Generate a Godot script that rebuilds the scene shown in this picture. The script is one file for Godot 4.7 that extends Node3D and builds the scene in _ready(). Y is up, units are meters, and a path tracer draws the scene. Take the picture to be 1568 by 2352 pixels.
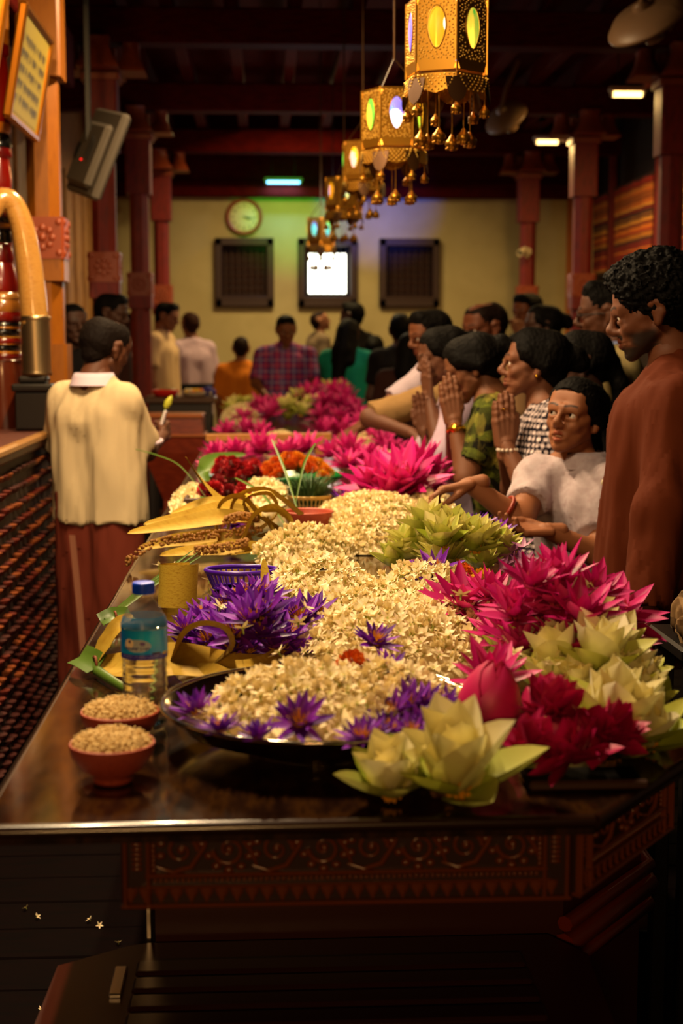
extends Node3D
# A temple offering hall at night: a long table heaped with flowers, worshippers along its far side.

var mats := {}
var names := {}
var meshes := {}
var rng := RandomNumberGenerator.new()
var fold := FastNoiseLite.new()
const TOP := 0.97

# ---------------------------------------------------------------- mesh builder
class MB:
	var v := PackedVector3Array()
	var n := PackedVector3Array()
	var c := PackedColorArray()
	var uv := PackedVector2Array()
	var ix := PackedInt32Array()
	var col := Color.WHITE
	var xf := Transform3D()
	func p(a: Vector3, t := Vector2.ZERO) -> int:
		v.append(xf * a)
		c.append(col)
		uv.append(t)
		return v.size() - 1
	func tri(a: int, b: int, d: int) -> void:
		ix.append(a); ix.append(b); ix.append(d)
	func quad(a: int, b: int, d: int, e: int) -> void:
		ix.append(a); ix.append(b); ix.append(d)
		ix.append(a); ix.append(d); ix.append(e)
	func face(pts: Array) -> void:
		var s := v.size()
		for q in pts:
			p(q)
		for k in range(1, pts.size() - 1):
			tri(s, s + k, s + k + 1)
	# rows: array of arrays of points, joined as a sheet; wrap closes each row
	func sheet(rows: Array, wrap := false) -> void:
		var s := v.size()
		var m: int = rows[0].size()
		for r in rows.size():
			for k in m:
				p(rows[r][k], Vector2(float(k) / maxf(1, m if wrap else m - 1), float(r) / maxf(1, rows.size() - 1)))
		for r in rows.size() - 1:
			for k in (m if wrap else m - 1):
				var k2 := (k + 1) % m
				quad(s + r * m + k, s + r * m + k2, s + (r + 1) * m + k2, s + (r + 1) * m + k)
	func lathe(prof: Array, segs := 24) -> void:
		var s := v.size()
		for r in prof.size():
			for k in segs + 1:
				var a := TAU * k / segs
				p(Vector3(cos(a) * prof[r].x, prof[r].y, sin(a) * prof[r].x), Vector2(float(k) / segs, float(r) / maxf(1, prof.size() - 1)))
		var m := segs + 1
		for r in prof.size() - 1:
			for k in segs:
				quad(s + r * m + k, s + r * m + k + 1, s + (r + 1) * m + k + 1, s + (r + 1) * m + k)
	func tube(pts: Array, rad: Array, segs := 8, flat := 1.0) -> void:
		var rows := []
		var up := Vector3.UP
		for k in pts.size():
			var a: Vector3 = pts[maxi(k - 1, 0)]
			var b: Vector3 = pts[mini(k + 1, pts.size() - 1)]
			var d := (b - a).normalized()
			if absf(d.dot(up)) > 0.95:
				up = Vector3.RIGHT if absf(d.x) < 0.9 else Vector3.BACK
			var x := d.cross(up).normalized()
			var y := x.cross(d).normalized()
			up = y
			var row := []
			var r: float = rad[mini(k, rad.size() - 1)]
			for j in segs:
				var an := TAU * j / segs
				row.append(pts[k] + x * cos(an) * r + y * sin(an) * r * flat)
			rows.append(row)
		sheet(rows, true)
		face(rows[0].duplicate())
		var last: Array = rows[-1].duplicate()
		last.reverse()
		face(last)
	func box(at: Vector3, size: Vector3, b := 0.0) -> void:
		var h := size / 2.0
		b = minf(b, minf(h.x, minf(h.y, h.z)) * 0.9)
		var P := func(x, y, z, ax):
			var o := Vector3(h.x * x, h.y * y, h.z * z)
			if ax != 0: o.x -= x * b
			if ax != 1: o.y -= y * b
			if ax != 2: o.z -= z * b
			return at + o
		for ax in 3:
			for sg in [-1, 1]:
				var q := []
				for k in [[-1, -1], [1, -1], [1, 1], [-1, 1]]:
					var t := [0, 0, 0]
					t[ax] = sg
					t[(ax + 1) % 3] = k[0]
					t[(ax + 2) % 3] = k[1]
					q.append(P.call(t[0], t[1], t[2], ax))
				if sg > 0: q.reverse()
				face(q)
		if b <= 0.0: return
		for ax in 3:
			var a1 := (ax + 1) % 3
			var a2 := (ax + 2) % 3
			for s1 in [-1, 1]:
				for s2 in [-1, 1]:
					var q := []
					for e in [[-1, a1], [1, a1], [1, a2], [-1, a2]]:
						var t := [0, 0, 0]
						t[ax] = e[0]; t[a1] = s1; t[a2] = s2
						q.append(P.call(t[0], t[1], t[2], e[1]))
					if s1 * s2 > 0: q.reverse()
					face(q)
		for sx in [-1, 1]:
			for sy in [-1, 1]:
				for sz in [-1, 1]:
					var q := [P.call(sx, sy, sz, 0), P.call(sx, sy, sz, 1), P.call(sx, sy, sz, 2)]
					if sx * sy * sz > 0: q.reverse()
					face(q)
	func prism(poly: Array, y0: float, y1: float) -> void:
		var a := []
		var b := []
		for q in poly:
			a.append(Vector3(q.x, y0, q.y))
			b.append(Vector3(q.x, y1, q.y))
		for k in poly.size():
			var k2 := (k + 1) % poly.size()
			face([a[k], a[k2], b[k2], b[k]])
		face(b)
		a.reverse()
		face(a)
	func ball(at: Vector3, r: Vector3, segs := 10, rings := 7) -> void:
		var rows := []
		for i in rings + 1:
			var t := PI * i / rings
			var row := []
			for j in segs:
				var a := TAU * j / segs
				row.append(at + Vector3(sin(t) * cos(a) * r.x, cos(t) * r.y, sin(t) * sin(a) * r.z))
			rows.append(row)
		sheet(rows, true)
	func join(o: MB, t := Transform3D(), tint = null) -> void:
		var s := v.size()
		for k in o.v.size():
			v.append(t * o.v[k])
			c.append(o.c[k] if tint == null else tint)
			uv.append(o.uv[k])
		if o.n.size() and n.size() == s:
			for k in o.n.size():
				n.append((t.basis * o.n[k]).normalized())
		var fl := t.basis.determinant() < 0
		for k in range(0, o.ix.size(), 3):
			ix.append(s + o.ix[k]); ix.append(s + o.ix[k + (2 if fl else 1)]); ix.append(s + o.ix[k + (1 if fl else 2)])
	func mesh() -> ArrayMesh:
		if n.size() != v.size():
			n = PackedVector3Array()
			n.resize(v.size())
			for k in range(0, ix.size(), 3):
				var a := ix[k]
				var b := ix[k + 1]
				var d := ix[k + 2]
				var m := (v[d] - v[a]).cross(v[b] - v[a])
				n[a] += m; n[b] += m; n[d] += m
			for k in n.size():
				n[k] = n[k].normalized() if n[k].length_squared() > 0 else Vector3.UP
		var arr := []
		arr.resize(Mesh.ARRAY_MAX)
		arr[Mesh.ARRAY_VERTEX] = v
		arr[Mesh.ARRAY_NORMAL] = n
		arr[Mesh.ARRAY_COLOR] = c
		arr[Mesh.ARRAY_TEX_UV] = uv
		arr[Mesh.ARRAY_INDEX] = ix
		var m := ArrayMesh.new()
		m.add_surface_from_arrays(Mesh.PRIMITIVE_TRIANGLES, arr)
		return m

# ---------------------------------------------------------------- distance field of bones and other round shapes
class Field:
	var a := PackedVector3Array()
	var ab := PackedVector3Array()
	var ra := PackedFloat32Array()
	var rb := PackedFloat32Array()
	var fl := PackedInt32Array()
	var il := PackedFloat32Array()
	var cut := []          # spheres/ellipsoids taken away: [centre, radii]
	var k := 0.03
	var noise: FastNoiseLite
	var amp := 0.0
	var stretch := Vector3.ONE
	var act := PackedInt32Array()
	var lo := Vector3.INF
	var hi := -Vector3.INF
	func bone(p: Vector3, q: Vector3, r0: float, r1: float, flat := 0) -> void:
		a.append(p); ab.append(q - p); ra.append(r0); rb.append(r1); fl.append(flat)
		il.append(1.0 / maxf((q - p).length_squared(), 1e-8))
		var m := Vector3.ONE * (maxf(r0, r1) + 0.02)
		lo = lo.min(p.min(q) - m)
		hi = hi.max(p.max(q) + m)
	func one(i: int, p: Vector3) -> float:
		var pa := p - a[i]
		var t := pa.dot(ab[i]) * il[i]
		var tc := clampf(t, 0.0, 1.0)
		var f := fl[i]
		if f == 0:
			return (pa - ab[i] * tc).length() - (ra[i] + (rb[i] - ra[i]) * tc)
		var over := 0.0
		if t > 1.0 and f & 2: over = t - 1.0
		elif t < 0.0 and f & 1: over = -t
		if over > 0.0 or (f & 2 and t > 0.8) or (f & 1 and t < 0.2):
			var len := ab[i].length()
			var rad := (pa - ab[i] * (t if over > 0.0 else tc)).length() - (ra[i] + (rb[i] - ra[i]) * tc)
			var ax := -1e9
			if f & 2: ax = (t - 1.0) * len
			if f & 1: ax = maxf(ax, -t * len)
			return maxf(rad, ax)
		return (pa - ab[i] * tc).length() - (ra[i] + (rb[i] - ra[i]) * tc)
	func cull(p: Vector3, r: float) -> float:
		act.clear()
		var best := 1e9
		for i in a.size():
			var d := one(i, p)
			best = minf(best, d)
			if d < r + k * 2.0 + 0.01:
				act.append(i)
		return best - k * 0.6
	func at(p: Vector3) -> float:
		var d := 1e3
		for i in act:
			var e := one(i, p)
			var h := k - absf(d - e)
			d = minf(d, e)
			if h > 0.0: d -= h * h / (4.0 * k)
		if amp > 0.0:
			d += amp * noise.get_noise_3dv(p * stretch)
		for q in cut:
			var rr: Vector3 = q[1]
			var o: Vector3 = (p - q[0]) / rr
			var l := o.length()
			var e := -(l - 1.0) * minf(rr.x, minf(rr.y, rr.z))
			if l > 0.7 and l < 2.0:
				var g := (o / rr).length()
				if g > 1e-6: e = -l * (l - 1.0) / g
			var h := 0.006 - absf(d - e)
			d = maxf(d, e)
			if h > 0.0: d += h * h / 0.024
		return d

# surface nets: one vertex for each cell the surface crosses, one quad round each crossed edge
func nets(f: Field, h: float, mb: MB, paint = null) -> void:
	var lo := f.lo - Vector3.ONE * h * 2
	var size := f.hi + Vector3.ONE * h * 2 - lo
	var bx := int(ceil(size.x / h / 4.0))
	var by := int(ceil(size.y / h / 4.0))
	var bz := int(ceil(size.z / h / 4.0))
	var nx := bx * 4 + 1
	var ny := by * 4 + 1
	var nz := bz * 4 + 1
	var sy := nx
	var sz := nx * ny
	var g := PackedFloat32Array()
	g.resize(nx * ny * nz)
	g.fill(1e6)
	var reach := h * 4.0 * 0.9 + f.amp
	var live := []
	for z in bz:
		for y in by:
			for x in bx:
				var mid := lo + Vector3(x * 4 + 2, y * 4 + 2, z * 4 + 2) * h
				var d := f.cull(mid, reach)
				if d > reach: continue
				if f.cut.is_empty() and d < -reach - f.k: continue
				live.append(Vector3i(x, y, z))
				for kz in 5:
					for ky in 5:
						var o := (x * 4) + (y * 4 + ky) * sy + (z * 4 + kz) * sz
						for kx in 5:
							if g[o + kx] > 1e5:
								g[o + kx] = f.at(lo + Vector3(x * 4 + kx, y * 4 + ky, z * 4 + kz) * h)
	var cell := {}
	var base := mb.v.size()
	for b in live:
		for kz in 4:
			for ky in 4:
				for kx in 4:
					var x: int = b.x * 4 + kx
					var y: int = b.y * 4 + ky
					var z: int = b.z * 4 + kz
					var o := x + y * sy + z * sz
					var c0 := g[o]; var c1 := g[o + 1]; var c2 := g[o + sy]; var c3 := g[o + sy + 1]
					var c4 := g[o + sz]; var c5 := g[o + sz + 1]; var c6 := g[o + sz + sy]; var c7 := g[o + sz + sy + 1]
					var m := int(c0 < 0) + int(c1 < 0) + int(c2 < 0) + int(c3 < 0) + int(c4 < 0) + int(c5 < 0) + int(c6 < 0) + int(c7 < 0)
					if m == 0 or m == 8: continue
					var gx := (c1 + c3 + c5 + c7 - c0 - c2 - c4 - c6) * 0.25
					var gy := (c2 + c3 + c6 + c7 - c0 - c1 - c4 - c5) * 0.25
					var gz := (c4 + c5 + c6 + c7 - c0 - c1 - c2 - c3) * 0.25
					var d := (c0 + c1 + c2 + c3 + c4 + c5 + c6 + c7) * 0.125
					var gr := Vector3(gx, gy, gz)
					var l2 := maxf(gr.length_squared(), 1e-12)
					var off := gr * (-d / l2)
					off = off.clamp(Vector3.ONE * -0.5, Vector3.ONE * 0.5)
					var pos := lo + (Vector3(x, y, z) + Vector3.ONE * 0.5 + off) * h
					cell[o] = mb.v.size()
					if paint != null: mb.col = paint.call(pos)
					mb.v.append(mb.xf * pos)
					mb.c.append(mb.col)
					mb.uv.append(Vector2.ZERO)
					mb.n.append((mb.xf.basis * gr).normalized())
	for o in cell:
		var c0: float = g[o]
		var i0: int = cell[o]
		# edges from this node along x, y, z
		for ax in 3:
			var st: int = 1 if ax == 0 else sy if ax == 1 else sz
			var s1: int = sy if ax == 0 else sz if ax == 1 else 1
			var s2: int = sz if ax == 0 else 1 if ax == 1 else sy
			var c1: float = g[o + st]
			if (c0 < 0) == (c1 < 0): continue
			if not (cell.has(o - s1) and cell.has(o - s2) and cell.has(o - s1 - s2)): continue
			var i1: int = cell[o - s1]
			var i2: int = cell[o - s1 - s2]
			var i3: int = cell[o - s2]
			if c0 < 0:
				mb.quad(i0, i3, i2, i1)
			else:
				mb.quad(i0, i1, i2, i3)

# ---------------------------------------------------------------- materials and nodes
func lin(h: String) -> Color:
	return Color(h).srgb_to_linear()

func mat(key: String, colour := "#ffffff", rough := 0.6, metal := 0.0, extra := {}) -> StandardMaterial3D:
	if mats.has(key): return mats[key]
	var m := StandardMaterial3D.new()
	m.resource_name = key
	m.albedo_color = Color(colour)
	m.roughness = rough
	m.metallic = metal
	for k in extra:
		m.set(k, extra[k])
	mats[key] = m
	return m

func painted(key: String, rough := 0.6, metal := 0.0, extra := {}) -> StandardMaterial3D:
	extra["vertex_color_use_as_albedo"] = true
	return mat(key, "#ffffff", rough, metal, extra)

func numbered(base: String) -> String:
	var k: int = names.get(base, 0)
	names[base] = k + 1
	return base if k == 0 else "%s_%03d" % [base, k]

func thing(called: String, label: String, category: String, at := Vector3.ZERO, group := "", kind := "") -> Node3D:
	var o := Node3D.new()
	o.name = numbered(called)
	add_child(o)
	o.position = at
	o.set_meta("label", label)
	o.set_meta("category", category)
	if group: o.set_meta("group", group)
	if kind: o.set_meta("kind", kind)
	return o

func part(parent: Node, called: String, m: Mesh, material: Material, t := Transform3D()) -> MeshInstance3D:
	var o := MeshInstance3D.new()
	o.name = called
	o.mesh = m
	o.material_override = material
	o.transform = t
	parent.add_child(o, true)
	return o

func struct(called: String, label: String, m: Mesh, material: Material, parent: Node = null) -> MeshInstance3D:
	var o := MeshInstance3D.new()
	o.mesh = m
	o.material_override = material
	if parent:
		o.name = called
		parent.add_child(o, true)
	else:
		o.name = numbered(called)
		add_child(o)
		o.set_meta("kind", "structure")
		o.set_meta("label", label)
	return o

func boxmesh(size: Vector3, b := 0.004, at := Vector3.ZERO) -> ArrayMesh:
	var key := "box%s%s%s" % [size, b, at]
	if not meshes.has(key):
		var mb := MB.new()
		mb.box(at, size, b)
		meshes[key] = mb.mesh()
	return meshes[key]

func at3(p: Vector3, yaw := 0.0, pitch := 0.0, roll := 0.0, s := 1.0) -> Transform3D:
	return Transform3D(Basis.from_euler(Vector3(pitch, yaw, roll)).scaled(Vector3.ONE * s), p)

func noise_tex(seed_: int, freq: float, ramp: Array, size := 512, octaves := 4) -> NoiseTexture2D:
	var n := FastNoiseLite.new()
	n.seed = seed_
	n.frequency = freq
	n.fractal_octaves = octaves
	var t := NoiseTexture2D.new()
	t.width = size
	t.height = size
	t.seamless = true
	t.noise = n
	var g := Gradient.new()
	g.offsets = PackedFloat32Array()
	var off := PackedFloat32Array()
	var cols := PackedColorArray()
	for k in ramp.size():
		off.append(float(k) / (ramp.size() - 1))
		cols.append(Color(ramp[k]))
	g.offsets = off
	g.colors = cols
	t.color_ramp = g
	return t

# ---------------------------------------------------------------- the scene
func _ready() -> void:
	rng.seed = 7
	fold.seed = 3
	fold.frequency = 1.0
	fold.fractal_octaves = 2
	var cam := Camera3D.new()
	cam.name = "camera"
	add_child(cam)
	var ca := CameraAttributesPhysical.new()
	ca.frustum_focal_length = 33.335
	ca.frustum_focus_distance = 2.9
	ca.frustum_near = 0.05
	ca.frustum_far = 60.0
	ca.exposure_aperture = 2.7
	cam.attributes = ca
	cam.fov = 39.6
	cam.position = Vector3(0, 1.52, 0)
	cam.rotation_degrees = Vector3(-6.74, -3.05, 0)
	cam.current = true
	var we := WorldEnvironment.new()
	we.name = "world"
	var e := Environment.new()
	e.background_mode = Environment.BG_COLOR
	e.background_color = Color("#05060a")
	e.tonemap_mode = Environment.TONE_MAPPER_LINEAR
	e.tonemap_exposure = 0.9
	e.sdfgi_enabled = true
	e.ssao_enabled = true
	e.ssil_enabled = true
	we.environment = e
	add_child(we)
	# lamps: tubes over the table, out of frame, and those seen along the far side
	tube_lamp(Vector3(-0.35, 3.0, -4.4), 0.7, 0.0, Color(1.0, 0.86, 0.66), 12.5, "warm tube lamp hung above the left rim of the table")
	tube_lamp(Vector3(-0.45, 2.9, -2.3), 0.6, 0.0, Color(1.0, 0.86, 0.66), 6.5, "warm tube lamp hung above the near end of the table")
	tube_lamp(Vector3(-0.5, 2.1, 2.45), 0.0, 0.9, Color(1.0, 0.74, 0.45), 4.0, "added unseen fill lamp, a dim warm tube behind the camera", Vector3(-20, 0, 0))  # added fill that brightens the carved apron; no such lamp is seen
	tube_lamp(Vector3(-0.1, 3.38, -6.5), 0.7, 0.0, Color(1.0, 0.84, 0.62), 9.0, "warm tube lamp hung over the far half of the table")
	spot_lamp(Vector3(-0.72, 3.1, -4.7), Vector3(-1.05, 2.1, -6.6), Color(1.0, 0.76, 0.42), 2.4, "small warm spot lamp aimed at the tusk and post")
	tube_lamp(Vector3(2.515, 3.24, -10.0), 0.0, 0.2, Color(1.0, 0.80, 0.48), 4.0, "short bright warm tube lamp beside the nearer post")
	tube_lamp(Vector3(2.45, 3.26, -12.5), 0.0, 0.18, Color(1.0, 0.80, 0.48), 4.0, "short bright warm tube lamp beside the farther post")
	tube_lamp(Vector3(0.4, 3.72, -13.1), 0.0, 0.9, Color(1.0, 0.86, 0.58), 15.0, "added unseen warm tube lamp behind the far cross beam, brightening the end wall")  # added out of sight to brighten the end wall
	tube_lamp(Vector3(0.2, 3.2, -15.2), 0.0, 0.34, Color(0.45, 0.75, 1.0), 0.35, "pale blue tube lamp above the middle window")
	room()
	print("room ", Time.get_ticks_msec())
	columns()
	table()
	left_side()
	hung_things()
	print("things ", Time.get_ticks_msec())
	table_things()
	flowers()
	print("flowers ", Time.get_ticks_msec())
	people()
	print("people ", Time.get_ticks_msec())

# a glowing tube in a white trough, with an area light just below it; lz or lx is its length
func tube_lamp(at: Vector3, lz: float, lx: float, colour: Color, energy: float, label: String, aim_deg := Vector3(-90, 0, 0)) -> void:
	var t := thing("tube_lamp", label, "lamp", at)
	var len := maxf(lz, lx)
	var turn := Basis() if lz > 0 else Basis(Vector3.UP, PI / 2)
	part(t, "housing", boxmesh(Vector3(0.07, 0.035, len + 0.06), 0.006, Vector3(0, 0.03, 0)), mat("lamp_housing", "#b9b2a2", 0.5), Transform3D(turn))
	var mb := MB.new()
	mb.tube([Vector3(0, 0, -len / 2), Vector3(0, 0, len / 2)], [0.014 if len > 0.3 else 0.024], 12)
	var g := mat("tube_glow" + str(colour), "#ffffff", 0.4, 0.0, {"emission_enabled": true, "emission": colour, "emission_energy_multiplier": 6.0})
	part(t, "glowing_tube", mb.mesh(), g, Transform3D(turn))
	for s in [-1, 1]:
		part(t, "end_cap", boxmesh(Vector3(0.03, 0.05, 0.02), 0.003, Vector3(0, 0.005, s * (len / 2 + 0.01))), mat("lamp_housing", "#b9b2a2", 0.5), Transform3D(turn))
	var l := AreaLight3D.new()
	l.name = "tube_light"
	l.light_color = colour
	l.light_energy = energy
	l.area_size = Vector2(0.05, len) if lz > 0 else Vector2(len, 0.05)
	l.area_range = 20.0
	l.shadow_enabled = true
	l.position = Vector3(0, -0.02, 0)
	l.rotation_degrees = aim_deg
	l.position = Basis.from_euler(aim_deg * PI / 180.0) * Vector3(0, 0, -0.03)
	t.add_child(l)
	if at.z < 2.0:
		for s in [-1, 1]:
			var up := 4.1 - at.y
			part(t, "hanger", boxmesh(Vector3(0.006, up - 0.045, 0.006), 0.0, Vector3(0, up / 2 + 0.02, s * len * 0.35)), mat("cord_dark", "#140c08", 0.7), Transform3D(turn))
	else:
		part(t, "wall_bracket", boxmesh(Vector3(0.06, 0.04, 0.16), 0.004, Vector3(0, 0.035, 0.09)), mat("lamp_housing"))

func spot_lamp(at: Vector3, to: Vector3, colour: Color, energy: float, label: String) -> void:
	var t := thing("spot_lamp", label, "lamp", at)
	t.look_at_from_position(at, to)
	var mb := MB.new()
	mb.xf = Transform3D(Basis(Vector3.RIGHT, -PI / 2), Vector3.ZERO)
	mb.lathe([Vector2(0.0, -0.1), Vector2(0.03, -0.095), Vector2(0.05, -0.02), Vector2(0.055, 0.03), Vector2(0.05, 0.03), Vector2(0.04, 0.0), Vector2(0, -0.01)], 20)
	part(t, "shade", mb.mesh(), mat("lamp_housing"))
	mb = MB.new()
	mb.ball(Vector3(0, 0, -0.012), Vector3(0.03, 0.03, 0.012), 14, 8)
	part(t, "lamp_glass", mb.mesh(), mat("spot_glow", "#ffffff", 0.4, 0.0, {"emission_enabled": true, "emission": colour, "emission_energy_multiplier": 5.0}))
	var arm := MB.new()
	arm.tube([Vector3(0, 0.03, 0.08), Vector3(0, 0.3, 0.2)], [0.01], 8)
	part(t, "arm", arm.mesh(), mat("lamp_housing"))
	var l := SpotLight3D.new()
	l.name = "spot_light"
	l.light_color = colour
	l.light_energy = energy
	l.spot_angle = 38.0
	l.spot_angle_attenuation = 0.8
	l.spot_range = 20.0
	l.light_size = 0.04
	l.shadow_enabled = true
	l.position = Vector3(0, 0, -0.045)
	t.add_child(l)

func room() -> void:
	var wood := noise_tex(5, 0.012, ["#1b0b06", "#2a120a", "#36180c", "#241009"])
	var floor_m := mat("floor_boards", "#4a1c14", 0.85, 0.0, {"metallic_specular": 0.15, "albedo_texture": wood, "uv1_triplanar": true, "uv1_scale": Vector3(0.7, 1.0, 6.0)})
	var fl := struct("floor", "dark wooden plank floor of the hall", boxmesh(Vector3(8.6, 0.1, 19.0), 0.0, Vector3(0.6, -0.07, -6.7)), mat("underfloor", "#0a0504", 0.9))
	# planks run across the aisle beside the table; beyond it plain broad boards
	for k in 60:
		var z := -1.0 - k * 0.18
		var m := boxmesh(Vector3(2.4, 0.03, 0.175), 0.004)
		part(fl, "plank", m, floor_m, Transform3D(Basis(), Vector3(-0.6 + 0.07 * (k % 3), -0.016 - 0.001 * (k % 2), z)))
		part(fl, "plank", m, floor_m, Transform3D(Basis(), Vector3(1.87 + 0.07 * (k % 3), -0.016 - 0.001 * ((k + 1) % 2), z)))
	var wn := noise_tex(11, 0.006, ["#a89868", "#b4a474", "#bcac7c", "#ae9e70"])
	var wall := mat("ochre_plaster", "#ffffff", 0.85, 0.0, {"albedo_texture": wn, "uv1_triplanar": true, "uv1_scale": Vector3.ONE * 0.35})
	# back wall with three window openings
	var mb := MB.new()
	var zb := -15.5
	var open := [[-0.47, 0.04], [0.41, 0.93], [1.28, 1.81]]
	mb.box(Vector3(0.75, 0.98, zb), Vector3(5.6, 1.96, 0.2))
	mb.box(Vector3(0.75, 3.5, zb), Vector3(5.6, 1.82, 0.2))
	var last := -2.05
	for o in open + [[3.55, 3.55]]:
		mb.box(Vector3((last + o[0]) / 2, 2.275, zb), Vector3(o[0] - last, 0.63, 0.2))
		last = o[1]
	struct("wall_back", "ochre plastered end wall with three small windows", mb.mesh(), wall)
	var dark := mat("dark_wood_wall", "#2a120a", 0.7, 0.0, {"albedo_texture": noise_tex(15, 0.01, ["#6b5a50", "#ffffff"]), "uv1_triplanar": true, "uv1_scale": Vector3(1, 6, 1)})
	struct("wall_right", "dark panelled side wall beyond the posts", boxmesh(Vector3(0.2, 4.4, 19.0), 0.0, Vector3(3.65, 2.2, -6.7)), dark)
	struct("wall_left", "dark wall far behind the raised platform", boxmesh(Vector3(0.2, 4.4, 19.0), 0.0, Vector3(-3.2, 2.2, -6.7)), dark)
	struct("wall_front", "dark wall behind the camera", boxmesh(Vector3(7.2, 4.4, 0.2), 0.0, Vector3(0.3, 2.2, 2.7)), dark)
	struct("ceiling", "dark boarded ceiling over the beams", boxmesh(Vector3(7.2, 0.1, 19.0), 0.0, Vector3(0.3, 4.15, -6.7)), beam_wood())
	# shrine wall behind the left posts, golden brown
	var sm := mat("shrine_wall", "#a8763a", 0.6, 0.0, {"albedo_texture": noise_tex(21, 0.01, ["#b0a090", "#ffffff", "#d8c8b8"]), "uv1_triplanar": true, "uv1_scale": Vector3(1, 0.5, 1)})
	var sw := struct("wall_shrine", "golden brown panelled wall of the inner shrine", boxmesh(Vector3(0.15, 3.4, 7.4), 0.01, Vector3(-1.78, 2.2, -11.7)), sm)
	for k in 12:
		part(sw, "panel", boxmesh(Vector3(0.03, 1.3, 0.42), 0.01), sm, Transform3D(Basis(), Vector3(-1.69, 2.35, -8.4 - k * 0.6)))
	# windows
	var fr := mat("window_wood", "#32160b", 0.6)
	for k in 3:
		var x: float = (open[k][0] + open[k][1]) / 2
		var w: float = open[k][1] - open[k][0]
		var f := MB.new()
		for s in [-1, 1]:
			f.box(Vector3(s * (w / 2 + 0.02), 0, 0.03), Vector3(0.075, 0.72, 0.16), 0.008)
			f.box(Vector3(0, s * 0.32, 0.03), Vector3(w + 0.11, 0.08, 0.16), 0.008)
		var wd := struct("window_%d" % (k + 1), ["left shuttered window in a heavy brown frame below the clock", "middle window glowing bright white in a brown frame", "right shuttered window in a heavy brown frame"][k], f.mesh(), fr)
		wd.position = Vector3(x, 2.275, -15.42)
		for j in 7:
			part(wd, "bar", boxmesh(Vector3(0.012, 0.62, 0.012), 0.002), fr, Transform3D(Basis(), Vector3((j - 3) * w / 7.5, 0, -0.02)))
		part(wd, "sill", boxmesh(Vector3(w + 0.1, 0.035, 0.1), 0.006), fr, Transform3D(Basis(), Vector3(0, -0.27, 0.06)))
		if k == 1:
			part(wd, "lit_window_pane", boxmesh(Vector3(0.40, 0.42, 0.01), 0.0), mat("lit_window", "#ffffff", 0.5, 0.0, {"emission_enabled": true, "emission": Color(1.0, 1.0, 0.93), "emission_energy_multiplier": 6.0}), Transform3D(Basis(), Vector3(0, -0.005, -0.05)))
			var l := AreaLight3D.new()
			l.name = "window_light"
			l.light_color = Color(1.0, 0.98, 0.9)
			l.light_energy = 0.5
			l.area_size = Vector2(0.4, 0.42)
			l.area_range = 20.0
			l.shadow_enabled = true
			l.position = Vector3(0, 0, 0.1)
			l.rotation_degrees = Vector3(0, 180, 0)
			wd.add_child(l)
		else:
			for j in 8:
				part(wd, "shutter_slat", boxmesh(Vector3(w, 0.07, 0.015), 0.003), fr, at3(Vector3(0, 0.27 - j * 0.075, -0.06), 0, 0.35))
	# striped woven hangings on the right wall
	var im := Image.create(64, 256, false, Image.FORMAT_RGB8)
	var r := RandomNumberGenerator.new()
	r.seed = 31
	var cols := ["#c8561a", "#d98a2a", "#8e1c12", "#c23318", "#e0a040", "#2c2a26", "#b5651f", "#7a1a14", "#d87a20"]
	var y := 0
	while y < 256:
		var hh := 3 + r.randi() % 9
		var cc := Color(cols[r.randi() % cols.size()])
		var dash := r.randf() < 0.5
		for yy in range(y, mini(256, y + hh)):
			for xx in 64:
				var q := cc.darkened(0.5) if dash and (xx / 3 + yy) % 4 == 0 else cc
				im.set_pixel(xx, yy, q.darkened(r.randf() * 0.15))
		y += hh
	var cloth := mat("striped_weave", "#ffffff", 0.85, 0.0, {"albedo_texture": ImageTexture.create_from_image(im), "uv1_scale": Vector3(4, 1, 1)})
	for k in 4:
		var z0: float = [-11.15, -13.02, -14.75, -9.2][k]
		var wz: float = [1.5, 1.4, 0.6, 1.5][k]
		var c := MB.new()
		var rows := []
		for i in 9:
			var row := []
			for j in 13:
				row.append(Vector3(0.012 * sin(j * 1.7 + i * 0.2) - 0.03, 0.78 * (0.5 - i / 8.0), wz * (j / 12.0 - 0.5)))
			rows.append(row)
		c.sheet(rows)
		rows = []
		for i in 9:
			var row := []
			for j in 13:
				row.append(Vector3(0.012 * sin(j * 1.7 + i * 0.2) - 0.024, 0.78 * (0.5 - i / 8.0), wz * (0.5 - j / 12.0)))
			rows.append(row)
		c.sheet(rows)
		var h := thing("striped_hanging", ["orange and red striped woven hanging nearest the tall right post", "orange and red striped woven hanging between two right posts", "small striped woven hanging farthest along the right wall", "striped woven hanging on the right wall behind the young man"][k], "hanging", Vector3(3.5, 2.64, z0 - wz / 2 + 0.2))
		part(h, "cloth", c.mesh(), cloth)
		part(h, "rail", boxmesh(Vector3(0.03, 0.03, wz + 0.06), 0.004, Vector3(-0.02, 0.4, 0)), fr)
		part(h, "rail", boxmesh(Vector3(0.03, 0.03, wz + 0.06), 0.004, Vector3(-0.02, -0.4, 0)), fr)
		part(h, "post", boxmesh(Vector3(0.06, 2.2, 0.1), 0.006, Vector3(0.0, -0.2, wz / 2 + 0.12)), mat("column_wood"))
	# pale strip at the corner of the back wall
	struct("trim_1", "orange brown corner strip of the end wall", boxmesh(Vector3(0.12, 3.2, 0.06), 0.01, Vector3(3.3, 1.6, -15.36)), mat("corner_strip", "#a85a1c", 0.6))

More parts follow.
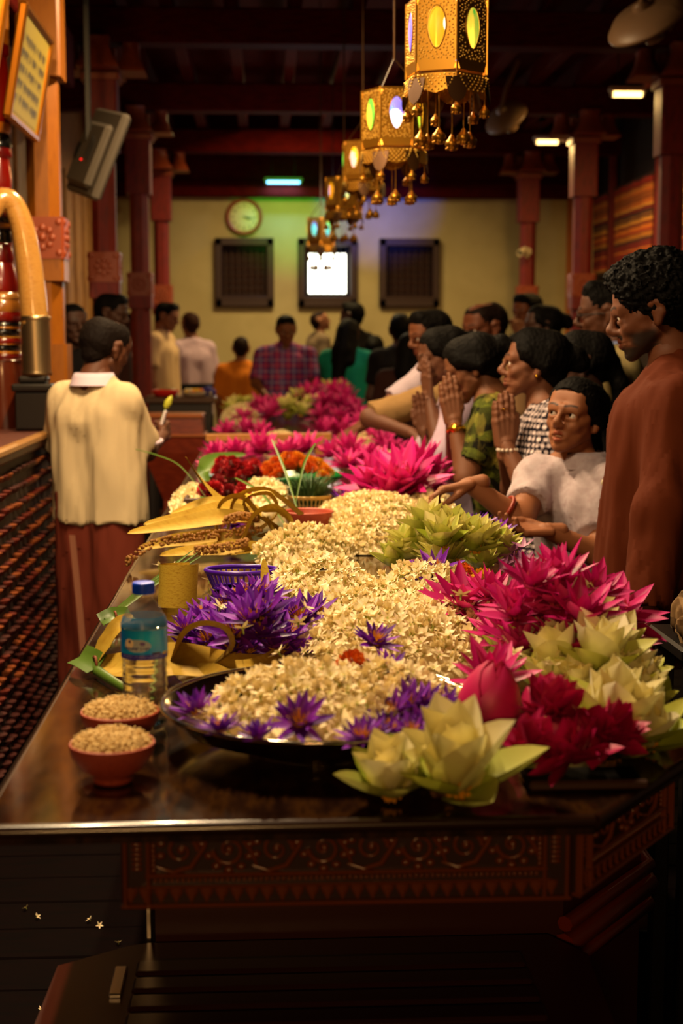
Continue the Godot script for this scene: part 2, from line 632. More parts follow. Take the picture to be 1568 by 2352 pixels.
func beam_wood() -> StandardMaterial3D:
	if mats.has("beam_wood"): return mats["beam_wood"]
	return mat("beam_wood", "#98402c", 0.85, 0.0, {"metallic_specular": 0.2, "albedo_texture": noise_tex(8, 0.02, ["#5b2010", "#7a2e16", "#8f3a1c", "#6a2612"]), "uv1_triplanar": true, "uv1_scale": Vector3(0.6, 3, 3)})

func columns() -> void:
	var grain := noise_tex(8, 0.02, ["#5b2010", "#7a2e16", "#8f3a1c", "#6a2612"])
	var m := mat("column_wood", "#e06a4a", 0.4, 0.0, {"albedo_texture": grain, "uv1_triplanar": true, "uv1_scale": Vector3(3, 0.6, 3)})
	m.albedo_color = Color("#d8583c")
	m.albedo_texture = grain
	m.uv1_triplanar = true
	m.uv1_scale = Vector3(3, 0.6, 3)
	var carved := mat("carved_wood", "#8a3a1a", 0.45)
	var beam := beam_wood()
	var lit_wood := mat("lit_post_wood", "#b0802c", 0.4, 0.0, {"albedo_texture": noise_tex(9, 0.02, ["#b08a50", "#d0aa68", "#c09858"]), "uv1_triplanar": true, "uv1_scale": Vector3(3, 0.6, 3)})  # post wood lightened to orange for the lamplight falling on this one
	var red_wood := m
	var spots := []
	for z in [-6.8, -9.3, -11.9, -14.4]:
		spots.append(Vector3(-1.02, 1.17 if z > -7 else 0.0, z))
	for z in [-9.3, -11.9, -14.4]:
		spots.append(Vector3(2.64, 0.0, z))
	var where := ["broad wooden post coloured lamplit orange behind the ivory tusk", "carved wooden post behind the man in the cream shirt", "red octagonal wooden post behind the offering stand", "dark wooden post against the end wall, farthest of the platform row", "tall dark red post at the photo's right edge", "red brown post between the striped hangings", "red post carrying the small white camera"]
	for i in spots.size():
		var s: Vector3 = spots[i]
		var h := 3.4 - s.y
		m = lit_wood if i == 0 else red_wood
		var c := thing("wooden_post", where[i], "post", s, "carved posts of the hall", "structure")
		var y1 := 1.93 - s.y
		var seg := func(y0: float, y2: float, w: float, oct: bool, nm: String, mm: Material):
			var mb := MB.new()
			var poly := []
			var q := w / 2
			var ch := q * (0.586 if oct else 0.12)
			for t in [[1, 1 - ch / q], [1 - ch / q, 1], [-1 + ch / q, 1], [-1, 1 - ch / q], [-1, -1 + ch / q], [-1 + ch / q, -1], [1 - ch / q, -1], [1, -1 + ch / q]]:
				poly.append(Vector2(t[0] * q, t[1] * q))
			mb.prism(poly, y0, y2)
			return part(c, nm, mb.mesh(), mm)
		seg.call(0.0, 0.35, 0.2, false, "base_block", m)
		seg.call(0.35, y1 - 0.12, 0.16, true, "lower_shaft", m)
		seg.call(y1 - 0.12, y1 - 0.02, 0.19, false, "collar", m)
		var blk: MeshInstance3D = seg.call(y1 - 0.02, y1 + 0.17, 0.2, false, "carved_block", carved)
		# raised rosette and corner leaves on the carved block's faces
		for a in 4:
			var mb := MB.new()
			mb.xf = at3(Vector3(sin(a * PI / 2) * 0.1, y1 + 0.075, cos(a * PI / 2) * 0.1), a * PI / 2)
			for j in 8:
				var an := TAU * j / 8
				mb.ball(Vector3(cos(an) * 0.045, sin(an) * 0.045, 0), Vector3(0.017, 0.017, 0.008), 7, 4)
			mb.ball(Vector3.ZERO, Vector3(0.02, 0.02, 0.012), 8, 5)
			for j in 4:
				mb.ball(Vector3((j % 2 - 0.5) * 0.15, (j / 2 - 0.5) * 0.14, 0), Vector3(0.016, 0.016, 0.008), 7, 4)
			part(blk, "rosette", mb.mesh(), carved)
		seg.call(y1 + 0.17, y1 + 0.8, 0.15, true, "upper_shaft", m)
		seg.call(y1 + 0.8, h - 0.2, 0.2, false, "square_shaft", m)
		seg.call(h - 0.24, h - 0.2, 0.24, false, "capital_ring", carved)
		# bell shaped hanging capital on the four sides
		for a in 4:
			var mb := MB.new()
			mb.xf = at3(Vector3(sin(a * PI / 2) * 0.19, h - 0.19, cos(a * PI / 2) * 0.19), a * PI / 2)
			var rows := []
			for k in 6:
				var w: float = [0.13, 0.125, 0.10, 0.08, 0.07, 0.075][k]
				var y: float = [0.0, 0.02, 0.05, 0.1, 0.15, 0.19][k]
				var d: float = [0.09, 0.085, 0.07, 0.05, 0.045, 0.05][k]
				rows.append([Vector3(-w, y, -d), Vector3(w, y, -d), Vector3(w, y, d), Vector3(-w, y, d)])
			mb.sheet(rows, true)
			mb.face([rows[0][3], rows[0][2], rows[0][1], rows[0][0]])
			part(c, "hanging_capital", mb.mesh(), carved)
	# beams across the hall, and joists along it
	for i in 4:
		var z: float = [-6.8, -9.3, -11.9, -14.4][i]
		struct("beam", "heavy dark red cross beam resting on the posts", boxmesh(Vector3(6.4, 0.22, 0.2), 0.012, Vector3(0.6, 3.5, z)), beam)
	for x in [-1.02, 2.64]:
		struct("beam", "long dark beam over a row of posts", boxmesh(Vector3(0.2, 0.2, 13.0), 0.012, Vector3(x, 3.71, -8.8)), beam)
	for k in 9:
		struct("beam", "thin dark joist under the ceiling boards", boxmesh(Vector3(0.09, 0.14, 13.0), 0.008, Vector3(-0.6 + k * 0.4, 3.68, -8.8)), beam)
	struct("beam", "dark wall plate along the top of the end wall", boxmesh(Vector3(5.5, 0.16, 0.14), 0.01, Vector3(0.8, 3.14, -15.33)), beam)
	struct("beam", "dark boarding above the end wall plate", boxmesh(Vector3(5.5, 0.9, 0.05), 0.0, Vector3(0.8, 3.66, -15.36)), beam)

func table() -> void:
	var t := thing("offering_table", "long polished black table with carved edge, heaped with flowers", "table")
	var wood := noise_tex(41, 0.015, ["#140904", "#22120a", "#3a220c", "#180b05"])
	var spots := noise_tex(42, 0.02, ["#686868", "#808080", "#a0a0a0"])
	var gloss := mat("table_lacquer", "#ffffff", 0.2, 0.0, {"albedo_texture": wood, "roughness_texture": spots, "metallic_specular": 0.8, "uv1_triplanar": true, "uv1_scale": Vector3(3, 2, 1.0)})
	var red := mat("table_wood", "#3a120a", 0.38, 0.0, {})
	var mb := MB.new()
	var edge := [Vector2(-0.333, -1.617), Vector2(0.387, -1.617), Vector2(0.62, -1.915), Vector2(0.62, -11.3), Vector2(-0.333, -11.3)]
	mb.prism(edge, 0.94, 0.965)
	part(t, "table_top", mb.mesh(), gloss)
	# rounded glassy lip round the rim
	var lip := MB.new()
	var pts := []
	for q in edge + [edge[0]]:
		pts.append(Vector3(q.x, 0.957, q.y))
	for k in pts.size() - 1:
		lip.tube([pts[k], pts[k + 1]], [0.009], 8)
	part(t, "rim", lip.mesh(), mat("rim_wood", "#2a160a", 0.25, 0.0, {"clearcoat_enabled": true, "clearcoat": 0.6, "clearcoat_roughness": 0.1}))
	# apron: plain boards behind, carved fronts
	var body := MB.new()
	body.prism([Vector2(-0.18, -1.69), Vector2(0.375, -1.69), Vector2(0.565, -1.935), Vector2(0.565, -11.2), Vector2(-0.18, -11.2)], 0.835, 0.94)
	part(t, "apron", body.mesh(), red)
	carved_panel(t, Vector3(-0.18, 0, -1.69), Vector3(0.375, 0, -1.69))
	carved_panel(t, Vector3(0.375, 0, -1.69), Vector3(0.565, 0, -1.935))
	# pedestal and its mouldings
	var ped := MB.new()
	ped.prism([Vector2(-0.19, -2.3), Vector2(0.5, -2.3), Vector2(0.7, -2.55), Vector2(0.7, -11.1), Vector2(-0.19, -11.1)], 0.0, 0.84)
	part(t, "pedestal", ped.mesh(), red)
	var mo := MB.new()
	for k in 3:
		var y: float = [0.545, 0.508, 0.47][k]
		var r: float = [0.014, 0.02, 0.014][k]
		mo.tube([Vector3(0.5, y, -2.285), Vector3(0.715, y, -2.545), Vector3(0.715, y, -11.1)], [r], 8)
	part(t, "base_moulding", mo.mesh(), mat("moulding_wood", "#7a2a14", 0.25))
	part(t, "steel_edge", boxmesh(Vector3(0.012, 0.35, 0.02), 0.003, Vector3(-0.2, 0.65, -2.3)), mat("steel", "#c9c4bb", 0.25, 1.0))
	# low step in front, with slats let into its top
	var st := thing("wooden_step", "low dark polished wooden step in front of the table", "step")
	var sm := mat("step_wood", "#3a110b", 0.3, 0.0, {"metallic_specular": 0.3})
	var b := MB.new()
	b.prism([Vector2(-0.345, -1.95), Vector2(0.505, -1.95), Vector2(0.52, -2.2), Vector2(0.47, -2.28), Vector2(-0.2, -2.28), Vector2(-0.232, -2.27), Vector2(-0.338, -2.2)], 0.0, 0.53)
	part(st, "body", b.mesh(), sm)
	for k in 4:
		part(st, "slat", boxmesh(Vector3(0.62, 0.012, 0.045), 0.004, Vector3(0.1, 0.534, -1.99 - k * 0.06)), mat("slat_wood", "#2c0c07", 0.35))
	part(st, "brass_plate", boxmesh(Vector3(0.02, 0.008, 0.1), 0.002, Vector3(-0.235, 0.533, -2.13)), mat("steel", "#c9c4bb", 0.25, 1.0))

func carved_panel(t: Node3D, a: Vector3, b: Vector3) -> void:
	var m := mat("apron_carving", "#6e3618", 0.2, 0.0, {"clearcoat_enabled": true, "clearcoat": 0.5, "clearcoat_roughness": 0.15})
	var d := b - a
	var len := d.length()
	var yaw := atan2(-d.z, d.x)
	var fr := part(t, "carved_panel", boxmesh(Vector3(len - 0.002, 0.1, 0.014), 0.003, Vector3(len / 2, 0.888, 0.0)), mat("panel_wood", "#2a0c06", 0.5), at3(a, yaw))
	# frames
	for q in [[len / 2, 0.937, len, 0.006], [len / 2, 0.876, len - 0.06, 0.005], [len / 2, 0.862, len - 0.05, 0.003], [len / 2, 0.8375, len, 0.005]]:
		part(fr, "fillet", boxmesh(Vector3(q[2], q[3], 0.014), 0.002, Vector3(q[0], q[1], 0.008)), m)
	for s in [0, 1]:
		for w in [0.006, 0.034]:
			var x: float = w if s == 0 else len - w
			part(fr, "fillet", boxmesh(Vector3(0.005, 0.1, 0.014), 0.002, Vector3(x, 0.888, 0.008)), m)
	# beads, one by one
	if not meshes.has("bead"):
		var mb := MB.new()
		mb.ball(Vector3.ZERO, Vector3(0.0029, 0.0029, 0.0025), 7, 5)
		meshes["bead"] = mb.mesh()
		mb = MB.new()   # a pointed carved leaf, hanging tip down
		var rows := []
		for k in 5:
			var w: float = [0.008, 0.0085, 0.007, 0.004, 0.0006][k]
			rows.append([Vector3(-w, -0.005 * k, 0), Vector3(-w * 0.5, -0.005 * k, 0.005), Vector3(0, -0.005 * k, 0.002), Vector3(w * 0.5, -0.005 * k, 0.005), Vector3(w, -0.005 * k, 0)])
		mb.sheet(rows)
		meshes["carved_leaf"] = mb.mesh()
		mb = MB.new()   # a scroll with a curling stem and leaf lobes
		var pts := []
		var rad := []
		for k in 22:
			var an := k * 0.42
			var r := 0.02 * (1.0 - k / 25.0)
			pts.append(Vector3(cos(an) * r, sin(an) * r, 0.003))
			rad.append(0.0032 * (1.0 - k / 34.0))
		mb.tube(pts, rad, 6)
		mb.ball(Vector3.ZERO, Vector3(0.0055, 0.0055, 0.006), 8, 5)
		for k in 6:
			var an := 0.3 + k * 0.62
			mb.ball(Vector3(cos(an) * 0.026, sin(an) * 0.026, 0.001), Vector3(0.0065, 0.0048, 0.005), 7, 5)
		meshes["scroll"] = mb.mesh()
	var x := 0.042
	while x < len - 0.04:
		part(fr, "bead", meshes["bead"], m, Transform3D(Basis(), Vector3(x, 0.869, 0.009)))
		x += 0.0068
	x = 0.012
	while x < len - 0.008:
		part(fr, "carved_leaf", meshes["carved_leaf"], m, Transform3D(Basis(), Vector3(x, 0.861, 0.007)))
		x += 0.0185
	for s in [0, 1]:
		for k in 9:
			part(fr, "bead", meshes["bead"], m, Transform3D(Basis().scaled(Vector3.ONE * 1.2), Vector3(0.04 if s == 0 else len - 0.04, 0.882 + k * 0.0062, 0.009)))
			part(fr, "bead", meshes["bead"], m, Transform3D(Basis().scaled(Vector3(2.6, 0.9, 1.3)), Vector3(0.02 if s == 0 else len - 0.02, 0.884 + k * 0.0062, 0.008)))
	var n := int((len - 0.09) / 0.058)
	for k in n:
		var px := 0.045 + (k + 0.5) * (len - 0.09) / n
		var flip := 1.0 if k % 2 == 0 else -1.0
		part(fr, "scroll", meshes["scroll"], m, Transform3D(Basis().scaled(Vector3(flip, flip, 1)), Vector3(px, 0.907, 0.007)))
		var st := MB.new()
		st.tube([Vector3(-0.03, -0.02 * flip, 0.002), Vector3(-0.01, -0.027 * flip, 0.003), Vector3(0.012, -0.02 * flip, 0.004), Vector3(0.028, 0.004 * flip, 0.003), Vector3(0.034, 0.022 * flip, 0.002)], [0.002, 0.003, 0.0035, 0.003, 0.0015], 6)
		part(fr, "stem", st.mesh(), m, Transform3D(Basis(), Vector3(px, 0.907, 0.007)))

func left_side() -> void:
	# raised platform with rows of wooden studs down its face
	var top := mat("platform_top", "#7a4a3a", 0.5, 0.0, {"albedo_texture": noise_tex(61, 0.05, ["#7a5a4a", "#d8b8a8"]), "uv1_triplanar": true, "uv1_scale": Vector3.ONE})
	var pl := thing("stone_platform", "raised platform of the shrine, its dark side set with rows of red wooden studs", "platform", Vector3.ZERO, "", "structure")
	part(pl, "core", boxmesh(Vector3(2.2, 1.12, 4.6), 0.01, Vector3(-1.99, 0.56, -5.2)), mat("platform_core", "#1c0a06", 0.7))
	part(pl, "top_slab", boxmesh(Vector3(2.26, 0.05, 4.6), 0.012, Vector3(-1.99, 1.145, -5.2)), top)
	part(pl, "edge_rail", boxmesh(Vector3(0.035, 0.03, 4.6), 0.008, Vector3(-0.868, 1.165, -5.2)), mat("rail_wood", "#8a6030", 0.4))
	var stud := MB.new()
	var rows := []
	for k in 5:
		var t: float = k / 4.0
		var row := []
		for j in 7:
			var a := PI * j / 6.0
			row.append(Vector3(0.004 + 0.03 * sin(a) * (1.0 - 0.5 * t * t), -0.022 * t + 0.011, -cos(a) * 0.03))
		rows.append(row)
	stud.sheet(rows)
	stud.face([rows[0][6], rows[0][5], rows[0][4], rows[0][3], rows[0][2], rows[0][1], rows[0][0]])
	var sm := stud.mesh()
	var tones := [mat("stud_a", "#5a1c0e", 0.45), mat("stud_b", "#3a0f08", 0.5), mat("stud_c", "#7a3c1a", 0.4)]
	var rest := []
	var r := RandomNumberGenerator.new()
	r.seed = 5
	var n := 0
	for row_ in 17:
		for k in 46:
			var z := -3.6 - k * 0.085 - (row_ % 2) * 0.04
			var p := Vector3(-0.89 - 0.004 * r.randf(), 1.07 - row_ * 0.06 + 0.008 * r.randf(), z + 0.03 * (r.randf() - 0.5))
			if z < -4.5 and z > -6.5 and row_ < 14 and n < 300:
				n += 1
				part(pl, "stud", sm, tones[r.randi() % 3], Transform3D(Basis(), p))
			else:
				rest.append(p)
	var mm := MultiMesh.new()
	mm.transform_format = MultiMesh.TRANSFORM_3D
	mm.mesh = sm
	mm.instance_count = rest.size()
	for k in rest.size():
		mm.set_instance_transform(k, Transform3D(Basis(), rest[k]))
	var mi := MultiMeshInstance3D.new()
	mi.name = "remaining_studs"
	mi.multimesh = mm
	mi.material_override = tones[1]
	mi.set_meta("kind", "stuff")
	pl.add_child(mi)
	# lacquered turned post
	var lp := thing("lacquered_post", "turned lacquer post ringed in red, black and gold", "post", Vector3(-1.085, 1.17, -6.0))
	var lac := painted("lacquer", 0.22, 0.0, {"clearcoat_enabled": true, "clearcoat": 0.6, "clearcoat_roughness": 0.1, "albedo_color": Color("#c0b0a8")})
	var prof := [[0.0, 0.09, "#6a3018"], [0.28, 0.09, "#6a3018"], [0.29, 0.075, "#7a1a10"], [0.31, 0.075, "#c8861e"], [0.32, 0.07, "#101010"], [0.345, 0.07, "#c8861e"], [0.35, 0.085, "#8a1c12"], [0.375, 0.085, "#d8a030"], [0.38, 0.07, "#141210"], [0.41, 0.07, "#c8861e"], [0.42, 0.08, "#101010"], [0.44, 0.075, "#8a1c12"], [0.48, 0.085, "#b07a30"], [0.53, 0.08, "#c09048"], [0.56, 0.07, "#8a1810"], [0.68, 0.055, "#7a140e"], [0.75, 0.05, "#8a1c12"], [0.76, 0.05, "#111111"], [0.81, 0.05, "#101010"], [0.82, 0.06, "#c8861e"], [0.84, 0.06, "#101010"], [0.86, 0.065, "#7a140e"], [0.88, 0.07, "#c8861e"], [0.9, 0.06, "#101010"], [0.92, 0.07, "#8a1c12"], [0.96, 0.06, "#c8861e"], [0.98, 0.055, "#8a1810"], [1.1, 0.05, "#7a140e"], [1.14, 0.06, "#101010"], [1.2, 0.05, "#c8861e"], [1.24, 0.06, "#8a1c12"], [1.5, 0.05, "#7a140e"], [1.55, 0.06, "#c8861e"], [2.2, 0.05, "#7a140e"]]
	for k in prof.size() - 1:
		var mb := MB.new()
		mb.col = lin(prof[k][2])
		var r0: float = prof[k][1]
		var r1: float = prof[k + 1][1]
		var y0: float = prof[k][0]
		var y1: float = prof[k + 1][0]
		mb.lathe([Vector2(r0 * 0.94, y0), Vector2(maxf(r0, r1 * 0.97), lerpf(y0, y1, 0.25)), Vector2(lerpf(r0, r1, 0.7), lerpf(y0, y1, 0.75)), Vector2(r1 * 0.94, y1)], 28)
		part(lp, "base_block" if k == 0 else "ring", mb.mesh(), lac)
	# ivory tusk in a chased silver socket on a black stand
	var tk := thing("ivory_tusk", "tall curved ivory tusk standing in a chased silver socket", "tusk", Vector3(-0.945, 1.394, -5.85))
	tk.scale = Vector3.ONE * 0.95
	var tm := MB.new()
	var pts := []
	var rad := []
	var cv := Curve3D.new()
	for q in [[0.02, 0.18, 0.0, 0.056], [0.01, 0.35, 0.0, 0], [-0.002, 0.48, 0.0, 0], [-0.022, 0.62, 0.01, 0], [-0.055, 0.715, 0.02, 0], [-0.092, 0.74, 0.035, 0], [-0.122, 0.71, 0.045, 0], [-0.135, 0.66, 0.05, 0]]:
		cv.add_point(Vector3(q[0], q[1], q[2]), Vector3(0, -0.03, 0) if q[3] > 0 else Vector3.ZERO, Vector3.ZERO)
	for k in 30:
		var t := k / 29.0
		pts.append(cv.sample_baked(t * cv.get_baked_length(), true))
		rad.append(0.059 - 0.022 * t * t - (0.012 * clampf((t - 0.95) / 0.05, 0, 1)))
	tm.tube(pts, rad, 20)
	part(tk, "ivory", tm.mesh(), mat("ivory", "#b08444", 0.28, 0.0, {"clearcoat_enabled": true, "clearcoat": 0.7, "clearcoat_roughness": 0.08, "albedo_texture": noise_tex(71, 0.02, ["#c8b088", "#ffffff", "#e8d4b0"]), "uv1_triplanar": true, "uv1_scale": Vector3(2, 6, 2)}))
	tm = MB.new()
	tm.lathe([Vector2(0.0, 0.0), Vector2(0.066, 0.0), Vector2(0.066, 0.012), Vector2(0.062, 0.02), Vector2(0.06, 0.23), Vector2(0.064, 0.235), Vector2(0.064, 0.25), Vector2(0.056, 0.252)], 28)
	part(tk, "silver_socket", tm.mesh(), mat("chased_silver", "#b8a078", 0.35, 1.0, {"uv1_triplanar": true, "uv1_scale": Vector3(6, 6, 6)}), at3(Vector3(0.02, 0, 0)))
	var sd := thing("black_stand", "black stepped wooden stand under the tusk", "stand", Vector3(-0.935, 1.17, -5.85))
	sd.scale = Vector3(0.7, 1.03, 0.7)
	part(sd, "block", boxmesh(Vector3(0.2, 0.15, 0.2), 0.008, Vector3(0, 0.08, 0)), mat("black_wood", "#0c0806", 0.35))
	part(sd, "top_plate", boxmesh(Vector3(0.23, 0.03, 0.23), 0.008, Vector3(0, 0.17, 0)), mat("black_wood", "#0c0806", 0.35))
	part(sd, "cushion_ring", boxmesh(Vector3(0.16, 0.03, 0.16), 0.01, Vector3(0, 0.2, 0)), mat("black_wood", "#0c0806", 0.35))
	# tilted framed tablet with writing, and a gilt framed panel before it
	var sg := thing("inscribed_tablet", "tilted gold framed tablet with rows of dark writing", "sign", Vector3(-0.97, 2.62, -6.1))
	sg.rotation_degrees = Vector3(0, 90, 0)
	var tilt := Basis(Vector3.RIGHT, 0.18)
	var im := Image.create(256, 160, false, Image.FORMAT_RGB8)
	im.fill(Color("#8a7a1e"))
	var r2 := RandomNumberGenerator.new()
	r2.seed = 12
	for ln in 5:
		var x := 16
		while x < 236:
			var w := 5 + r2.randi() % 12
			for q in w:
				var hh := 8 + r2.randi() % 10
				im.fill_rect(Rect2i(x + q, 22 + ln * 26 + r2.randi() % 6, 1, hh), Color("#120c06"))
			x += w + (3 if r2.randf() < 0.8 else 12)
	part(sg, "plate", boxmesh(Vector3(0.66, 0.4, 0.02), 0.004), mat("tablet_ground", "#8a7a1e", 0.5, 0.0), Transform3D(tilt))
	var qm := MB.new()
	var s0 := qm.v.size()
	qm.p(Vector3(-0.31, 0.18, 0.0115), Vector2(0, 0)); qm.p(Vector3(0.31, 0.18, 0.0115), Vector2(1, 0)); qm.p(Vector3(0.31, -0.18, 0.0115), Vector2(1, 1)); qm.p(Vector3(-0.31, -0.18, 0.0115), Vector2(0, 1))
	qm.quad(s0, s0 + 1, s0 + 2, s0 + 3)
	part(sg, "writing", qm.mesh(), mat("tablet_print", "#ffffff", 0.5, 0.0, {"albedo_texture": ImageTexture.create_from_image(im)}), Transform3D(tilt))
	var gold := mat("gilt_frame", "#a86a1c", 0.3, 0.8)
	for q in [[0, 0.21, 0.7, 0.03], [0, -0.21, 0.7, 0.03], [-0.34, 0, 0.03, 0.44], [0.34, 0, 0.03, 0.44]]:
		part(sg, "frame_bar", boxmesh(Vector3(q[2], q[3], 0.035), 0.008, Vector3(q[0], q[1], 0.008)), gold, Transform3D(tilt))
	var gp := thing("gilt_panel", "gilt framed glossy panel cut by the photo's upper corner", "panel", Vector3(-0.97, 2.78, -5.1))
	gp.rotation_degrees = Vector3(0, 90, 0)
	part(gp, "plate", boxmesh(Vector3(0.8, 0.5, 0.02), 0.004), mat("gilt_plate", "#7a7a1e", 0.18, 0.7), Transform3D(tilt))
	for q in [[0, 0.26, 0.84, 0.04], [0, -0.26, 0.84, 0.04], [-0.41, 0, 0.04, 0.56], [0.41, 0, 0.04, 0.56]]:
		part(gp, "frame_bar", boxmesh(Vector3(q[2], q[3], 0.04), 0.01, Vector3(q[0], q[1], 0.01)), gold, Transform3D(tilt))
	struct("beam", "broad board over the platform carrying the tablets", boxmesh(Vector3(0.06, 0.3, 4.4), 0.01, Vector3(-1.13, 3.15, -6.4)), mat("beam_wood"))

	# tapering wooden offering box beside the table and a stand of offerings behind it
	var bx := thing("offering_box", "tapering red brown wooden offering box beside the table", "box", Vector3(-0.53, 0, -8.3))
	var bm := mat("box_wood", "#7a2c14", 0.4, 0.0, {"albedo_texture": noise_tex(81, 0.02, ["#b89888", "#ffffff"]), "uv1_triplanar": true, "uv1_scale": Vector3(1, 4, 1)})
	var hp := MB.new()
	var rs := []
	for q in [[0.0, 0.08, 0.08], [0.62, 0.06, 0.08], [0.9, 0.17, 0.15], [0.985, 0.18, 0.16], [1.0, 0.185, 0.165], [1.01, 0.175, 0.155], [1.1, 0.165, 0.15]]:
		rs.append([Vector3(-q[1], q[0], -q[2]), Vector3(q[1], q[0], -q[2]), Vector3(q[1], q[0], q[2]), Vector3(-q[1], q[0], q[2])])
	for k in rs.size() - 1:
		for j in 4:
			hp.face([rs[k][j], rs[k][(j + 1) % 4], rs[k + 1][(j + 1) % 4], rs[k + 1][j]])
	hp.face(rs[-1])
	part(bx, "body", hp.mesh(), bm)
	part(bx, "lid", boxmesh(Vector3(0.35, 0.022, 0.32), 0.006, Vector3(0, 1.11, 0)), mat("lid_wood", "#8a4a22", 0.35))
	part(bx, "band", boxmesh(Vector3(0.375, 0.016, 0.335), 0.004, Vector3(0, 1.0, 0)), mat("lid_wood", "#8a4a22", 0.35))
	var ot := thing("side_table", "brown side table with plastic trays of offerings behind the box", "table", Vector3(-0.63, 0, -10.7))
	part(ot, "top", boxmesh(Vector3(0.52, 0.045, 0.42), 0.008, Vector3(0, 1.11, 0)), mat("side_wood", "#4a2a12", 0.4))
	part(ot, "apron", boxmesh(Vector3(0.46, 0.1, 0.36), 0.006, Vector3(0, 1.04, 0)), mat("side_wood_dark", "#1c0c07", 0.5))
	for s in 4:
		part(ot, "leg", boxmesh(Vector3(0.05, 1.0, 0.05), 0.006, Vector3((s % 2 - 0.5) * 0.42, 0.5, (s / 2 - 0.5) * 0.32)), mat("side_wood_dark", "#1c0c07", 0.5))
	dish("plastic_tray", "red plastic tray on the side table", "tray", Vector3(-0.74, 1.133, -10.63), 0.1, 0.045, mat("red_plastic", "#d8281c", 0.35))
	dish("plastic_bowl", "green upturned plastic bowl behind the red tray", "bowl", Vector3(-0.73, 1.183, -10.82), 0.065, -0.05, mat("green_plastic", "#1e5a24", 0.4))
	var yf := dish("offering_plate", "white plate of yellow and orange petals on the side table", "plate", Vector3(-0.53, 1.133, -10.6), 0.09, 0.03, mat("white_china", "#b8a890", 0.3))
	for k in 14:
		var pm := MB.new()
		pm.ball(Vector3.ZERO, Vector3(0.02, 0.014, 0.02), 7, 5)
		part(yf, "petal_tuft", pm.mesh(), mat(["tuft_orange", "tuft_yellow", "tuft_cream"][k % 3], ["#d8781a", "#e0b020", "#d8c8a0"][k % 3], 0.7), Transform3D(Basis(), Vector3((k % 5 - 2) * 0.026, 0.035 + 0.012 * (k % 2), (k / 5 - 1) * 0.03)))
	var bag := thing("blue_bundle", "dark blue cloth bundle at the side table's corner", "bundle", Vector3(-0.43, 1.133, -10.74))
	var bf := Field.new()
	bf.bone(Vector3(-0.03, 0.03, 0), Vector3(0.03, 0.028, 0), 0.03, 0.028)
	bf.bone(Vector3(0, 0.05, 0.01), Vector3(0.01, 0.06, 0), 0.02, 0.015)
	bf.noise = fold; bf.amp = 0.008; bf.stretch = Vector3.ONE * 30
	var bmb := MB.new()
	nets(bf, 0.006, bmb)
	part(bag, "cloth", bmb.mesh(), mat("blue_cloth", "#2a1f78", 0.7))
	var kn := MB.new()
	kn.ball(Vector3(0.02, 0.02, 0.04), Vector3.ONE * 0.012)
	part(bag, "knot", kn.mesh(), mat("white_china", "#b8a890", 0.3))

func dish(called: String, label: String, cat: String, at: Vector3, r: float, h: float, m: Material) -> Node3D:
	var t := thing(called, label, cat, at)
	var mb := MB.new()
	mb.lathe([Vector2(0, 0), Vector2(r * 0.75, 0), Vector2(r * 0.95, h * 0.6), Vector2(r, h), Vector2(r * 1.02, h), Vector2(r * 0.93, h * 0.55), Vector2(r * 0.72, h * 0.1 ), Vector2(0, h * 0.1)], 32)
	part(t, "shell", mb.mesh(), m)
	var rim := MB.new()
	var pts := []
	for k in 33:
		pts.append(Vector3(cos(TAU * k / 32) * r * 1.01, h, sin(TAU * k / 32) * r * 1.01))
	rim.tube(pts, [0.004], 6)
	part(t, "rim", rim.mesh(), m)
	return t

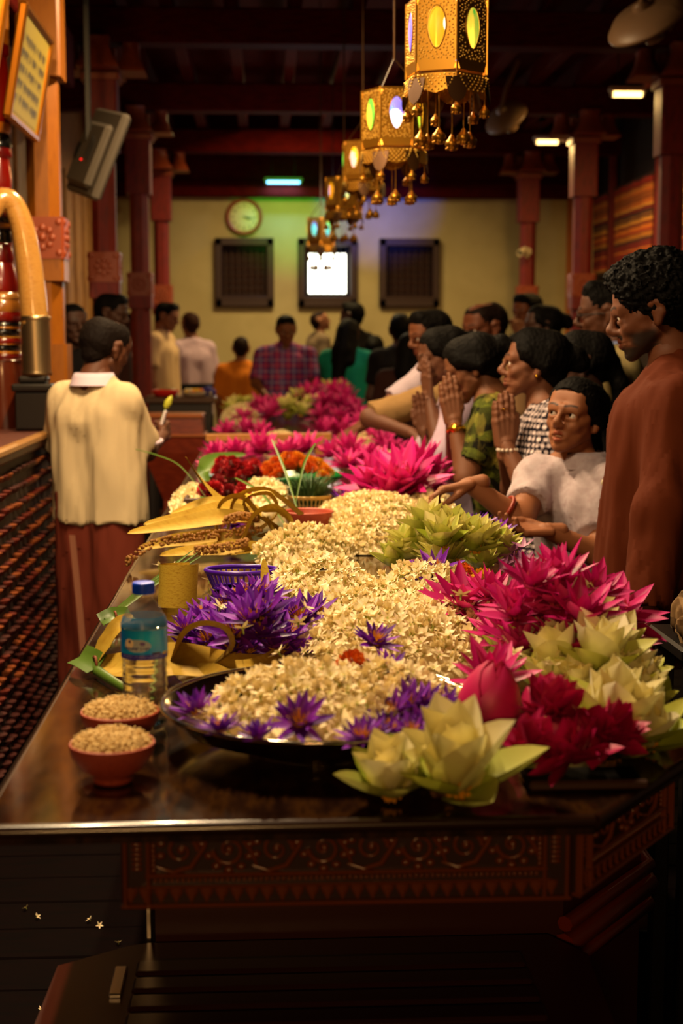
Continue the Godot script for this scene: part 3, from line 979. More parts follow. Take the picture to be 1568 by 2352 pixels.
# ---------------------------------------------------------------- hung things
func hung_things() -> void:
	var spots := [Vector3(0.514, 2.47, -4.107), Vector3(0.473, 2.425, -5.285), Vector3(0.53, 2.59, -7.8), Vector3(0.505, 2.565, -9.2), Vector3(0.436, 2.485, -11.2)]
	var turn := [0.66, 0.0, 0.52, 0.1, 0.5]
	var blue := "#1e64ff"
	var gold := "#e8b818"
	var grn := "#3ec040"
	var panes := [[gold, grn, gold, "#1446d8", grn, "#1446d8"], [gold, blue, grn, gold, blue, grn], [grn, blue, "#e8c010", grn, blue, gold], ["#2a80ff", "#90f0a8", "#e0a010", blue, grn, gold], [gold, grn, "#2a80ff", gold, grn, blue]]
	var bulb := [Vector3(0.01, -0.065, 0.055), Vector3(0.0, -0.1, 0.06), Vector3(0.0, -0.075, 0.075), Vector3(0.01, -0.07, 0.06), Vector3(0.01, -0.1, 0.06)]
	var say := ["largest pierced gilt lantern with yellow and green panes, nearest over the table", "second gilt lantern along the row, its blue pane lit white", "third gilt lantern along the row, yellow and blue panes", "fourth gilt lantern along the row, above the clock's height", "smallest gilt lantern, hanging before the bright window"]
	for k in 5:
		lantern(spots[k], turn[k], panes[k], bulb[k], say[k], k)
	var ex := thing("small_lamp", "small round white bulb between the last two lanterns", "lamp", Vector3(0.52, 2.66, -11.0))
	var mb := MB.new()
	mb.ball(Vector3.ZERO, Vector3.ONE * 0.032, 14, 10)
	part(ex, "bulb", mb.mesh(), mat("bulb_white", "#ffffff", 0.4, 0.0, {"emission_enabled": true, "emission": Color(0.9, 0.93, 1.0), "emission_energy_multiplier": 5.0}))
	part(ex, "cord", boxmesh(Vector3(0.006, 0.9, 0.006), 0.0, Vector3(0, 0.48, 0)), mat("cord_dark", "#140c08", 0.7))
	var ol := OmniLight3D.new()
	ol.name = "bulb_light"
	ol.light_energy = 0.25
	ol.light_color = Color(0.9, 0.93, 1.0)
	ol.light_size = 0.03
	ol.omni_range = 20.0
	ol.omni_attenuation = 2.0
	ol.shadow_enabled = true
	ex.add_child(ol)
	# coloured light that the far panes throw on the end wall
	for q in [[Vector3(0.36, 2.42, -11.42), Color(0.15, 1.0, 0.2), 60.0, Vector3(0.3, 2.86, -15.4), 0.62], [Vector3(0.52, 2.42, -11.42), Color(0.2, 0.35, 1.0), 150.0, Vector3(1.2, 2.98, -15.4), 0.6]]:
		var sp := SpotLight3D.new()
		sp.name = "pane_light"
		sp.light_color = q[1]
		sp.light_energy = q[2] * 0.16
		sp.spot_angle = 10.5
		sp.spot_angle_attenuation = 1.0
		sp.spot_range = 20.0
		sp.light_size = 0.03
		sp.shadow_enabled = true
		add_child(sp)
		sp.look_at_from_position(q[0], q[3])
	# clock
	var ck := thing("wall_clock", "round wall clock with brown rim and cream dial", "clock", Vector3(-0.215, 2.858, -15.38))
	mb = MB.new()
	mb.xf = Transform3D(Basis(Vector3.RIGHT, PI / 2), Vector3.ZERO)
	mb.lathe([Vector2(0.152, 0.0), Vector2(0.195, 0.0), Vector2(0.197, 0.02), Vector2(0.188, 0.036), Vector2(0.17, 0.04), Vector2(0.155, 0.03), Vector2(0.152, 0.015)], 40)
	part(ck, "rim", mb.mesh(), mat("clock_rim", "#8a3c16", 0.4))
	mb = MB.new()
	mb.xf = Transform3D(Basis(Vector3.RIGHT, PI / 2), Vector3.ZERO)
	mb.lathe([Vector2(0.0, 0.016), Vector2(0.155, 0.016), Vector2(0.155, 0.0)], 40)
	part(ck, "dial", mb.mesh(), mat("clock_dial", "#d8cc98", 0.5))
	var ink := mat("clock_ink", "#1a140c", 0.6)
	for k in 12:
		var a := TAU * k / 12
		var tm := TextMesh.new()
		tm.text = str(12 if k == 0 else k)
		tm.font_size = 12
		tm.pixel_size = 0.0036
		tm.depth = 0.002
		part(ck, "numeral", tm, ink, Transform3D(Basis(), Vector3(sin(a) * 0.122, cos(a) * 0.122, 0.018)))
	part(ck, "hour_hand", boxmesh(Vector3(0.012, 0.08, 0.003), 0.001, Vector3(0, 0.03, 0.022)), ink, Transform3D(Basis(Vector3.BACK, -2.0), Vector3.ZERO))
	part(ck, "minute_hand", boxmesh(Vector3(0.008, 0.12, 0.003), 0.001, Vector3(0, 0.05, 0.026)), ink, Transform3D(Basis(Vector3.BACK, -1.75), Vector3.ZERO))
	# television seen from behind, hung by a bracket at the post
	var tv := thing("television", "grey television hung from the beam, seen from behind", "television", Vector3(-0.86, 2.5, -7.6))
	tv.basis = Basis(Vector3.BACK, deg_to_rad(-26)) * Basis(Vector3.UP, deg_to_rad(-62)) * Basis(Vector3.RIGHT, deg_to_rad(4))
	var tg := mat("tv_grey", "#544d44", 0.5)
	part(tv, "shell", boxmesh(Vector3(0.44, 0.46, 0.05), 0.015), tg)
	part(tv, "back_bulge", boxmesh(Vector3(0.33, 0.34, 0.05), 0.02, Vector3(0, -0.02, 0.04)), tg)
	part(tv, "socket_panel", boxmesh(Vector3(0.05, 0.09, 0.012), 0.003, Vector3(-0.13, -0.02, 0.062)), mat("tv_black", "#0a0908", 0.5))
	for k in 3:
		part(tv, "vent_slot", boxmesh(Vector3(0.008, 0.12, 0.006), 0.0, Vector3(0.02 + k * 0.03, 0.02 - k * 0.01, 0.065)), mat("tv_black", "#0a0908", 0.5))
	part(tv, "power_light", boxmesh(Vector3(0.01, 0.01, 0.008), 0.002, Vector3(-0.02, -0.06, 0.066)), mat("red_led_light", "#ff2020", 0.4, 0.0, {"emission_enabled": true, "emission": Color(1, 0.1, 0.1), "emission_energy_multiplier": 2.0}))
	part(tv, "screen", boxmesh(Vector3(0.41, 0.43, 0.006), 0.0, Vector3(0, 0, -0.026)), mat("tv_black", "#0a0908", 0.5))
	part(tv, "bracket", boxmesh(Vector3(0.03, 1.05, 0.03), 0.004, Vector3(-0.05, 0.52, -0.03)), mat("tv_black", "#0a0908", 0.5), Transform3D(tv.basis.inverse(), Vector3.ZERO))
	# two white fans under the beams
	fan(Vector3(1.74, 3.13, -10.4), Vector3(0.5, -0.62, -0.45), 0.16, "white fan tilted down under the far beam, beside the lanterns")
	fan(Vector3(1.77, 3.0, -6.7), Vector3(0.5, -0.72, -0.4), 0.19, "dark fan tilted down at the top right of the photo")
	# security cameras
	cctv(Vector3(2.585, 2.43, -14.25), "small white security camera on the far red post", -0.7)
	cctv(Vector3(3.49, 2.9, -12.2), "small white security camera above a striped hanging", -1.0)
	# phone glowing behind the plaid shirt is held by a person: see people()

func fan(at: Vector3, face: Vector3, r: float, label: String) -> void:
	var t := thing("wall_fan", label, "fan", at)
	var up := Vector3.UP
	t.look_at_from_position(at, at + face, up)   # -z is the blowing side
	var m := mat("fan_plastic", "#80644a", 0.45)
	var mb := MB.new()
	mb.xf = Transform3D(Basis(Vector3.RIGHT, -PI / 2), Vector3.ZERO)
	mb.lathe([Vector2(0.0, -0.07), Vector2(r * 0.3, -0.068), Vector2(r * 0.8, -0.05), Vector2(r, -0.01), Vector2(r * 1.02, 0.0), Vector2(r, 0.012), Vector2(r * 0.92, 0.0), Vector2(r * 0.75, -0.035), Vector2(0.0, -0.055)], 36)
	part(t, "back_guard", mb.mesh(), m)
	for k in 20:
		var a := TAU * k / 20
		var w := MB.new()
		w.tube([Vector3(cos(a) * r * 0.25, sin(a) * r * 0.25, -0.05), Vector3(cos(a) * r * 0.7, sin(a) * r * 0.7, -0.04), Vector3(cos(a) * r, sin(a) * r, 0)], [0.0018], 5)
		part(t, "guard_wire", w.mesh(), m)
	for k in 3:
		var a := TAU * k / 3
		var b := MB.new()
		var rows := []
		for i in 5:
			var q := r * (0.2 + 0.65 * i / 4.0)
			var row := []
			for j in 4:
				var an := a + (j - 1.5) * 0.28
				row.append(Vector3(cos(an) * q, sin(an) * q, -0.02 + (j - 1.5) * 0.012))
			rows.append(row)
		b.sheet(rows)
		part(t, "blade", b.mesh(), m)
	var hub := MB.new()
	hub.xf = Transform3D(Basis(Vector3.RIGHT, -PI / 2), Vector3.ZERO)
	hub.lathe([Vector2(0, -0.1), Vector2(0.04, -0.09), Vector2(0.05, 0.0), Vector2(0.045, 0.1), Vector2(0.0, 0.11)], 18)
	part(t, "motor", hub.mesh(), m)
	var arm := MB.new()
	var inv := t.transform.affine_inverse()
	arm.tube([inv * (at - face.normalized() * 0.08), inv * (at - face.normalized() * 0.1 + Vector3(0.05, 0.14, -0.05)), inv * (at + Vector3(0.1, 0.42, -0.1))], [0.014], 8)
	part(t, "arm", arm.mesh(), m)

func cctv(at: Vector3, label: String, yaw: float) -> void:
	var t := thing("security_camera", label, "camera", at)
	var m := mat("camera_white", "#d8c8a0", 0.4)
	var mb := MB.new()
	mb.xf = at3(Vector3(-0.03, 0, 0.06), yaw, 0.35) * Transform3D(Basis(Vector3.RIGHT, PI / 2), Vector3.ZERO)
	mb.lathe([Vector2(0, -0.06), Vector2(0.03, -0.06), Vector2(0.035, -0.05), Vector2(0.035, 0.06), Vector2(0.028, 0.062), Vector2(0.026, 0.05)], 18)
	part(t, "body", mb.mesh(), m)
	mb = MB.new()
	mb.xf = at3(Vector3(-0.03, 0, 0.06), yaw, 0.35) * Transform3D(Basis(Vector3.RIGHT, PI / 2), Vector3.ZERO)
	mb.lathe([Vector2(0.0, 0.052), Vector2(0.026, 0.05)], 18)
	part(t, "lens", mb.mesh(), mat("tv_black", "#0a0908", 0.3))
	mb = MB.new()
	mb.tube([Vector3(-0.02, -0.02, 0.04), Vector3(0.03, -0.06, 0.02), Vector3(0.04, -0.05, -0.04)], [0.01], 8)
	part(t, "bracket", mb.mesh(), m)
	mb = MB.new()
	mb.ball(Vector3(0.04, 0.0, -0.01), Vector3(0.035, 0.04, 0.03), 12, 8)
	part(t, "mount", mb.mesh(), m)

func lantern(at: Vector3, yaw: float, cols: Array, bulb: Vector3, label: String, idx: int) -> void:
	var t := thing("hanging_lantern", label, "lantern", at, "gilt lanterns over the table")
	t.rotation.y = yaw
	var gold := mat("lantern_gilt", "#9a6a1c", 0.34, 0.85)
	var dark := mat("lantern_inner", "#4a2c0a", 0.5, 0.6)
	var R := 0.118
	var ap := R * cos(PI / 6)
	var H := 0.2
	if not meshes.has("lantern_panel"):
		# pierced panel: plate with an oval opening, small raised rings round the holes
		var mb := MB.new()
		var w := R - 0.004
		var rows := [[], []]
		var n := 28
		for k in n:
			var a := TAU * k / n
			var d := Vector2(cos(a), sin(a))
			var sc := minf((w / 2) / maxf(absf(d.x), 1e-5), 0.1 / maxf(absf(d.y), 1e-5))
			rows[0].append(Vector3(d.x * sc, d.y * sc, 0))
			var ty := d.y
			rows[1].append(Vector3(d.x * 0.027 * (1.0 - 0.25 * maxf(0, -ty)), ty * 0.057 + 0.015, 0))
		mb.sheet(rows, true)
		meshes["lantern_panel"] = mb.mesh()
		mb = MB.new()
		var outline := []
		for k in n + 1:
			var a := TAU * k / n
			outline.append(Vector3(cos(a) * 0.027 * (1.0 - 0.25 * maxf(0, -sin(a))), sin(a) * 0.057 + 0.015, 0.001))
		mb.tube(outline, [0.0022], 6)
		meshes["lantern_oval_rim"] = mb.mesh()
		mb = MB.new()
		var rr := [[]]
		rr = []
		for j in 5:
			var row := []
			for k in n:
				var a := TAU * k / n
				var q := j / 4.0
				row.append(Vector3(cos(a) * 0.027 * q * (1.0 - 0.25 * maxf(0, -sin(a))), sin(a) * 0.057 * q + 0.015, 0.006 * (1 - q * q)))
			rr.append(row)
		mb.sheet(rr, true)
		meshes["lantern_pane"] = mb.mesh()
		# raised beads for the lit holes; their light is only in the gold colour
		mb = MB.new()
		var r := RandomNumberGenerator.new()
		r.seed = 77
		for tries in 900:
			var p := Vector2(r.randf_range(-w / 2 + 0.006, w / 2 - 0.006), r.randf_range(-0.07, 0.096))
			var e := Vector2(p.x / 0.033, (p.y - 0.015) / 0.063)
			if e.length() < 1.0: continue
			var ok := true
			for k in range(0, mb.v.size(), 13):
				if Vector2(mb.v[k].x, mb.v[k].y).distance_to(p) < 0.0072:
					ok = false
					break
			if not ok: continue
			var s := mb.v.size()
			mb.p(Vector3(p.x, p.y, 0.0026))
			for j in 6:
				mb.p(Vector3(p.x + cos(TAU * j / 6) * 0.0018, p.y + sin(TAU * j / 6) * 0.0018, 0.0022))
			for j in 6:
				mb.p(Vector3(p.x + cos(TAU * j / 6) * 0.003, p.y + sin(TAU * j / 6) * 0.003, 0.0))
			for j in 6:
				var j2 := (j + 1) % 6
				mb.tri(s, s + 1 + j, s + 1 + j2)
				mb.quad(s + 1 + j, s + 7 + j, s + 7 + j2, s + 1 + j2)
		meshes["lantern_beads"] = mb.mesh()
		# skirt lobe below each panel: pointed shield with beads
		mb = MB.new()
		rows = []
		for i in 7:
			var q := i / 6.0
			var ww := (w / 2) * sqrt(maxf(0.0, 1.0 - q * q)) + 0.001
			rows.append([Vector3(-ww, -0.055 * q, 0.012 * q), Vector3(0, -0.055 * q, 0.012 * q + 0.006 * (1 - q)), Vector3(ww, -0.055 * q, 0.012 * q)])
		mb.sheet(rows)
		meshes["lantern_lobe"] = mb.mesh()
		mb = MB.new()
		for i in 6:
			var q := (i + 0.5) / 6.5
			var m := 9 - i
			var ww := (w / 2 - 0.006) * sqrt(1.0 - q * q)
			for j in m:
				mb.ball(Vector3(ww * (2.0 * j / maxf(1, m - 1) - 1.0), -0.052 * q - 0.002, 0.012 * q + 0.004), Vector3.ONE * 0.0028, 6, 4)
		meshes["lantern_lobe_beads"] = mb.mesh()
		mb = MB.new()
		mb.lathe([Vector2(0.0, 0.022), Vector2(0.004, 0.02), Vector2(0.008, 0.012), Vector2(0.016, 0.004), Vector2(0.0175, -0.003), Vector2(0.015, -0.011), Vector2(0.008, -0.018), Vector2(0.0, -0.02)], 14)
		meshes["lantern_bell"] = mb.mesh()
		mb = MB.new()
		for j in 6:
			mb.ball(Vector3(cos(TAU * j / 6) * 0.0135, -0.014, sin(TAU * j / 6) * 0.0135), Vector3.ONE * 0.0038, 6, 4)
		meshes["bell_knobs"] = mb.mesh()
		mb = MB.new()
		var poly := []
		for k in 6:
			poly.append(Vector2(cos(TAU * k / 6) * R, sin(TAU * k / 6) * R))
		mb.prism(poly, -0.004, 0.004)
		meshes["lantern_plate"] = mb.mesh()
	var hole := mat("brass_and_hole_light", "#e0b048", 0.3, 0.5)  # bright gold stands in for light through the panel holes; lobe beads share it
	part(t, "top_plate", meshes["lantern_plate"], gold)
	for k in 6:
		var a := TAU * k / 6 + PI / 6
		var f := at3(Vector3(cos(a) * ap, -H / 2 + 0.0, sin(a) * ap), PI / 2 - a)
		var p := part(t, "panel", meshes["lantern_panel"], gold, f)
		part(p, "oval_rim", meshes["lantern_oval_rim"], gold)
		var pc := Color(cols[k])
		part(p, "lamp_pane", meshes["lantern_pane"], mat("pane" + cols[k], cols[k], 0.4, 0.0, {"transparency": BaseMaterial3D.TRANSPARENCY_ALPHA, "albedo_color": Color(pc, 0.86), "emission_enabled": true, "emission": pc, "emission_energy_multiplier": 0.85}))
		part(p, "pierced_beads", meshes["lantern_beads"], hole)
		var lobe := part(t, "skirt_lobe", meshes["lantern_lobe"], gold, at3(Vector3(cos(a) * ap, -H - 0.008, sin(a) * ap), PI / 2 - a))
		part(lobe, "lobe_beads", meshes["lantern_lobe_beads"], hole)
		var c := TAU * k / 6
		part(t, "corner_rib", boxmesh(Vector3(0.006, H + 0.01, 0.006), 0.001), gold, at3(Vector3(cos(c) * R, -H / 2, sin(c) * R), -c))
		# inverted leaf below the corner
		part(t, "corner_leaf", meshes["lantern_lobe"], dark, Transform3D(Basis(Vector3.UP, PI / 2 - c).scaled_local(Vector3(0.55, 1.3, 1)), Vector3(cos(c) * R * 0.97, -H - 0.02, sin(c) * R * 0.97)))
		# bells on chains: short at the corners, long at the faces
		for s in 2:
			var an := c if s == 0 else a
			var l := 0.085 if s == 0 else 0.155
			var rad := R * 0.95 if s == 0 else ap * 0.7
			var b := part(t, "bell", meshes["lantern_bell"], gold, Transform3D(Basis().scaled(Vector3.ONE * (0.9 if s == 0 else 1.15)), Vector3(cos(an) * rad, -H - 0.02 - l, sin(an) * rad)))
			part(b, "knobs", meshes["bell_knobs"], gold)
			part(t, "chain", boxmesh(Vector3(0.0035, l, 0.0035), 0.0005, Vector3(0, l / 2, 0)), gold, Transform3D(Basis(), Vector3(cos(an) * rad, -H - 0.005 - l, sin(an) * rad)))
	part(t, "bottom_plate", meshes["lantern_plate"], dark, Transform3D(Basis().scaled(Vector3(0.9, 1, 0.9)), Vector3(0, -H, 0)))
	# hangers and rod up to the beams
	var rod := MB.new()
	var up := 4.1 - at.y
	rod.tube([Vector3(0, 0.11, 0), Vector3(0, up, 0)], [0.005], 6)
	part(t, "rod", rod.mesh(), dark)
	for k in 3:
		var hgr := MB.new()
		hgr.tube([Vector3(cos(TAU * k / 3) * R * 0.9, 0, sin(TAU * k / 3) * R * 0.9), Vector3(0, 0.12, 0)], [0.0025], 5)
		part(t, "hanger", hgr.mesh(), dark)
	var bm := MB.new()
	bm.ball(Vector3.ZERO, Vector3(0.026, 0.034, 0.026), 14, 10)
	var inv := Basis(Vector3.UP, -yaw)
	part(t, "bulb", bm.mesh(), mat("lantern_bulb", "#ffffff", 0.4, 0.0, {"emission_enabled": true, "emission": Color(1.0, 0.93, 0.8), "emission_energy_multiplier": 16.0}), Transform3D(Basis(), inv * bulb))
	var l := OmniLight3D.new()
	l.name = "bulb_light"
	l.light_energy = 0.4
	l.light_color = Color(1.0, 0.88, 0.65)
	l.light_size = 0.025
	l.omni_range = 20.0
	l.omni_attenuation = 2.0
	l.shadow_enabled = true
	l.position = inv * bulb
	t.add_child(l)

# ---------------------------------------------------------------- things on the table
func ribbon(pts: Array, width: float, tip := true, roll := 0.65, side := Vector3.ZERO) -> ArrayMesh:
	var cv := Curve3D.new()
	for k in pts.size():
		var a: Vector3 = pts[maxi(k - 1, 0)]
		var b: Vector3 = pts[mini(k + 1, pts.size() - 1)]
		cv.add_point(pts[k], (a - b) / 6.0, (b - a) / 6.0)
	var n := 24
	var rows := []
	var back := []
	for k in n + 1:
		var t := float(k) / n
		var p := cv.sample_baked(t * cv.get_baked_length(), true)
		var q := cv.sample_baked(minf(t + 0.02, 1.0) * cv.get_baked_length(), true) - cv.sample_baked(maxf(t - 0.02, 0.0) * cv.get_baked_length(), true)
		var d := q.normalized()
		var s := side
		if side == Vector3.ZERO:   # the blade's near edge hangs lower than its far edge
			s = d.cross(Vector3.UP).normalized() if Vector2(d.x, d.z).length() > 0.2 else Vector3(0.7, 0, 0.7)
			s = s * cos(roll) + Vector3.UP * sin(roll) * (-1.0 if s.z > 0 else 1.0)
		s = (s - d * s.dot(d)).normalized()
		var nn := s.cross(d).normalized()
		var w := width * 0.5
		if tip: w *= minf(1.0, 0.35 + 2.0 * t) * pow(maxf(0.0, 1.0 - t), 0.6) + 0.02
		var row := []
		var row2 := []
		for j in 5:
			var u := j / 2.0 - 1.0
			row.append(p + s * u * w + nn * (0.3 * w * absf(u) + 0.0006))
			row2.append(p - s * u * w + nn * (0.3 * w * absf(u) - 0.0006))
		rows.append(row)
		back.append(row2)
	var mb := MB.new()
	mb.sheet(rows)
	mb.sheet(back)
	return mb.mesh()

func table_things() -> void:
	var palm := mat("palm_leaf", "#c0a03c", 0.6, 0.0, {"metallic_specular": 0.3, "backlight_enabled": true, "backlight": Color(0.25, 0.2, 0.02), "albedo_texture": noise_tex(91, 0.015, ["#d8c088", "#ffffff", "#f0e4b8"]), "uv1_triplanar": true, "uv1_scale": Vector3(3, 3, 14)})
	var pale := mat("palm_leaf_pale", "#c8aa40", 0.6, 0.0, {"metallic_specular": 0.3, "albedo_texture": noise_tex(92, 0.03, ["#c8b070", "#ffffff", "#e8dca8"]), "uv1_triplanar": true, "uv1_scale": Vector3(4, 14, 14), "backlight_enabled": true, "backlight": Color(0.25, 0.2, 0.02)})
	var green := mat("leaf_green", "#4c6a1c", 0.45)
	# water bottle
	var bt := thing("water_bottle", "clear plastic water bottle with blue cap and blue label", "bottle", Vector3(-0.176, 0.966, -2.02))
	var gl := mat("bottle_plastic", "#ffffff", 0.04, 0.0, {"transparency": BaseMaterial3D.TRANSPARENCY_ALPHA, "albedo_color": Color(0.95, 0.97, 1.0, 0.06), "metallic_specular": 0.7})
	var mb := MB.new()
	var prof := [Vector2(0.0, 0.004), Vector2(0.02, 0.0), Vector2(0.029, 0.003), Vector2(0.0325, 0.012)]
	for k in 7:
		prof.append(Vector2(0.0325, 0.018 + k * 0.013))
		prof.append(Vector2(0.0312, 0.0225 + k * 0.013))
		prof.append(Vector2(0.0325, 0.027 + k * 0.013))
	prof += [Vector2(0.032, 0.112), Vector2(0.032, 0.148), Vector2(0.0335, 0.152), Vector2(0.033, 0.158), Vector2(0.028, 0.17), Vector2(0.019, 0.186), Vector2(0.0135, 0.192), Vector2(0.0132, 0.198), Vector2(0.0155, 0.199), Vector2(0.0155, 0.201), Vector2(0.0128, 0.202), Vector2(0.0125, 0.212)]
	mb.lathe(prof, 40)
	part(bt, "shell", mb.mesh(), gl)
	mb = MB.new()
	var inner := [Vector2(0.0, 0.006)]
	for q in prof.slice(2, prof.size() - 9):
		inner.append(Vector2(q.x - 0.0012, q.y + 0.002))
	inner.append(Vector2(0.0, inner[-1].y))
	mb.lathe(inner, 40)
	part(bt, "water", mb.mesh(), mat("water", "#ffffff", 0.0, 0.0, {"refraction_enabled": true, "refraction_scale": 0.033, "transparency": BaseMaterial3D.TRANSPARENCY_ALPHA, "albedo_color": Color(0.98, 0.97, 0.9, 0.0)}))
	mb = MB.new()
	mb.lathe([Vector2(0.0, 0.216), Vector2(0.0145, 0.216), Vector2(0.0158, 0.2145), Vector2(0.0158, 0.2), Vector2(0.015, 0.1995)], 36)
	var cap := part(bt, "cap", mb.mesh(), mat("cap_blue", "#0c48e8", 0.35))
	for k in 30:
		part(cap, "cap_rib", boxmesh(Vector3(0.0012, 0.011, 0.0012), 0.0), mat("cap_blue", "#0c48e8", 0.35), at3(Vector3(cos(TAU * k / 30) * 0.0158, 0.207, sin(TAU * k / 30) * 0.0158), -TAU * k / 30))
	mb = MB.new()
	var rows := []
	for i in 2:
		var row := []
		for k in 49:
			var a := -TAU * k / 48
			row.append(Vector3(sin(a) * 0.0333, 0.151 - 0.042 * i, -cos(a) * 0.0333))
		rows.append(row)
	mb.sheet(rows)
	var im := Image.create(512, 128, false, Image.FORMAT_RGB8)
	for y in 128:
		for x in 512:
			var c := Color("#1478e8").lerp(Color("#18b8f0"), 0.5 + 0.5 * sin(x * 0.025 + 0.8) * cos(y * 0.03 - 1.2))
			if y > 104: c = Color("#2418a0")
			im.set_pixel(x, y, c)
	for y in range(34, 96):
		for x in range(190, 300):
			var e := Vector2((x - 246) / 50.0, (y - 66) / 28.0).length()
			if e < 1.0: im.set_pixel(x, y, Color("#a8b8c8"))
			if Vector2((x - 216) / 18.0, (y - 56) / 20.0).length() < 1.0: im.set_pixel(x, y, Color("#f0e0c0"))
			if Vector2((x - 218) / 5.0, (y - 48) / 7.0).length() < 1.0: im.set_pixel(x, y, Color("#30207a"))
			if Vector2((x - 266) / 10.0, (y - 56) / 9.0).length() < 1.0: im.set_pixel(x, y, Color("#6a5a9a"))
	var glyph := {"A": [14, 17, 17, 31, 17, 17, 17], "Q": [14, 17, 17, 17, 21, 18, 13], "U": [17, 17, 17, 17, 17, 17, 14], "F": [31, 16, 16, 30, 16, 16, 16], "I": [14, 4, 4, 4, 4, 4, 14], "N": [17, 25, 21, 19, 17, 17, 17]}
	var word := "AQUAFINA"
	for q in word.length():
		for gy in 7:
			for gx in 5:
				if glyph[word[q]][gy] >> (4 - gx) & 1:
					im.fill_rect(Rect2i(196 + q * 12 + gx * 2, 72 + gy * 2, 2, 2), Color("#241070"))
	var r := RandomNumberGenerator.new()
	r.seed = 3
	for ln in 2:
		var x := 180
		while x < 320:
			var w := 2 + r.randi() % 4
			im.fill_rect(Rect2i(x, 109 + ln * 8, w, 4), Color("#8a90d8"))
			x += w + 1 + r.randi() % 3
	im.fill_rect(Rect2i(300, 96, 34, 9), Color("#140a60"))
	im.fill_rect(Rect2i(345, 100, 26, 12), Color("#b8a070"))
	part(bt, "label", mb.mesh(), mat("bottle_label", "#ffffff", 0.25, 0.0, {"albedo_texture": ImageTexture.create_from_image(im)}), Transform3D(Basis(Vector3.UP, -0.12), Vector3.ZERO))
	# a clear blue film band above the label
	mb = MB.new()
	mb.lathe([Vector2(0.0337, 0.1525), Vector2(0.0334, 0.158), Vector2(0.0295, 0.1685)], 40)
	part(bt, "shrink_film", mb.mesh(), mat("film_blue", "#1890c0", 0.3, 0.0, {"transparency": BaseMaterial3D.TRANSPARENCY_ALPHA, "albedo_color": Color(0.05, 0.5, 0.75, 0.6)}))
	# clay bowls of rice
	var clay := mat("terracotta", "#a8442a", 0.6, 0.0, {"albedo_texture": noise_tex(95, 0.03, ["#c8a898", "#ffffff", "#d8c0b0"]), "uv1_triplanar": true, "uv1_scale": Vector3.ONE * 6})
	clay_bowl(Vector3(-0.197, 0.966, -1.772), 0.054, "terracotta bowl heaped with rice at the table's near corner", clay, true)
	clay_bowl(Vector3(-0.203, 0.966, -1.93), 0.054, "terracotta bowl heaped with rice touching the water bottle", clay, true)
	clay_bowl(Vector3(0.123, 0.966, -4.12), 0.073, "empty wide terracotta bowl beside the curled palm leaves", clay, false)
	# steel plate
	var pl := thing("steel_plate", "large round steel dish of white and purple flowers", "plate", Vector3(0.073, 0.966, -1.93))
	mb = MB.new()
	mb.lathe([Vector2(0.0, 0.028), Vector2(0.13, 0.028), Vector2(0.185, 0.04), Vector2(0.214, 0.062), Vector2(0.22, 0.064), Vector2(0.221, 0.061), Vector2(0.19, 0.034), Vector2(0.14, 0.02), Vector2(0.1, 0.014), Vector2(0.1, 0.0), Vector2(0.094, 0.0), Vector2(0.09, 0.018), Vector2(0.0, 0.02)], 72)
	part(pl, "dish", mb.mesh(), mat("polished_steel", "#c8beae", 0.12, 1.0))
	mb = MB.new()
	var ring := []
	for k in 73:
		ring.append(Vector3(cos(TAU * k / 72) * 0.2195, 0.0635, sin(TAU * k / 72) * 0.2195))
	mb.tube(ring, [0.0028], 8)
	part(pl, "rolled_rim", mb.mesh(), mat("polished_steel", "#c8beae", 0.12, 1.0))
	# baskets
	basket(Vector3(-0.058, 0.966, -3.2), 0.08, 0.055, 0.045, mat("purple_plastic", "#4a16a8", 0.3), "purple slotted plastic basket behind the purple lilies", 34)
	basket(Vector3(0.14, 0.966, -4.62), 0.07, 0.055, 0.06, mat("cream_plastic", "#c8a050", 0.4), "cream lattice plastic basket holding dark green grass", 30)
	var gr := thing("green_grass", "tuft of fine dark green grass in the cream basket", "grass", Vector3(0.14, 1.0, -4.62), "", "stuff")
	mb = MB.new()
	for k in 420:
		var a := r.randf() * TAU
		var b := Vector3(cos(a) * 0.05 * r.randf(), 0.0, sin(a) * 0.04 * r.randf())
		var o := Vector3(cos(a) * 0.06, 0.05 + 0.05 * r.randf(), sin(a) * 0.05) * (0.5 + 0.8 * r.randf())
		var s := Vector3(-sin(a), 0, cos(a)) * 0.0016
		mb.face([b - s, b + s, b + o * 0.6 + Vector3(0, 0.015, 0) + s, b + o * 0.6 + Vector3(0, 0.015, 0) - s])
		mb.face([b + o * 0.6 + Vector3(0, 0.015, 0) - s, b + o * 0.6 + Vector3(0, 0.015, 0) + s, b + o])
	part(gr, "blades", mb.mesh(), mat("grass_dark", "#2a4a16", 0.6))
	for k in 5:
		var st := thing("grass_stem", "long green grass stem arching over the palm leaves", "stem", Vector3.ZERO, "long stems over the palm leaves")
		var q: Array = [[Vector3(-0.099, 1.09, -4.586), Vector3(-0.015, 1.06, -4.399), Vector3(0.061, 0.99, -4.083)], [Vector3(0.16, 1.2, -4.6), Vector3(0.12, 1.14, -4.5), Vector3(0.09, 1.02, -4.4)], [Vector3(-0.46, 1.15, -5.05), Vector3(-0.3, 1.12, -4.8), Vector3(-0.19, 1.02, -4.6)], [Vector3(0.02, 1.21, -4.65), Vector3(0.06, 1.12, -4.55), Vector3(0.1, 1.0, -4.35)], [Vector3(-0.2, 1.06, -4.3), Vector3(-0.06, 1.04, -4.1), Vector3(0.08, 0.985, -3.9)]][k]
		part(st, "blade", ribbon(q, 0.005 if k == 2 else 0.011, true), green)
	# green tray of marigolds and roses
	var tr := thing("plastic_tray", "oval green plastic tray under marigolds and red roses", "tray", Vector3(0.037, 0.966, -5.55))
	mb = MB.new()
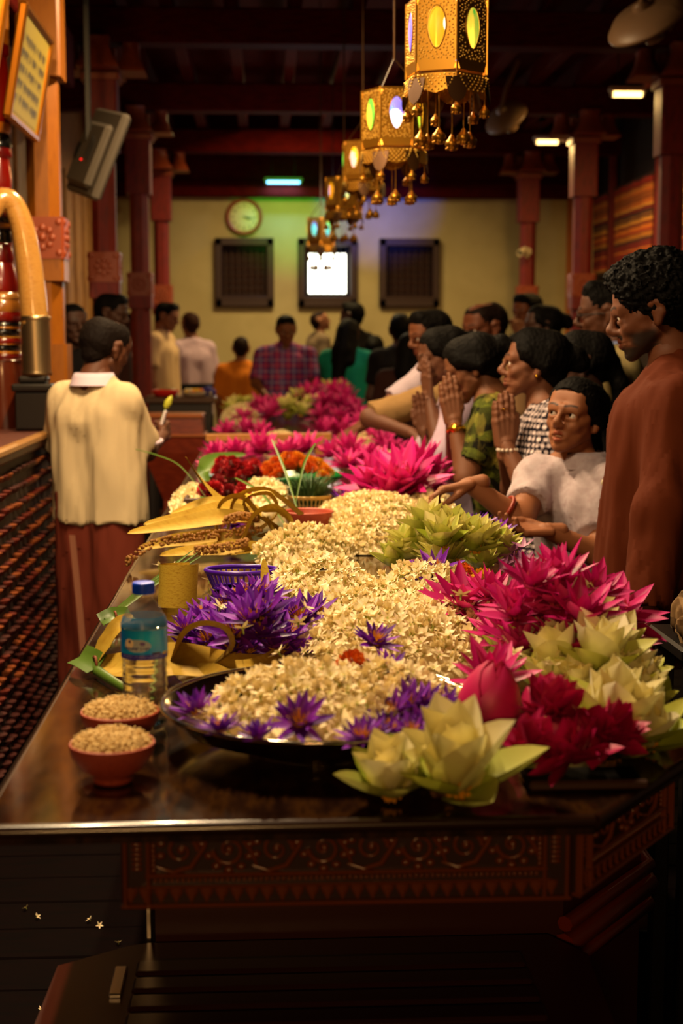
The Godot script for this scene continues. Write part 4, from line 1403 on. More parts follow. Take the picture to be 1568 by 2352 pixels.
	mb.xf = Transform3D(Basis().scaled(Vector3(1, 1, 0.75)), Vector3.ZERO)
	mb.lathe([Vector2(0, 0.004), Vector2(0.2, 0.004), Vector2(0.25, 0.04), Vector2(0.272, 0.05), Vector2(0.274, 0.045), Vector2(0.255, 0.03), Vector2(0.2, 0.0), Vector2(0, 0.0)], 48)
	part(tr, "tray", mb.mesh(), mat("tray_green", "#0f6a2c", 0.2))
	# long wooden batten
	var ba := thing("wooden_batten", "long pale wooden batten lying across the flowers", "batten", Vector3(0.015, 1.065, -7.0))
	part(ba, "batten", boxmesh(Vector3(0.62, 0.035, 0.04), 0.003), mat("pale_wood", "#c08a48", 0.6, 0.0, {"albedo_texture": noise_tex(97, 0.02, ["#c8a880", "#ffffff"]), "uv1_triplanar": true, "uv1_scale": Vector3(1, 8, 8)}), at3(Vector3.ZERO, 0.3 * 0.33))
	for s in 2:
		part(ba, "foot_block", boxmesh(Vector3(0.04, 0.08, 0.05), 0.003, Vector3((s - 0.5) * 0.5, -0.0575, 0)), mat("pale_wood"), at3(Vector3.ZERO, 0.3 * 0.33))
	var dk := thing("wooden_tray", "dark flat wooden tray edge under the crumpled magenta lotus", "tray", Vector3(0.4, 0.966, -1.74))
	part(dk, "board", boxmesh(Vector3(0.15, 0.008, 0.08), 0.003, Vector3(0, 0.004, 0)), mat("tray_dark", "#0a0504", 0.6, 0.0, {"metallic_specular": 0.1}))
	part(dk, "lip", boxmesh(Vector3(0.15, 0.012, 0.008), 0.003, Vector3(0, 0.008, 0.038)), mat("tray_lip", "#3a1e10", 0.6))
	for q in [[-0.14, 1.0, -4.75, 0.1, 0.05]]:
		var bx := thing("wooden_box", "small brown wooden box edge among the flowers by the table's left rim", "box", Vector3(-0.21, 0.966, -4.72))
		part(bx, "side", boxmesh(Vector3(0.12, 0.05, 0.012), 0.003, Vector3(0, 0.026, 0.06)), mat("tray_lip"))
		part(bx, "base", boxmesh(Vector3(0.12, 0.008, 0.12), 0.002, Vector3(0, 0.004, 0)), mat("tray_lip"))
		part(bx, "side", boxmesh(Vector3(0.012, 0.05, 0.11), 0.003, Vector3(-0.054, 0.026, 0)), mat("tray_lip"))
	# palm leaf offerings
	var pa := thing("palm_leaf_offering", "folded yellow palm leaves with long points over the table's left rim", "palm leaf", Vector3.ZERO)
	for q in [[[Vector3(-0.019, 1.05, -3.794), Vector3(-0.105, 1.06, -3.765), Vector3(-0.218, 1.05, -3.712), Vector3(-0.353, 1.04, -3.62)], 0.075], [[Vector3(-0.013, 1.05, -3.891), Vector3(-0.108, 1.07, -3.859), Vector3(-0.211, 1.06, -3.79), Vector3(-0.321, 1.05, -3.72)], 0.07], [[Vector3(-0.014, 1.05, -4.0), Vector3(-0.088, 1.07, -3.98), Vector3(-0.169, 1.08, -3.95), Vector3(-0.266, 1.05, -3.955)], 0.06], [[Vector3(-0.051, 1.03, -4.028), Vector3(-0.121, 1.07, -4.0), Vector3(-0.176, 1.13, -3.98), Vector3(-0.223, 1.21, -3.95)], 0.06], [[Vector3(-0.04, 1.0, -3.817), Vector3(-0.153, 1.0, -3.779), Vector3(-0.243, 1.0, -3.742), Vector3(-0.33, 0.995, -3.65)], 0.08], [[Vector3(0.0, 0.99, -3.7), Vector3(-0.1, 0.99, -3.66), Vector3(-0.2, 0.985, -3.66), Vector3(-0.27, 0.985, -3.6)], 0.07]]:
		part(pa, "leaf_blade", ribbon(q[0], q[1]), palm)
	for q in [[[Vector3(-0.06, 1.0, -3.7), Vector3(-0.03, 1.07, -3.7), Vector3(0.02, 1.09, -3.7), Vector3(0.06, 1.05, -3.7), Vector3(0.03, 1.0, -3.7)], 0.07], [[Vector3(-0.13, 1.02, -3.8), Vector3(-0.12, 1.09, -3.8), Vector3(-0.07, 1.11, -3.8), Vector3(-0.03, 1.07, -3.8)], 0.06], [[Vector3(-0.031, 1.0, -3.86), Vector3(0.033, 1.07, -3.8), Vector3(0.01, 1.13, -3.78), Vector3(-0.057, 1.11, -3.8), Vector3(-0.05, 1.03, -3.9)], 0.06], [[Vector3(-0.013, 1.0, -3.812), Vector3(0.061, 1.04, -3.75), Vector3(0.032, 1.09, -3.72), Vector3(-0.024, 1.07, -3.74), Vector3(0.09, 0.985, -3.8)], 0.055], [[Vector3(-0.1, 1.02, -3.85), Vector3(-0.08, 1.1, -3.85), Vector3(0.0, 1.12, -3.86), Vector3(0.09, 1.05, -3.9)], 0.06], [[Vector3(0.0, 1.05, -3.76), Vector3(0.02, 1.02, -3.72), Vector3(0.05, 0.99, -3.7), Vector3(0.09, 0.985, -3.72)], 0.05]]:
		part(pa, "curled_leaf", ribbon(q[0], q[1] * 0.8, false, 0.65, Vector3(0.1, 0.3, 0.95)), pale)
	var cat := thing("palm_flower_spray", "brown grainy palm flower spray drooping over the table's rim", "flower spray", Vector3.ZERO)
	for q in [[Vector3(-0.013, 1.04, -3.72), Vector3(-0.085, 1.03, -3.7), Vector3(-0.183, 1.03, -3.63), Vector3(-0.285, 1.02, -3.56), Vector3(-0.345, 0.985, -3.5)], [Vector3(-0.02, 1.06, -3.76), Vector3(-0.07, 1.07, -3.72), Vector3(-0.11, 1.06, -3.7)], [Vector3(-0.05, 1.01, -3.66), Vector3(-0.12, 1.0, -3.62), Vector3(-0.18, 1.0, -3.58)]]:
		var cv := Curve3D.new()
		for v in q: cv.add_point(v)
		mb = MB.new()
		for k in 170:
			var t := r.randf() * cv.get_baked_length()
			var p := cv.sample_baked(t, true)
			var a := r.randf() * TAU
			mb.ball(p + Vector3(0.003 * cos(a), 0.009 * sin(a), 0.009 * cos(a)), Vector3.ONE * 0.0042, 6, 4)
		part(cat, "grains", mb.mesh(), mat("grain_brown", "#9a6a2c", 0.7)).set_meta("kind", "stuff")
	var pb := thing("palm_leaf_bow", "yellow palm leaf looped in a bow and tied, beside the water bottle", "palm leaf", Vector3.ZERO)
	for q in [[[Vector3(-0.291, 0.98, -2.366), Vector3(-0.221, 0.99, -2.32), Vector3(-0.147, 1.0, -2.3), Vector3(-0.078, 0.995, -2.29), Vector3(-0.01, 0.985, -2.33), Vector3(0.069, 0.985, -2.43)], 0.09], [[Vector3(-0.291, 0.98, -2.366), Vector3(-0.268, 1.02, -2.37), Vector3(-0.249, 1.05, -2.38), Vector3(-0.23, 1.06, -2.41)], 0.05], [[Vector3(-0.14, 0.985, -2.3), Vector3(-0.079, 0.982, -2.24), Vector3(-0.038, 0.98, -2.25), Vector3(0.02, 0.98, -2.29)], 0.07], [[Vector3(-0.094, 1.0, -2.29), Vector3(-0.024, 0.995, -2.29), Vector3(0.02, 1.0, -2.36), Vector3(0.09, 1.03, -2.45)], 0.035]]:
		part(pb, "leaf_blade", ribbon(q[0], q[1]), palm)
	part(pb, "loop", ribbon([Vector3(-0.157, 0.99, -2.33), Vector3(-0.135, 1.045, -2.3), Vector3(-0.104, 1.066, -2.28), Vector3(-0.07, 1.058, -2.28), Vector3(-0.062, 1.03, -2.29), Vector3(-0.09, 1.0, -2.3)], 0.036, false, 0.65, Vector3(0.1, 0.32, 0.94)), pale)
	part(pb, "green_end", ribbon([Vector3(-0.28, 0.985, -2.345), Vector3(-0.305, 0.99, -2.38), Vector3(-0.322, 0.985, -2.42)], 0.045, false), green)
	mb = MB.new()
	mb.tube([Vector3(-0.285, 0.978, -2.35), Vector3(-0.254, 0.978, -2.28), Vector3(-0.205, 0.974, -2.19)], [0.009, 0.008, 0.006], 10)
	part(pb, "stalk", mb.mesh(), green)
	mb = MB.new()
	var tie := []
	for k in 13:
		tie.append(Vector3(-0.288, 0.985, -2.36) + Vector3(0.004 * sin(k * 0.5), cos(TAU * k / 12) * 0.014, sin(TAU * k / 12) * 0.014))
	mb.tube(tie, [0.0025], 6)
	part(pb, "tie", mb.mesh(), mat("tie_brown", "#7a3a18", 0.7))
	var pc := thing("palm_leaf_roll", "rolled yellow palm leaf standing behind the bottle, tied to green stems", "palm leaf", Vector3.ZERO)
	mb = MB.new()
	rows = []
	for i in 7:
		var row := []
		for k in 25:
			var a := -0.6 + k * 0.235
			var rr := 0.036 + 0.0005 * k
			row.append(Vector3(-0.185 + cos(a) * rr + 0.006 * i / 6.0, 0.972 + 0.09 * i / 6.0 + 0.004 * sin(a), -2.96 + sin(a) * rr))
		rows.append(row)
	mb.sheet(rows)
	part(pc, "roll", mb.mesh(), pale)
	for k in 3:
		part(pc, "green_stem", ribbon([Vector3(-0.317 + 0.008 * k, 0.985, -2.761 - 0.02 * k), Vector3(-0.263 + 0.006 * k, 1.0, -3.032), Vector3(-0.176 + 0.012 * k, 1.025, -3.424 + 0.05 * k)], 0.012), green)
	part(pc, "green_end", ribbon([Vector3(-0.27, 0.985, -2.8), Vector3(-0.3, 0.99, -2.77), Vector3(-0.325, 0.98, -2.76)], 0.035, false), green)
	mb = MB.new()
	tie = []
	for k in 13:
		tie.append(Vector3(-0.298, 0.985, -2.775) + Vector3(0.004 * sin(k * 0.5), cos(TAU * k / 12) * 0.012, sin(TAU * k / 12) * 0.012))
	mb.tube(tie, [0.0025], 6)
	part(pc, "tie", mb.mesh(), mat("tie_brown", "#7a3a18", 0.7))
	# pointed leaf standing behind the purple lilies, and leaf on the green tray
	var pt := thing("pointed_leaf", "pale pointed leaf standing up before the purple basket", "leaf", Vector3.ZERO)
	part(pt, "leaf_blade", ribbon([Vector3(0.01, 0.98, -2.9), Vector3(0.0, 1.02, -2.92), Vector3(-0.006, 1.075, -2.94)], 0.035), pale)
	var gt := thing("green_leaf", "broad green leaf bent round the end of the green tray", "leaf", Vector3.ZERO)
	part(gt, "leaf_blade", ribbon([Vector3(-0.23, 0.98, -5.45), Vector3(-0.24, 1.04, -5.5), Vector3(-0.2, 1.07, -5.6), Vector3(-0.08, 1.08, -5.7)], 0.08), green)
	var lf := thing("pale_leaf", "long pale leaf strip lying along the front of the white heap", "leaf", Vector3.ZERO)
	part(lf, "leaf_blade", ribbon([Vector3(0.02, 0.99, -2.72), Vector3(0.09, 1.0, -2.74), Vector3(0.17, 1.0, -2.75)], 0.03), palm)

func clay_bowl(at: Vector3, r: float, label: String, clay: Material, rice: bool) -> void:
	var t := thing("clay_bowl", label, "bowl", at)
	var mb := MB.new()
	var k := r / 0.054
	mb.lathe([Vector2(0, 0.004 * k), Vector2(0.024 * k, 0.0), Vector2(0.026 * k, 0.006 * k), Vector2(0.024 * k, 0.01 * k), Vector2(0.04 * k, 0.02 * k), Vector2(0.052 * k, 0.038 * k), Vector2(0.0545 * k, 0.05 * k), Vector2(0.053 * k, 0.053 * k), Vector2(0.0505 * k, 0.05 * k), Vector2(0.046 * k, 0.034 * k), Vector2(0.03 * k, 0.018 * k), Vector2(0, 0.014 * k)], 40)
	part(t, "bowl", mb.mesh(), clay)
	if not rice: return
	var h := thing("rice", "mound of cream rice grains in a " + label.replace(" heaped with rice", ""), "rice", at, "", "stuff")
	mb = MB.new()
	var prof := []
	for i in 8:
		var q := i / 7.0
		prof.append(Vector2(0.0505 * (1 - q), 0.046 + 0.017 * sqrt(1.0 - pow(1 - q, 2))))
	mb.lathe(prof, 28)
	var rm := mat("rice", "#d8b878", 0.7)
	part(h, "mound", mb.mesh(), rm)
	var g := MB.new()
	g.ball(Vector3.ZERO, Vector3(0.0034, 0.0014, 0.0014), 7, 5)
	var mm := MultiMesh.new()
	mm.transform_format = MultiMesh.TRANSFORM_3D
	mm.mesh = g.mesh()
	mm.instance_count = 1500
	var r2 := RandomNumberGenerator.new()
	r2.seed = 8
	for i in 1500:
		var q := sqrt(r2.randf())
		var a := r2.randf() * TAU
		var p := Vector3(cos(a) * q * 0.05, 0.046 + 0.018 * sqrt(1.0 - q * q) + 0.0025 * r2.randf() + (0.004 if r2.randf() < 0.08 else 0.0), sin(a) * q * 0.05)
		mm.set_instance_transform(i, Transform3D(Basis.from_euler(Vector3(r2.randf() * 0.8 - 0.4, r2.randf() * TAU, r2.randf() * 0.8 - 0.4)), p))
	var mi := MultiMeshInstance3D.new()
	mi.name = "grains"
	mi.multimesh = mm
	mi.material_override = rm
	h.add_child(mi)

func basket(at: Vector3, rx: float, rz: float, h: float, m: Material, label: String, n: int) -> void:
	var t := thing("plastic_basket", label, "basket", at)
	var pt := func(a: float, y: float, k: float) -> Vector3: return Vector3(cos(a) * rx * k, y, sin(a) * rz * k)
	for q in [[h, 1.0, 0.005], [h * 0.9, 0.99, 0.0025], [0.12 * h, 0.8, 0.003]]:
		var mb := MB.new()
		var pts := []
		for k in 41:
			pts.append(pt.call(TAU * k / 40, q[0], q[1]))
		mb.tube(pts, [q[2]], 6)
		part(t, "rim" if q[2] > 0.004 else "hoop", mb.mesh(), m)
	var b := MB.new()
	var ring := []
	for k in 32:
		ring.append(pt.call(TAU * k / 32, 0.003, 0.79))
	b.face(ring)
	ring = ring.duplicate()
	ring.reverse()
	b.face(ring)
	part(t, "base", b.mesh(), m)
	for k in n:
		var mb := MB.new()
		var a := TAU * k / n
		mb.tube([pt.call(a, 0.1 * h, 0.79), pt.call(a, 0.9 * h, 0.99)], [0.0022], 5)
		part(t, "slat", mb.mesh(), m)

# ---------------------------------------------------------------- flowers
func petal(len: float, width: float, curl: float, cup: float, base: Color, tip: Color, blunt := 0.7) -> MB:
	var mb := MB.new()
	var n := 6
	var m := 4
	for i in n + 1:
		var t := float(i) / n
		var w := width * len * 0.5 * pow(sin(PI * pow(t, blunt) * 0.985 + 0.04), 0.85)
		for j in m + 1:
			var u := 2.0 * j / m - 1.0
			mb.col = base.lerp(tip, t)
			if j == 2: mb.col = mb.col * Color(0.9, 0.9, 0.9)
			mb.p(Vector3(u * w, curl * len * t * t + cup * w * u * u, len * t), Vector2(u, t))
	for i in n:
		for j in m:
			var s := i * (m + 1) + j
			mb.quad(s, s + 1, s + m + 2, s + m + 1)
	return mb

func stamens(kind: String) -> MB:
	var mb := MB.new()
	var r := RandomNumberGenerator.new()
	r.seed = 2
	for k in 34:
		var a := r.randf() * TAU
		var q := 0.03 + 0.1 * sqrt(r.randf())
		var h := 0.16 + 0.12 * r.randf()
		mb.col = lin("#e8a418") if kind != "m" else lin("#d8486a")
		var d := Vector3(cos(a), 0, sin(a))
		mb.tube([d * q * 0.6, d * q * 0.8 + Vector3(0, h * 0.6, 0), d * q * (1.3 if kind == "p" else 0.7) + Vector3(0, h, 0)], [0.008, 0.011, 0.005], 4)
	return mb

var lily_rings := {
	"m": [[7, 0.2, 0.56, 0.36, 0.05, 0.35], [7, 0.62, 0.56, 0.36, 0.1, 0.4], [6, 1.0, 0.5, 0.32, 0.08, 0.45]],
	"p": [[8, 0.28, 0.54, 0.29, 0.08, 0.3], [8, 0.62, 0.52, 0.28, 0.08, 0.35], [6, 0.95, 0.44, 0.24, 0.05, 0.4]],
	"g": [[4, 0.45, 0.52, 0.56, 0.12, 0.55], [5, 0.8, 0.58, 0.58, 0.04, 0.65], [4, 1.15, 0.56, 0.52, -0.06, 0.75], [3, 1.36, 0.5, 0.44, -0.08, 0.8]],
	"c": [[5, 0.25, 0.56, 0.6, 0.25, 0.6], [6, 0.72, 0.58, 0.64, 0.16, 0.65], [5, 1.08, 0.56, 0.6, 0.02, 0.75], [3, 1.32, 0.46, 0.5, -0.06, 0.8]],
}

func lily_meshes(kind: String) -> void:
	if meshes.has("petal_%s_0_0" % kind): return
	var tones := {"m": [["#a0105a", "#e0208c"], ["#8a0a44", "#c8147a"], ["#b01866", "#f0409c"]], "p": [["#80188c", "#7a22c0"], ["#641078", "#601aa4"], ["#9024a4", "#9434d4"]], "c": [["#d4cc80", "#f6eec4"], ["#e0d898", "#faf2d4"], ["#c8c468", "#f0e6b0"]], "g": [["#b0b848", "#e0d884"], ["#c8c860", "#f0e4a4"], ["#98a834", "#d4d470"]]}
	for ring in lily_rings[kind].size():
		var q: Array = lily_rings[kind][ring]
		for v in 3:
			var t: Array = tones[kind][v]
			var b := lin(t[0])
			var e := lin(t[1])
			if kind in ["c", "g"] and ring == 0:
				b = lin("#94a82c"); e = lin(["#c4c45a", "#b0bc40", "#d4d07a"][v])
			if kind == "c" and ring >= 2:
				b = lin("#d0c860"); e = lin(["#f0e4a8", "#ecdc98", "#f4ecbc"][v])
			meshes["petalmb_%s_%d_%d" % [kind, ring, v]] = petal(q[2], q[3], q[4], q[5], b, e, 0.8 if kind == "c" else 0.66 if kind == "g" else 0.72)
			meshes["petal_%s_%d_%d" % [kind, ring, v]] = (meshes["petalmb_%s_%d_%d" % [kind, ring, v]] as MB).mesh()
	meshes["stamenmb_" + kind] = stamens(kind)
	meshes["stamen_" + kind] = (meshes["stamenmb_" + kind] as MB).mesh()
	# whole flowers for those too small to pick their petals apart
	for v in 4:
		var r := RandomNumberGenerator.new()
		r.seed = 100 + v
		var mb := MB.new()
		for pz in lily_petals(kind, r, 0.85 + 0.1 * v):
			mb.join(meshes["petalmb_%s_%d_%d" % [kind, pz[0], pz[1]]], pz[2])
		mb.join(meshes["stamenmb_" + kind])
		meshes["flower_%s_%d" % [kind, v]] = mb.mesh()

func lily_petals(kind: String, r: RandomNumberGenerator, close: float) -> Array:
	var out := []
	for ring in lily_rings[kind].size():
		var q: Array = lily_rings[kind][ring]
		for k in q[0]:
			var el: float = q[1] * close + r.randf_range(-0.14, 0.14)
			var ya: float = TAU * (k + 0.5 * (ring % 2)) / q[0] + r.randf_range(-0.15, 0.15)
			var s := r.randf_range(0.88, 1.08)
			out.append([ring, r.randi() % 3, Transform3D(Basis(Vector3.UP, ya) * Basis(Vector3.RIGHT, -el) * Basis(Vector3.BACK, r.randf_range(-0.2, 0.2)).scaled(Vector3(s, s, s)), Vector3.ZERO)])
	return out

func flower_mats() -> Dictionary:
	return {
		"m": painted("petal_magenta", 0.5, 0.0, {"backlight_enabled": true, "backlight": Color(0.5, 0.45, 0.5)}),
		"p": painted("petal_purple", 0.5, 0.0, {"backlight_enabled": true, "backlight": Color(0.4, 0.4, 0.45)}),
		"g": painted("petal_cream", 0.45, 0.0, {"backlight_enabled": true, "backlight": Color(0.5, 0.5, 0.4)}),
		"c": painted("petal_cream", 0.45, 0.0, {"backlight_enabled": true, "backlight": Color(0.5, 0.5, 0.4)}),
	}

const LILY_SAY := [
	["magenta water lily in the big heap before the young man in rust", true],
	["magenta water lily between the white blossoms and the big magenta heap", true],
	["single open magenta water lily just behind the pink lotus bud", false],
	["magenta water lily in the heap before the praying women", true],
	["magenta water lily in the row behind the marigold tray", true],
	["magenta water lily in the row behind the long wooden batten", true],
	["magenta water lily in the farthest heap at the table's end", true],
	["purple water lily with a yellow heart on the rim of the steel plate", true],
	["purple water lily in the big heap behind the water bottle", true],
	["dark purple water lily lying on the white heap behind the plate", false],
	["purple water lily half buried in the middle of the white heap", false],
	["flat open purple water lily before the pale green lotus heap", false],
	["bright purple water lily behind the pale lotus heap by the blouse woman", true],
	["small purple water lily tucked among the palm leaves", false],
	["dim purple water lily at the foot of a magenta heap", true],
	["pale green lotus in the heap beside the white blossoms", true],
	["pale green lotus in the pile between magenta heap and corner", true],
	["large cream lotus near the table's chamfered corner", true],
	["largest cream lotus, open at the table's front edge", false],
	["cream lotus with long green outer petals lying left of the largest one", false],
	["small pale lotus in the far heap", true],
]
const LILIES := [
	["m", 0.408, 1.160, -2.167, 0.102, 0], ["m", 0.392, 1.105, -2.199, 0.097, 0], ["m", 0.402, 1.050, -2.198, 0.097, 0], ["m", 0.467, 1.160, -2.207, 0.117, 0], ["m", 0.441, 1.105, -2.230, 0.111, 0],
	["m", 0.492, 1.050, -2.218, 0.111, 0], ["m", 0.532, 1.130, -2.256, 0.099, 0], ["m", 0.548, 1.075, -2.285, 0.094, 0], ["m", 0.534, 1.020, -2.283, 0.094, 0], ["m", 0.438, 1.100, -2.230, 0.133, 0],
	["m", 0.418, 1.045, -2.261, 0.126, 0], ["m", 0.481, 1.110, -2.137, 0.134, 0], ["m", 0.464, 1.055, -2.144, 0.128, 0], ["m", 0.501, 1.000, -2.148, 0.128, 0], ["m", 0.582, 1.080, -2.309, 0.131, 0],
	["m", 0.600, 1.025, -2.339, 0.124, 0], ["m", 0.608, 1.040, -2.323, 0.121, 0], ["m", 0.401, 1.030, -2.383, 0.127, 0], ["m", 0.413, 1.100, -2.310, 0.108, 0], ["m", 0.402, 1.045, -2.326, 0.103, 0],
	["m", 0.455, 1.130, -2.179, 0.116, 0], ["m", 0.469, 1.075, -2.189, 0.110, 0], ["m", 0.478, 1.020, -2.212, 0.110, 0], ["m", 0.567, 1.050, -2.350, 0.118, 0], ["m", 0.438, 1.030, -2.381, 0.120, 0],
	["m", 0.354, 1.060, -2.535, 0.135, 1], ["m", 0.360, 1.005, -2.550, 0.128, 1], ["m", 0.401, 1.080, -2.509, 0.118, 1], ["m", 0.402, 1.025, -2.539, 0.112, 1], ["m", 0.333, 1.020, -2.687, 0.101, 1],
	["m", 0.387, 1.020, -2.595, 0.106, 1], ["m", 0.321, 1.050, -1.979, 0.118, 2], ["m", 0.362, 1.050, -4.721, 0.218, 3], ["m", 0.459, 1.070, -4.660, 0.259, 3], ["m", 0.457, 1.015, -4.692, 0.246, 3],
	["m", 0.538, 1.090, -4.924, 0.228, 3], ["m", 0.564, 1.035, -4.933, 0.216, 3], ["m", 0.413, 1.030, -4.630, 0.229, 3], ["m", 0.601, 1.050, -5.108, 0.189, 3], ["m", 0.340, 1.000, -4.820, 0.164, 3],
	["m", 0.422, 1.060, -5.094, 0.204, 3], ["m", 0.425, 1.005, -5.120, 0.194, 3], ["m", 0.506, 1.030, -4.766, 0.191, 3], ["m", 0.471, 1.100, -4.864, 0.165, 3], ["m", 0.495, 1.045, -4.882, 0.157, 3],
	["m", -0.222, 1.000, -6.582, 0.191, 4], ["m", -0.133, 1.010, -6.658, 0.183, 4], ["m", -0.021, 1.020, -6.793, 0.208, 4], ["m", 0.100, 1.030, -6.569, 0.161, 4], ["m", 0.184, 1.030, -6.702, 0.185, 4],
	["m", 0.391, 1.020, -6.552, 0.221, 4], ["m", 0.418, 1.020, -6.060, 0.205, 4], ["m", 0.299, 1.020, -6.504, 0.160, 4], ["m", -0.248, 1.000, -6.222, 0.114, 4], ["m", 0.465, 1.020, -6.057, 0.168, 4],
	["m", 0.560, 1.020, -6.288, 0.155, 4], ["m", 0.653, 1.020, -6.538, 0.161, 4], ["m", 0.767, 1.000, -6.936, 0.150, 4], ["m", 0.337, 1.020, -5.952, 0.165, 4], ["m", -0.224, 1.020, -8.160, 0.154, 5],
	["m", -0.124, 1.030, -8.154, 0.179, 5], ["m", -0.025, 1.020, -8.149, 0.154, 5], ["m", 0.320, 1.030, -8.048, 0.197, 5], ["m", 0.419, 1.030, -8.043, 0.197, 5], ["m", 0.522, 1.030, -8.120, 0.179, 5],
	["m", 0.647, 1.020, -8.114, 0.174, 5], ["m", 0.731, 1.020, -7.438, 0.183, 5], ["m", 0.764, 1.020, -7.109, 0.153, 5], ["m", 0.630, 1.050, -8.568, 0.173, 5], ["m", 0.645, 1.020, -7.375, 0.150, 5],
	["m", 0.377, 1.160, -11.193, 0.205, 6], ["m", 0.400, 1.105, -11.203, 0.195, 6], ["m", 0.378, 1.050, -11.216, 0.195, 6], ["m", 0.500, 1.140, -10.881, 0.233, 6], ["m", 0.506, 1.085, -10.903, 0.221, 6],
	["m", 0.480, 1.030, -10.907, 0.221, 6], ["m", 0.650, 1.140, -11.166, 0.239, 6], ["m", 0.668, 1.085, -11.200, 0.227, 6], ["m", 0.622, 1.030, -11.182, 0.227, 6], ["m", 0.710, 1.120, -10.438, 0.224, 6],
	["m", 0.697, 1.065, -10.457, 0.212, 6], ["m", 0.708, 1.010, -10.463, 0.212, 6], ["m", 0.417, 1.100, -10.091, 0.216, 6], ["m", 0.447, 1.045, -10.120, 0.205, 6], ["m", 0.534, 1.090, -9.959, 0.213, 6],
	["m", 0.528, 1.035, -9.988, 0.203, 6], ["m", 0.619, 1.070, -9.539, 0.205, 6], ["m", 0.627, 1.015, -9.565, 0.194, 6], ["m", 0.298, 1.150, -10.793, 0.178, 6], ["m", 0.289, 1.095, -10.806, 0.169, 6],
	["m", 0.287, 1.040, -10.811, 0.169, 6], ["m", 0.747, 1.100, -10.073, 0.185, 6], ["m", 0.771, 1.045, -10.105, 0.176, 6], ["m", -0.030, 1.070, -10.237, 0.219, 6], ["m", -0.056, 1.015, -10.265, 0.208, 6],
	["m", 0.097, 1.080, -10.512, 0.193, 6], ["m", 0.113, 1.025, -10.529, 0.183, 6], ["m", 0.031, 1.040, -9.888, 0.211, 6], ["m", -0.092, 1.040, -10.215, 0.168, 6], ["m", 0.469, 1.040, -9.279, 0.188, 6],
	["m", 0.367, 1.050, -9.369, 0.189, 6], ["m", 0.680, 1.060, -9.441, 0.174, 6], ["m", 0.664, 1.005, -9.466, 0.165, 6], ["m", -0.149, 1.020, -9.816, 0.162, 6], ["p", -0.095, 1.040, -1.885, 0.066, 7],
	["p", -0.059, 1.045, -1.775, 0.057, 7], ["p", -0.010, 1.045, -1.739, 0.056, 7], ["p", 0.041, 1.045, -1.740, 0.074, 7, true], ["p", 0.117, 1.045, -1.724, 0.060, 7], ["p", 0.153, 1.045, -1.763, 0.055, 7],
	["p", 0.192, 1.050, -1.864, 0.066, 7], ["p", 0.196, 1.045, -1.787, 0.051, 7], ["p", 0.227, 1.040, -1.845, 0.058, 7], ["p", 0.190, 1.050, -1.946, 0.049, 7], ["p", 0.135, 1.045, -1.748, 0.049, 7],
	["p", 0.165, 1.050, -1.837, 0.058, 7], ["p", 0.213, 1.050, -1.882, 0.056, 7], ["p", 0.244, 1.040, -1.908, 0.054, 7], ["p", 0.183, 1.045, -1.756, 0.050, 7], ["p", -0.140, 1.030, -2.469, 0.084, 8],
	["p", -0.112, 1.040, -2.538, 0.090, 8], ["p", -0.072, 1.060, -2.514, 0.093, 8], ["p", -0.091, 1.005, -2.535, 0.089, 8], ["p", -0.040, 1.080, -2.501, 0.101, 8], ["p", -0.068, 1.025, -2.516, 0.096, 8],
	["p", -0.010, 1.080, -2.531, 0.094, 8], ["p", 0.014, 1.025, -2.538, 0.089, 8], ["p", 0.025, 1.050, -2.478, 0.096, 8], ["p", 0.059, 1.050, -2.476, 0.092, 8], ["p", 0.089, 1.030, -2.624, 0.086, 8],
	["p", -0.053, 1.050, -2.346, 0.098, 8], ["p", -0.009, 1.050, -2.343, 0.098, 8], ["p", 0.035, 1.030, -2.403, 0.097, 8], ["p", -0.099, 1.020, -2.440, 0.087, 8], ["p", 0.089, 1.010, -2.537, 0.075, 8],
	["p", -0.039, 1.010, -2.386, 0.089, 8], ["p", 0.020, 1.010, -2.373, 0.085, 8], ["p", 0.057, 1.010, -2.388, 0.082, 8], ["p", -0.132, 1.000, -2.463, 0.076, 8], ["p", -0.005, 1.080, -2.360, 0.099, 8],
	["p", 0.009, 1.025, -2.367, 0.094, 8], ["p", -0.084, 1.050, -2.404, 0.082, 8], ["p", -0.027, 1.080, -2.322, 0.086, 8], ["p", -0.056, 1.025, -2.349, 0.082, 8], ["p", 0.178, 1.060, -2.026, 0.063, 9],
	["p", 0.166, 1.075, -2.158, 0.071, 10], ["p", 0.358, 1.050, -2.982, 0.104, 11], ["p", 0.533, 1.070, -3.576, 0.091, 12], ["p", 0.561, 1.015, -3.588, 0.086, 12], ["p", 0.600, 1.050, -3.572, 0.084, 12],
	["p", -0.087, 1.030, -3.989, 0.061, 13], ["p", 0.269, 1.000, -4.755, 0.106, 14], ["p", 0.410, 1.000, -2.530, 0.071, 14], ["p", 0.653, 1.020, -3.361, 0.079, 14], ["g", 0.308, 1.000, -3.385, 0.110, 15],
	["g", 0.354, 1.040, -3.400, 0.121, 15], ["g", 0.389, 1.090, -3.365, 0.125, 15], ["g", 0.384, 1.035, -3.372, 0.119, 15], ["g", 0.406, 1.070, -3.242, 0.131, 15], ["g", 0.413, 1.015, -3.252, 0.124, 15],
	["g", 0.461, 1.080, -3.301, 0.108, 15], ["g", 0.449, 1.025, -3.331, 0.102, 15], ["g", 0.491, 1.050, -3.292, 0.138, 15], ["g", 0.556, 1.020, -3.381, 0.137, 15], ["g", 0.425, 1.020, -3.268, 0.112, 15],
	["g", 0.370, 1.060, -3.474, 0.102, 15], ["g", 0.366, 1.005, -3.505, 0.097, 15], ["g", 0.387, 1.020, -3.339, 0.104, 15], ["g", 0.500, 1.000, -3.396, 0.116, 15], ["g", 0.333, 1.020, -3.378, 0.094, 15],
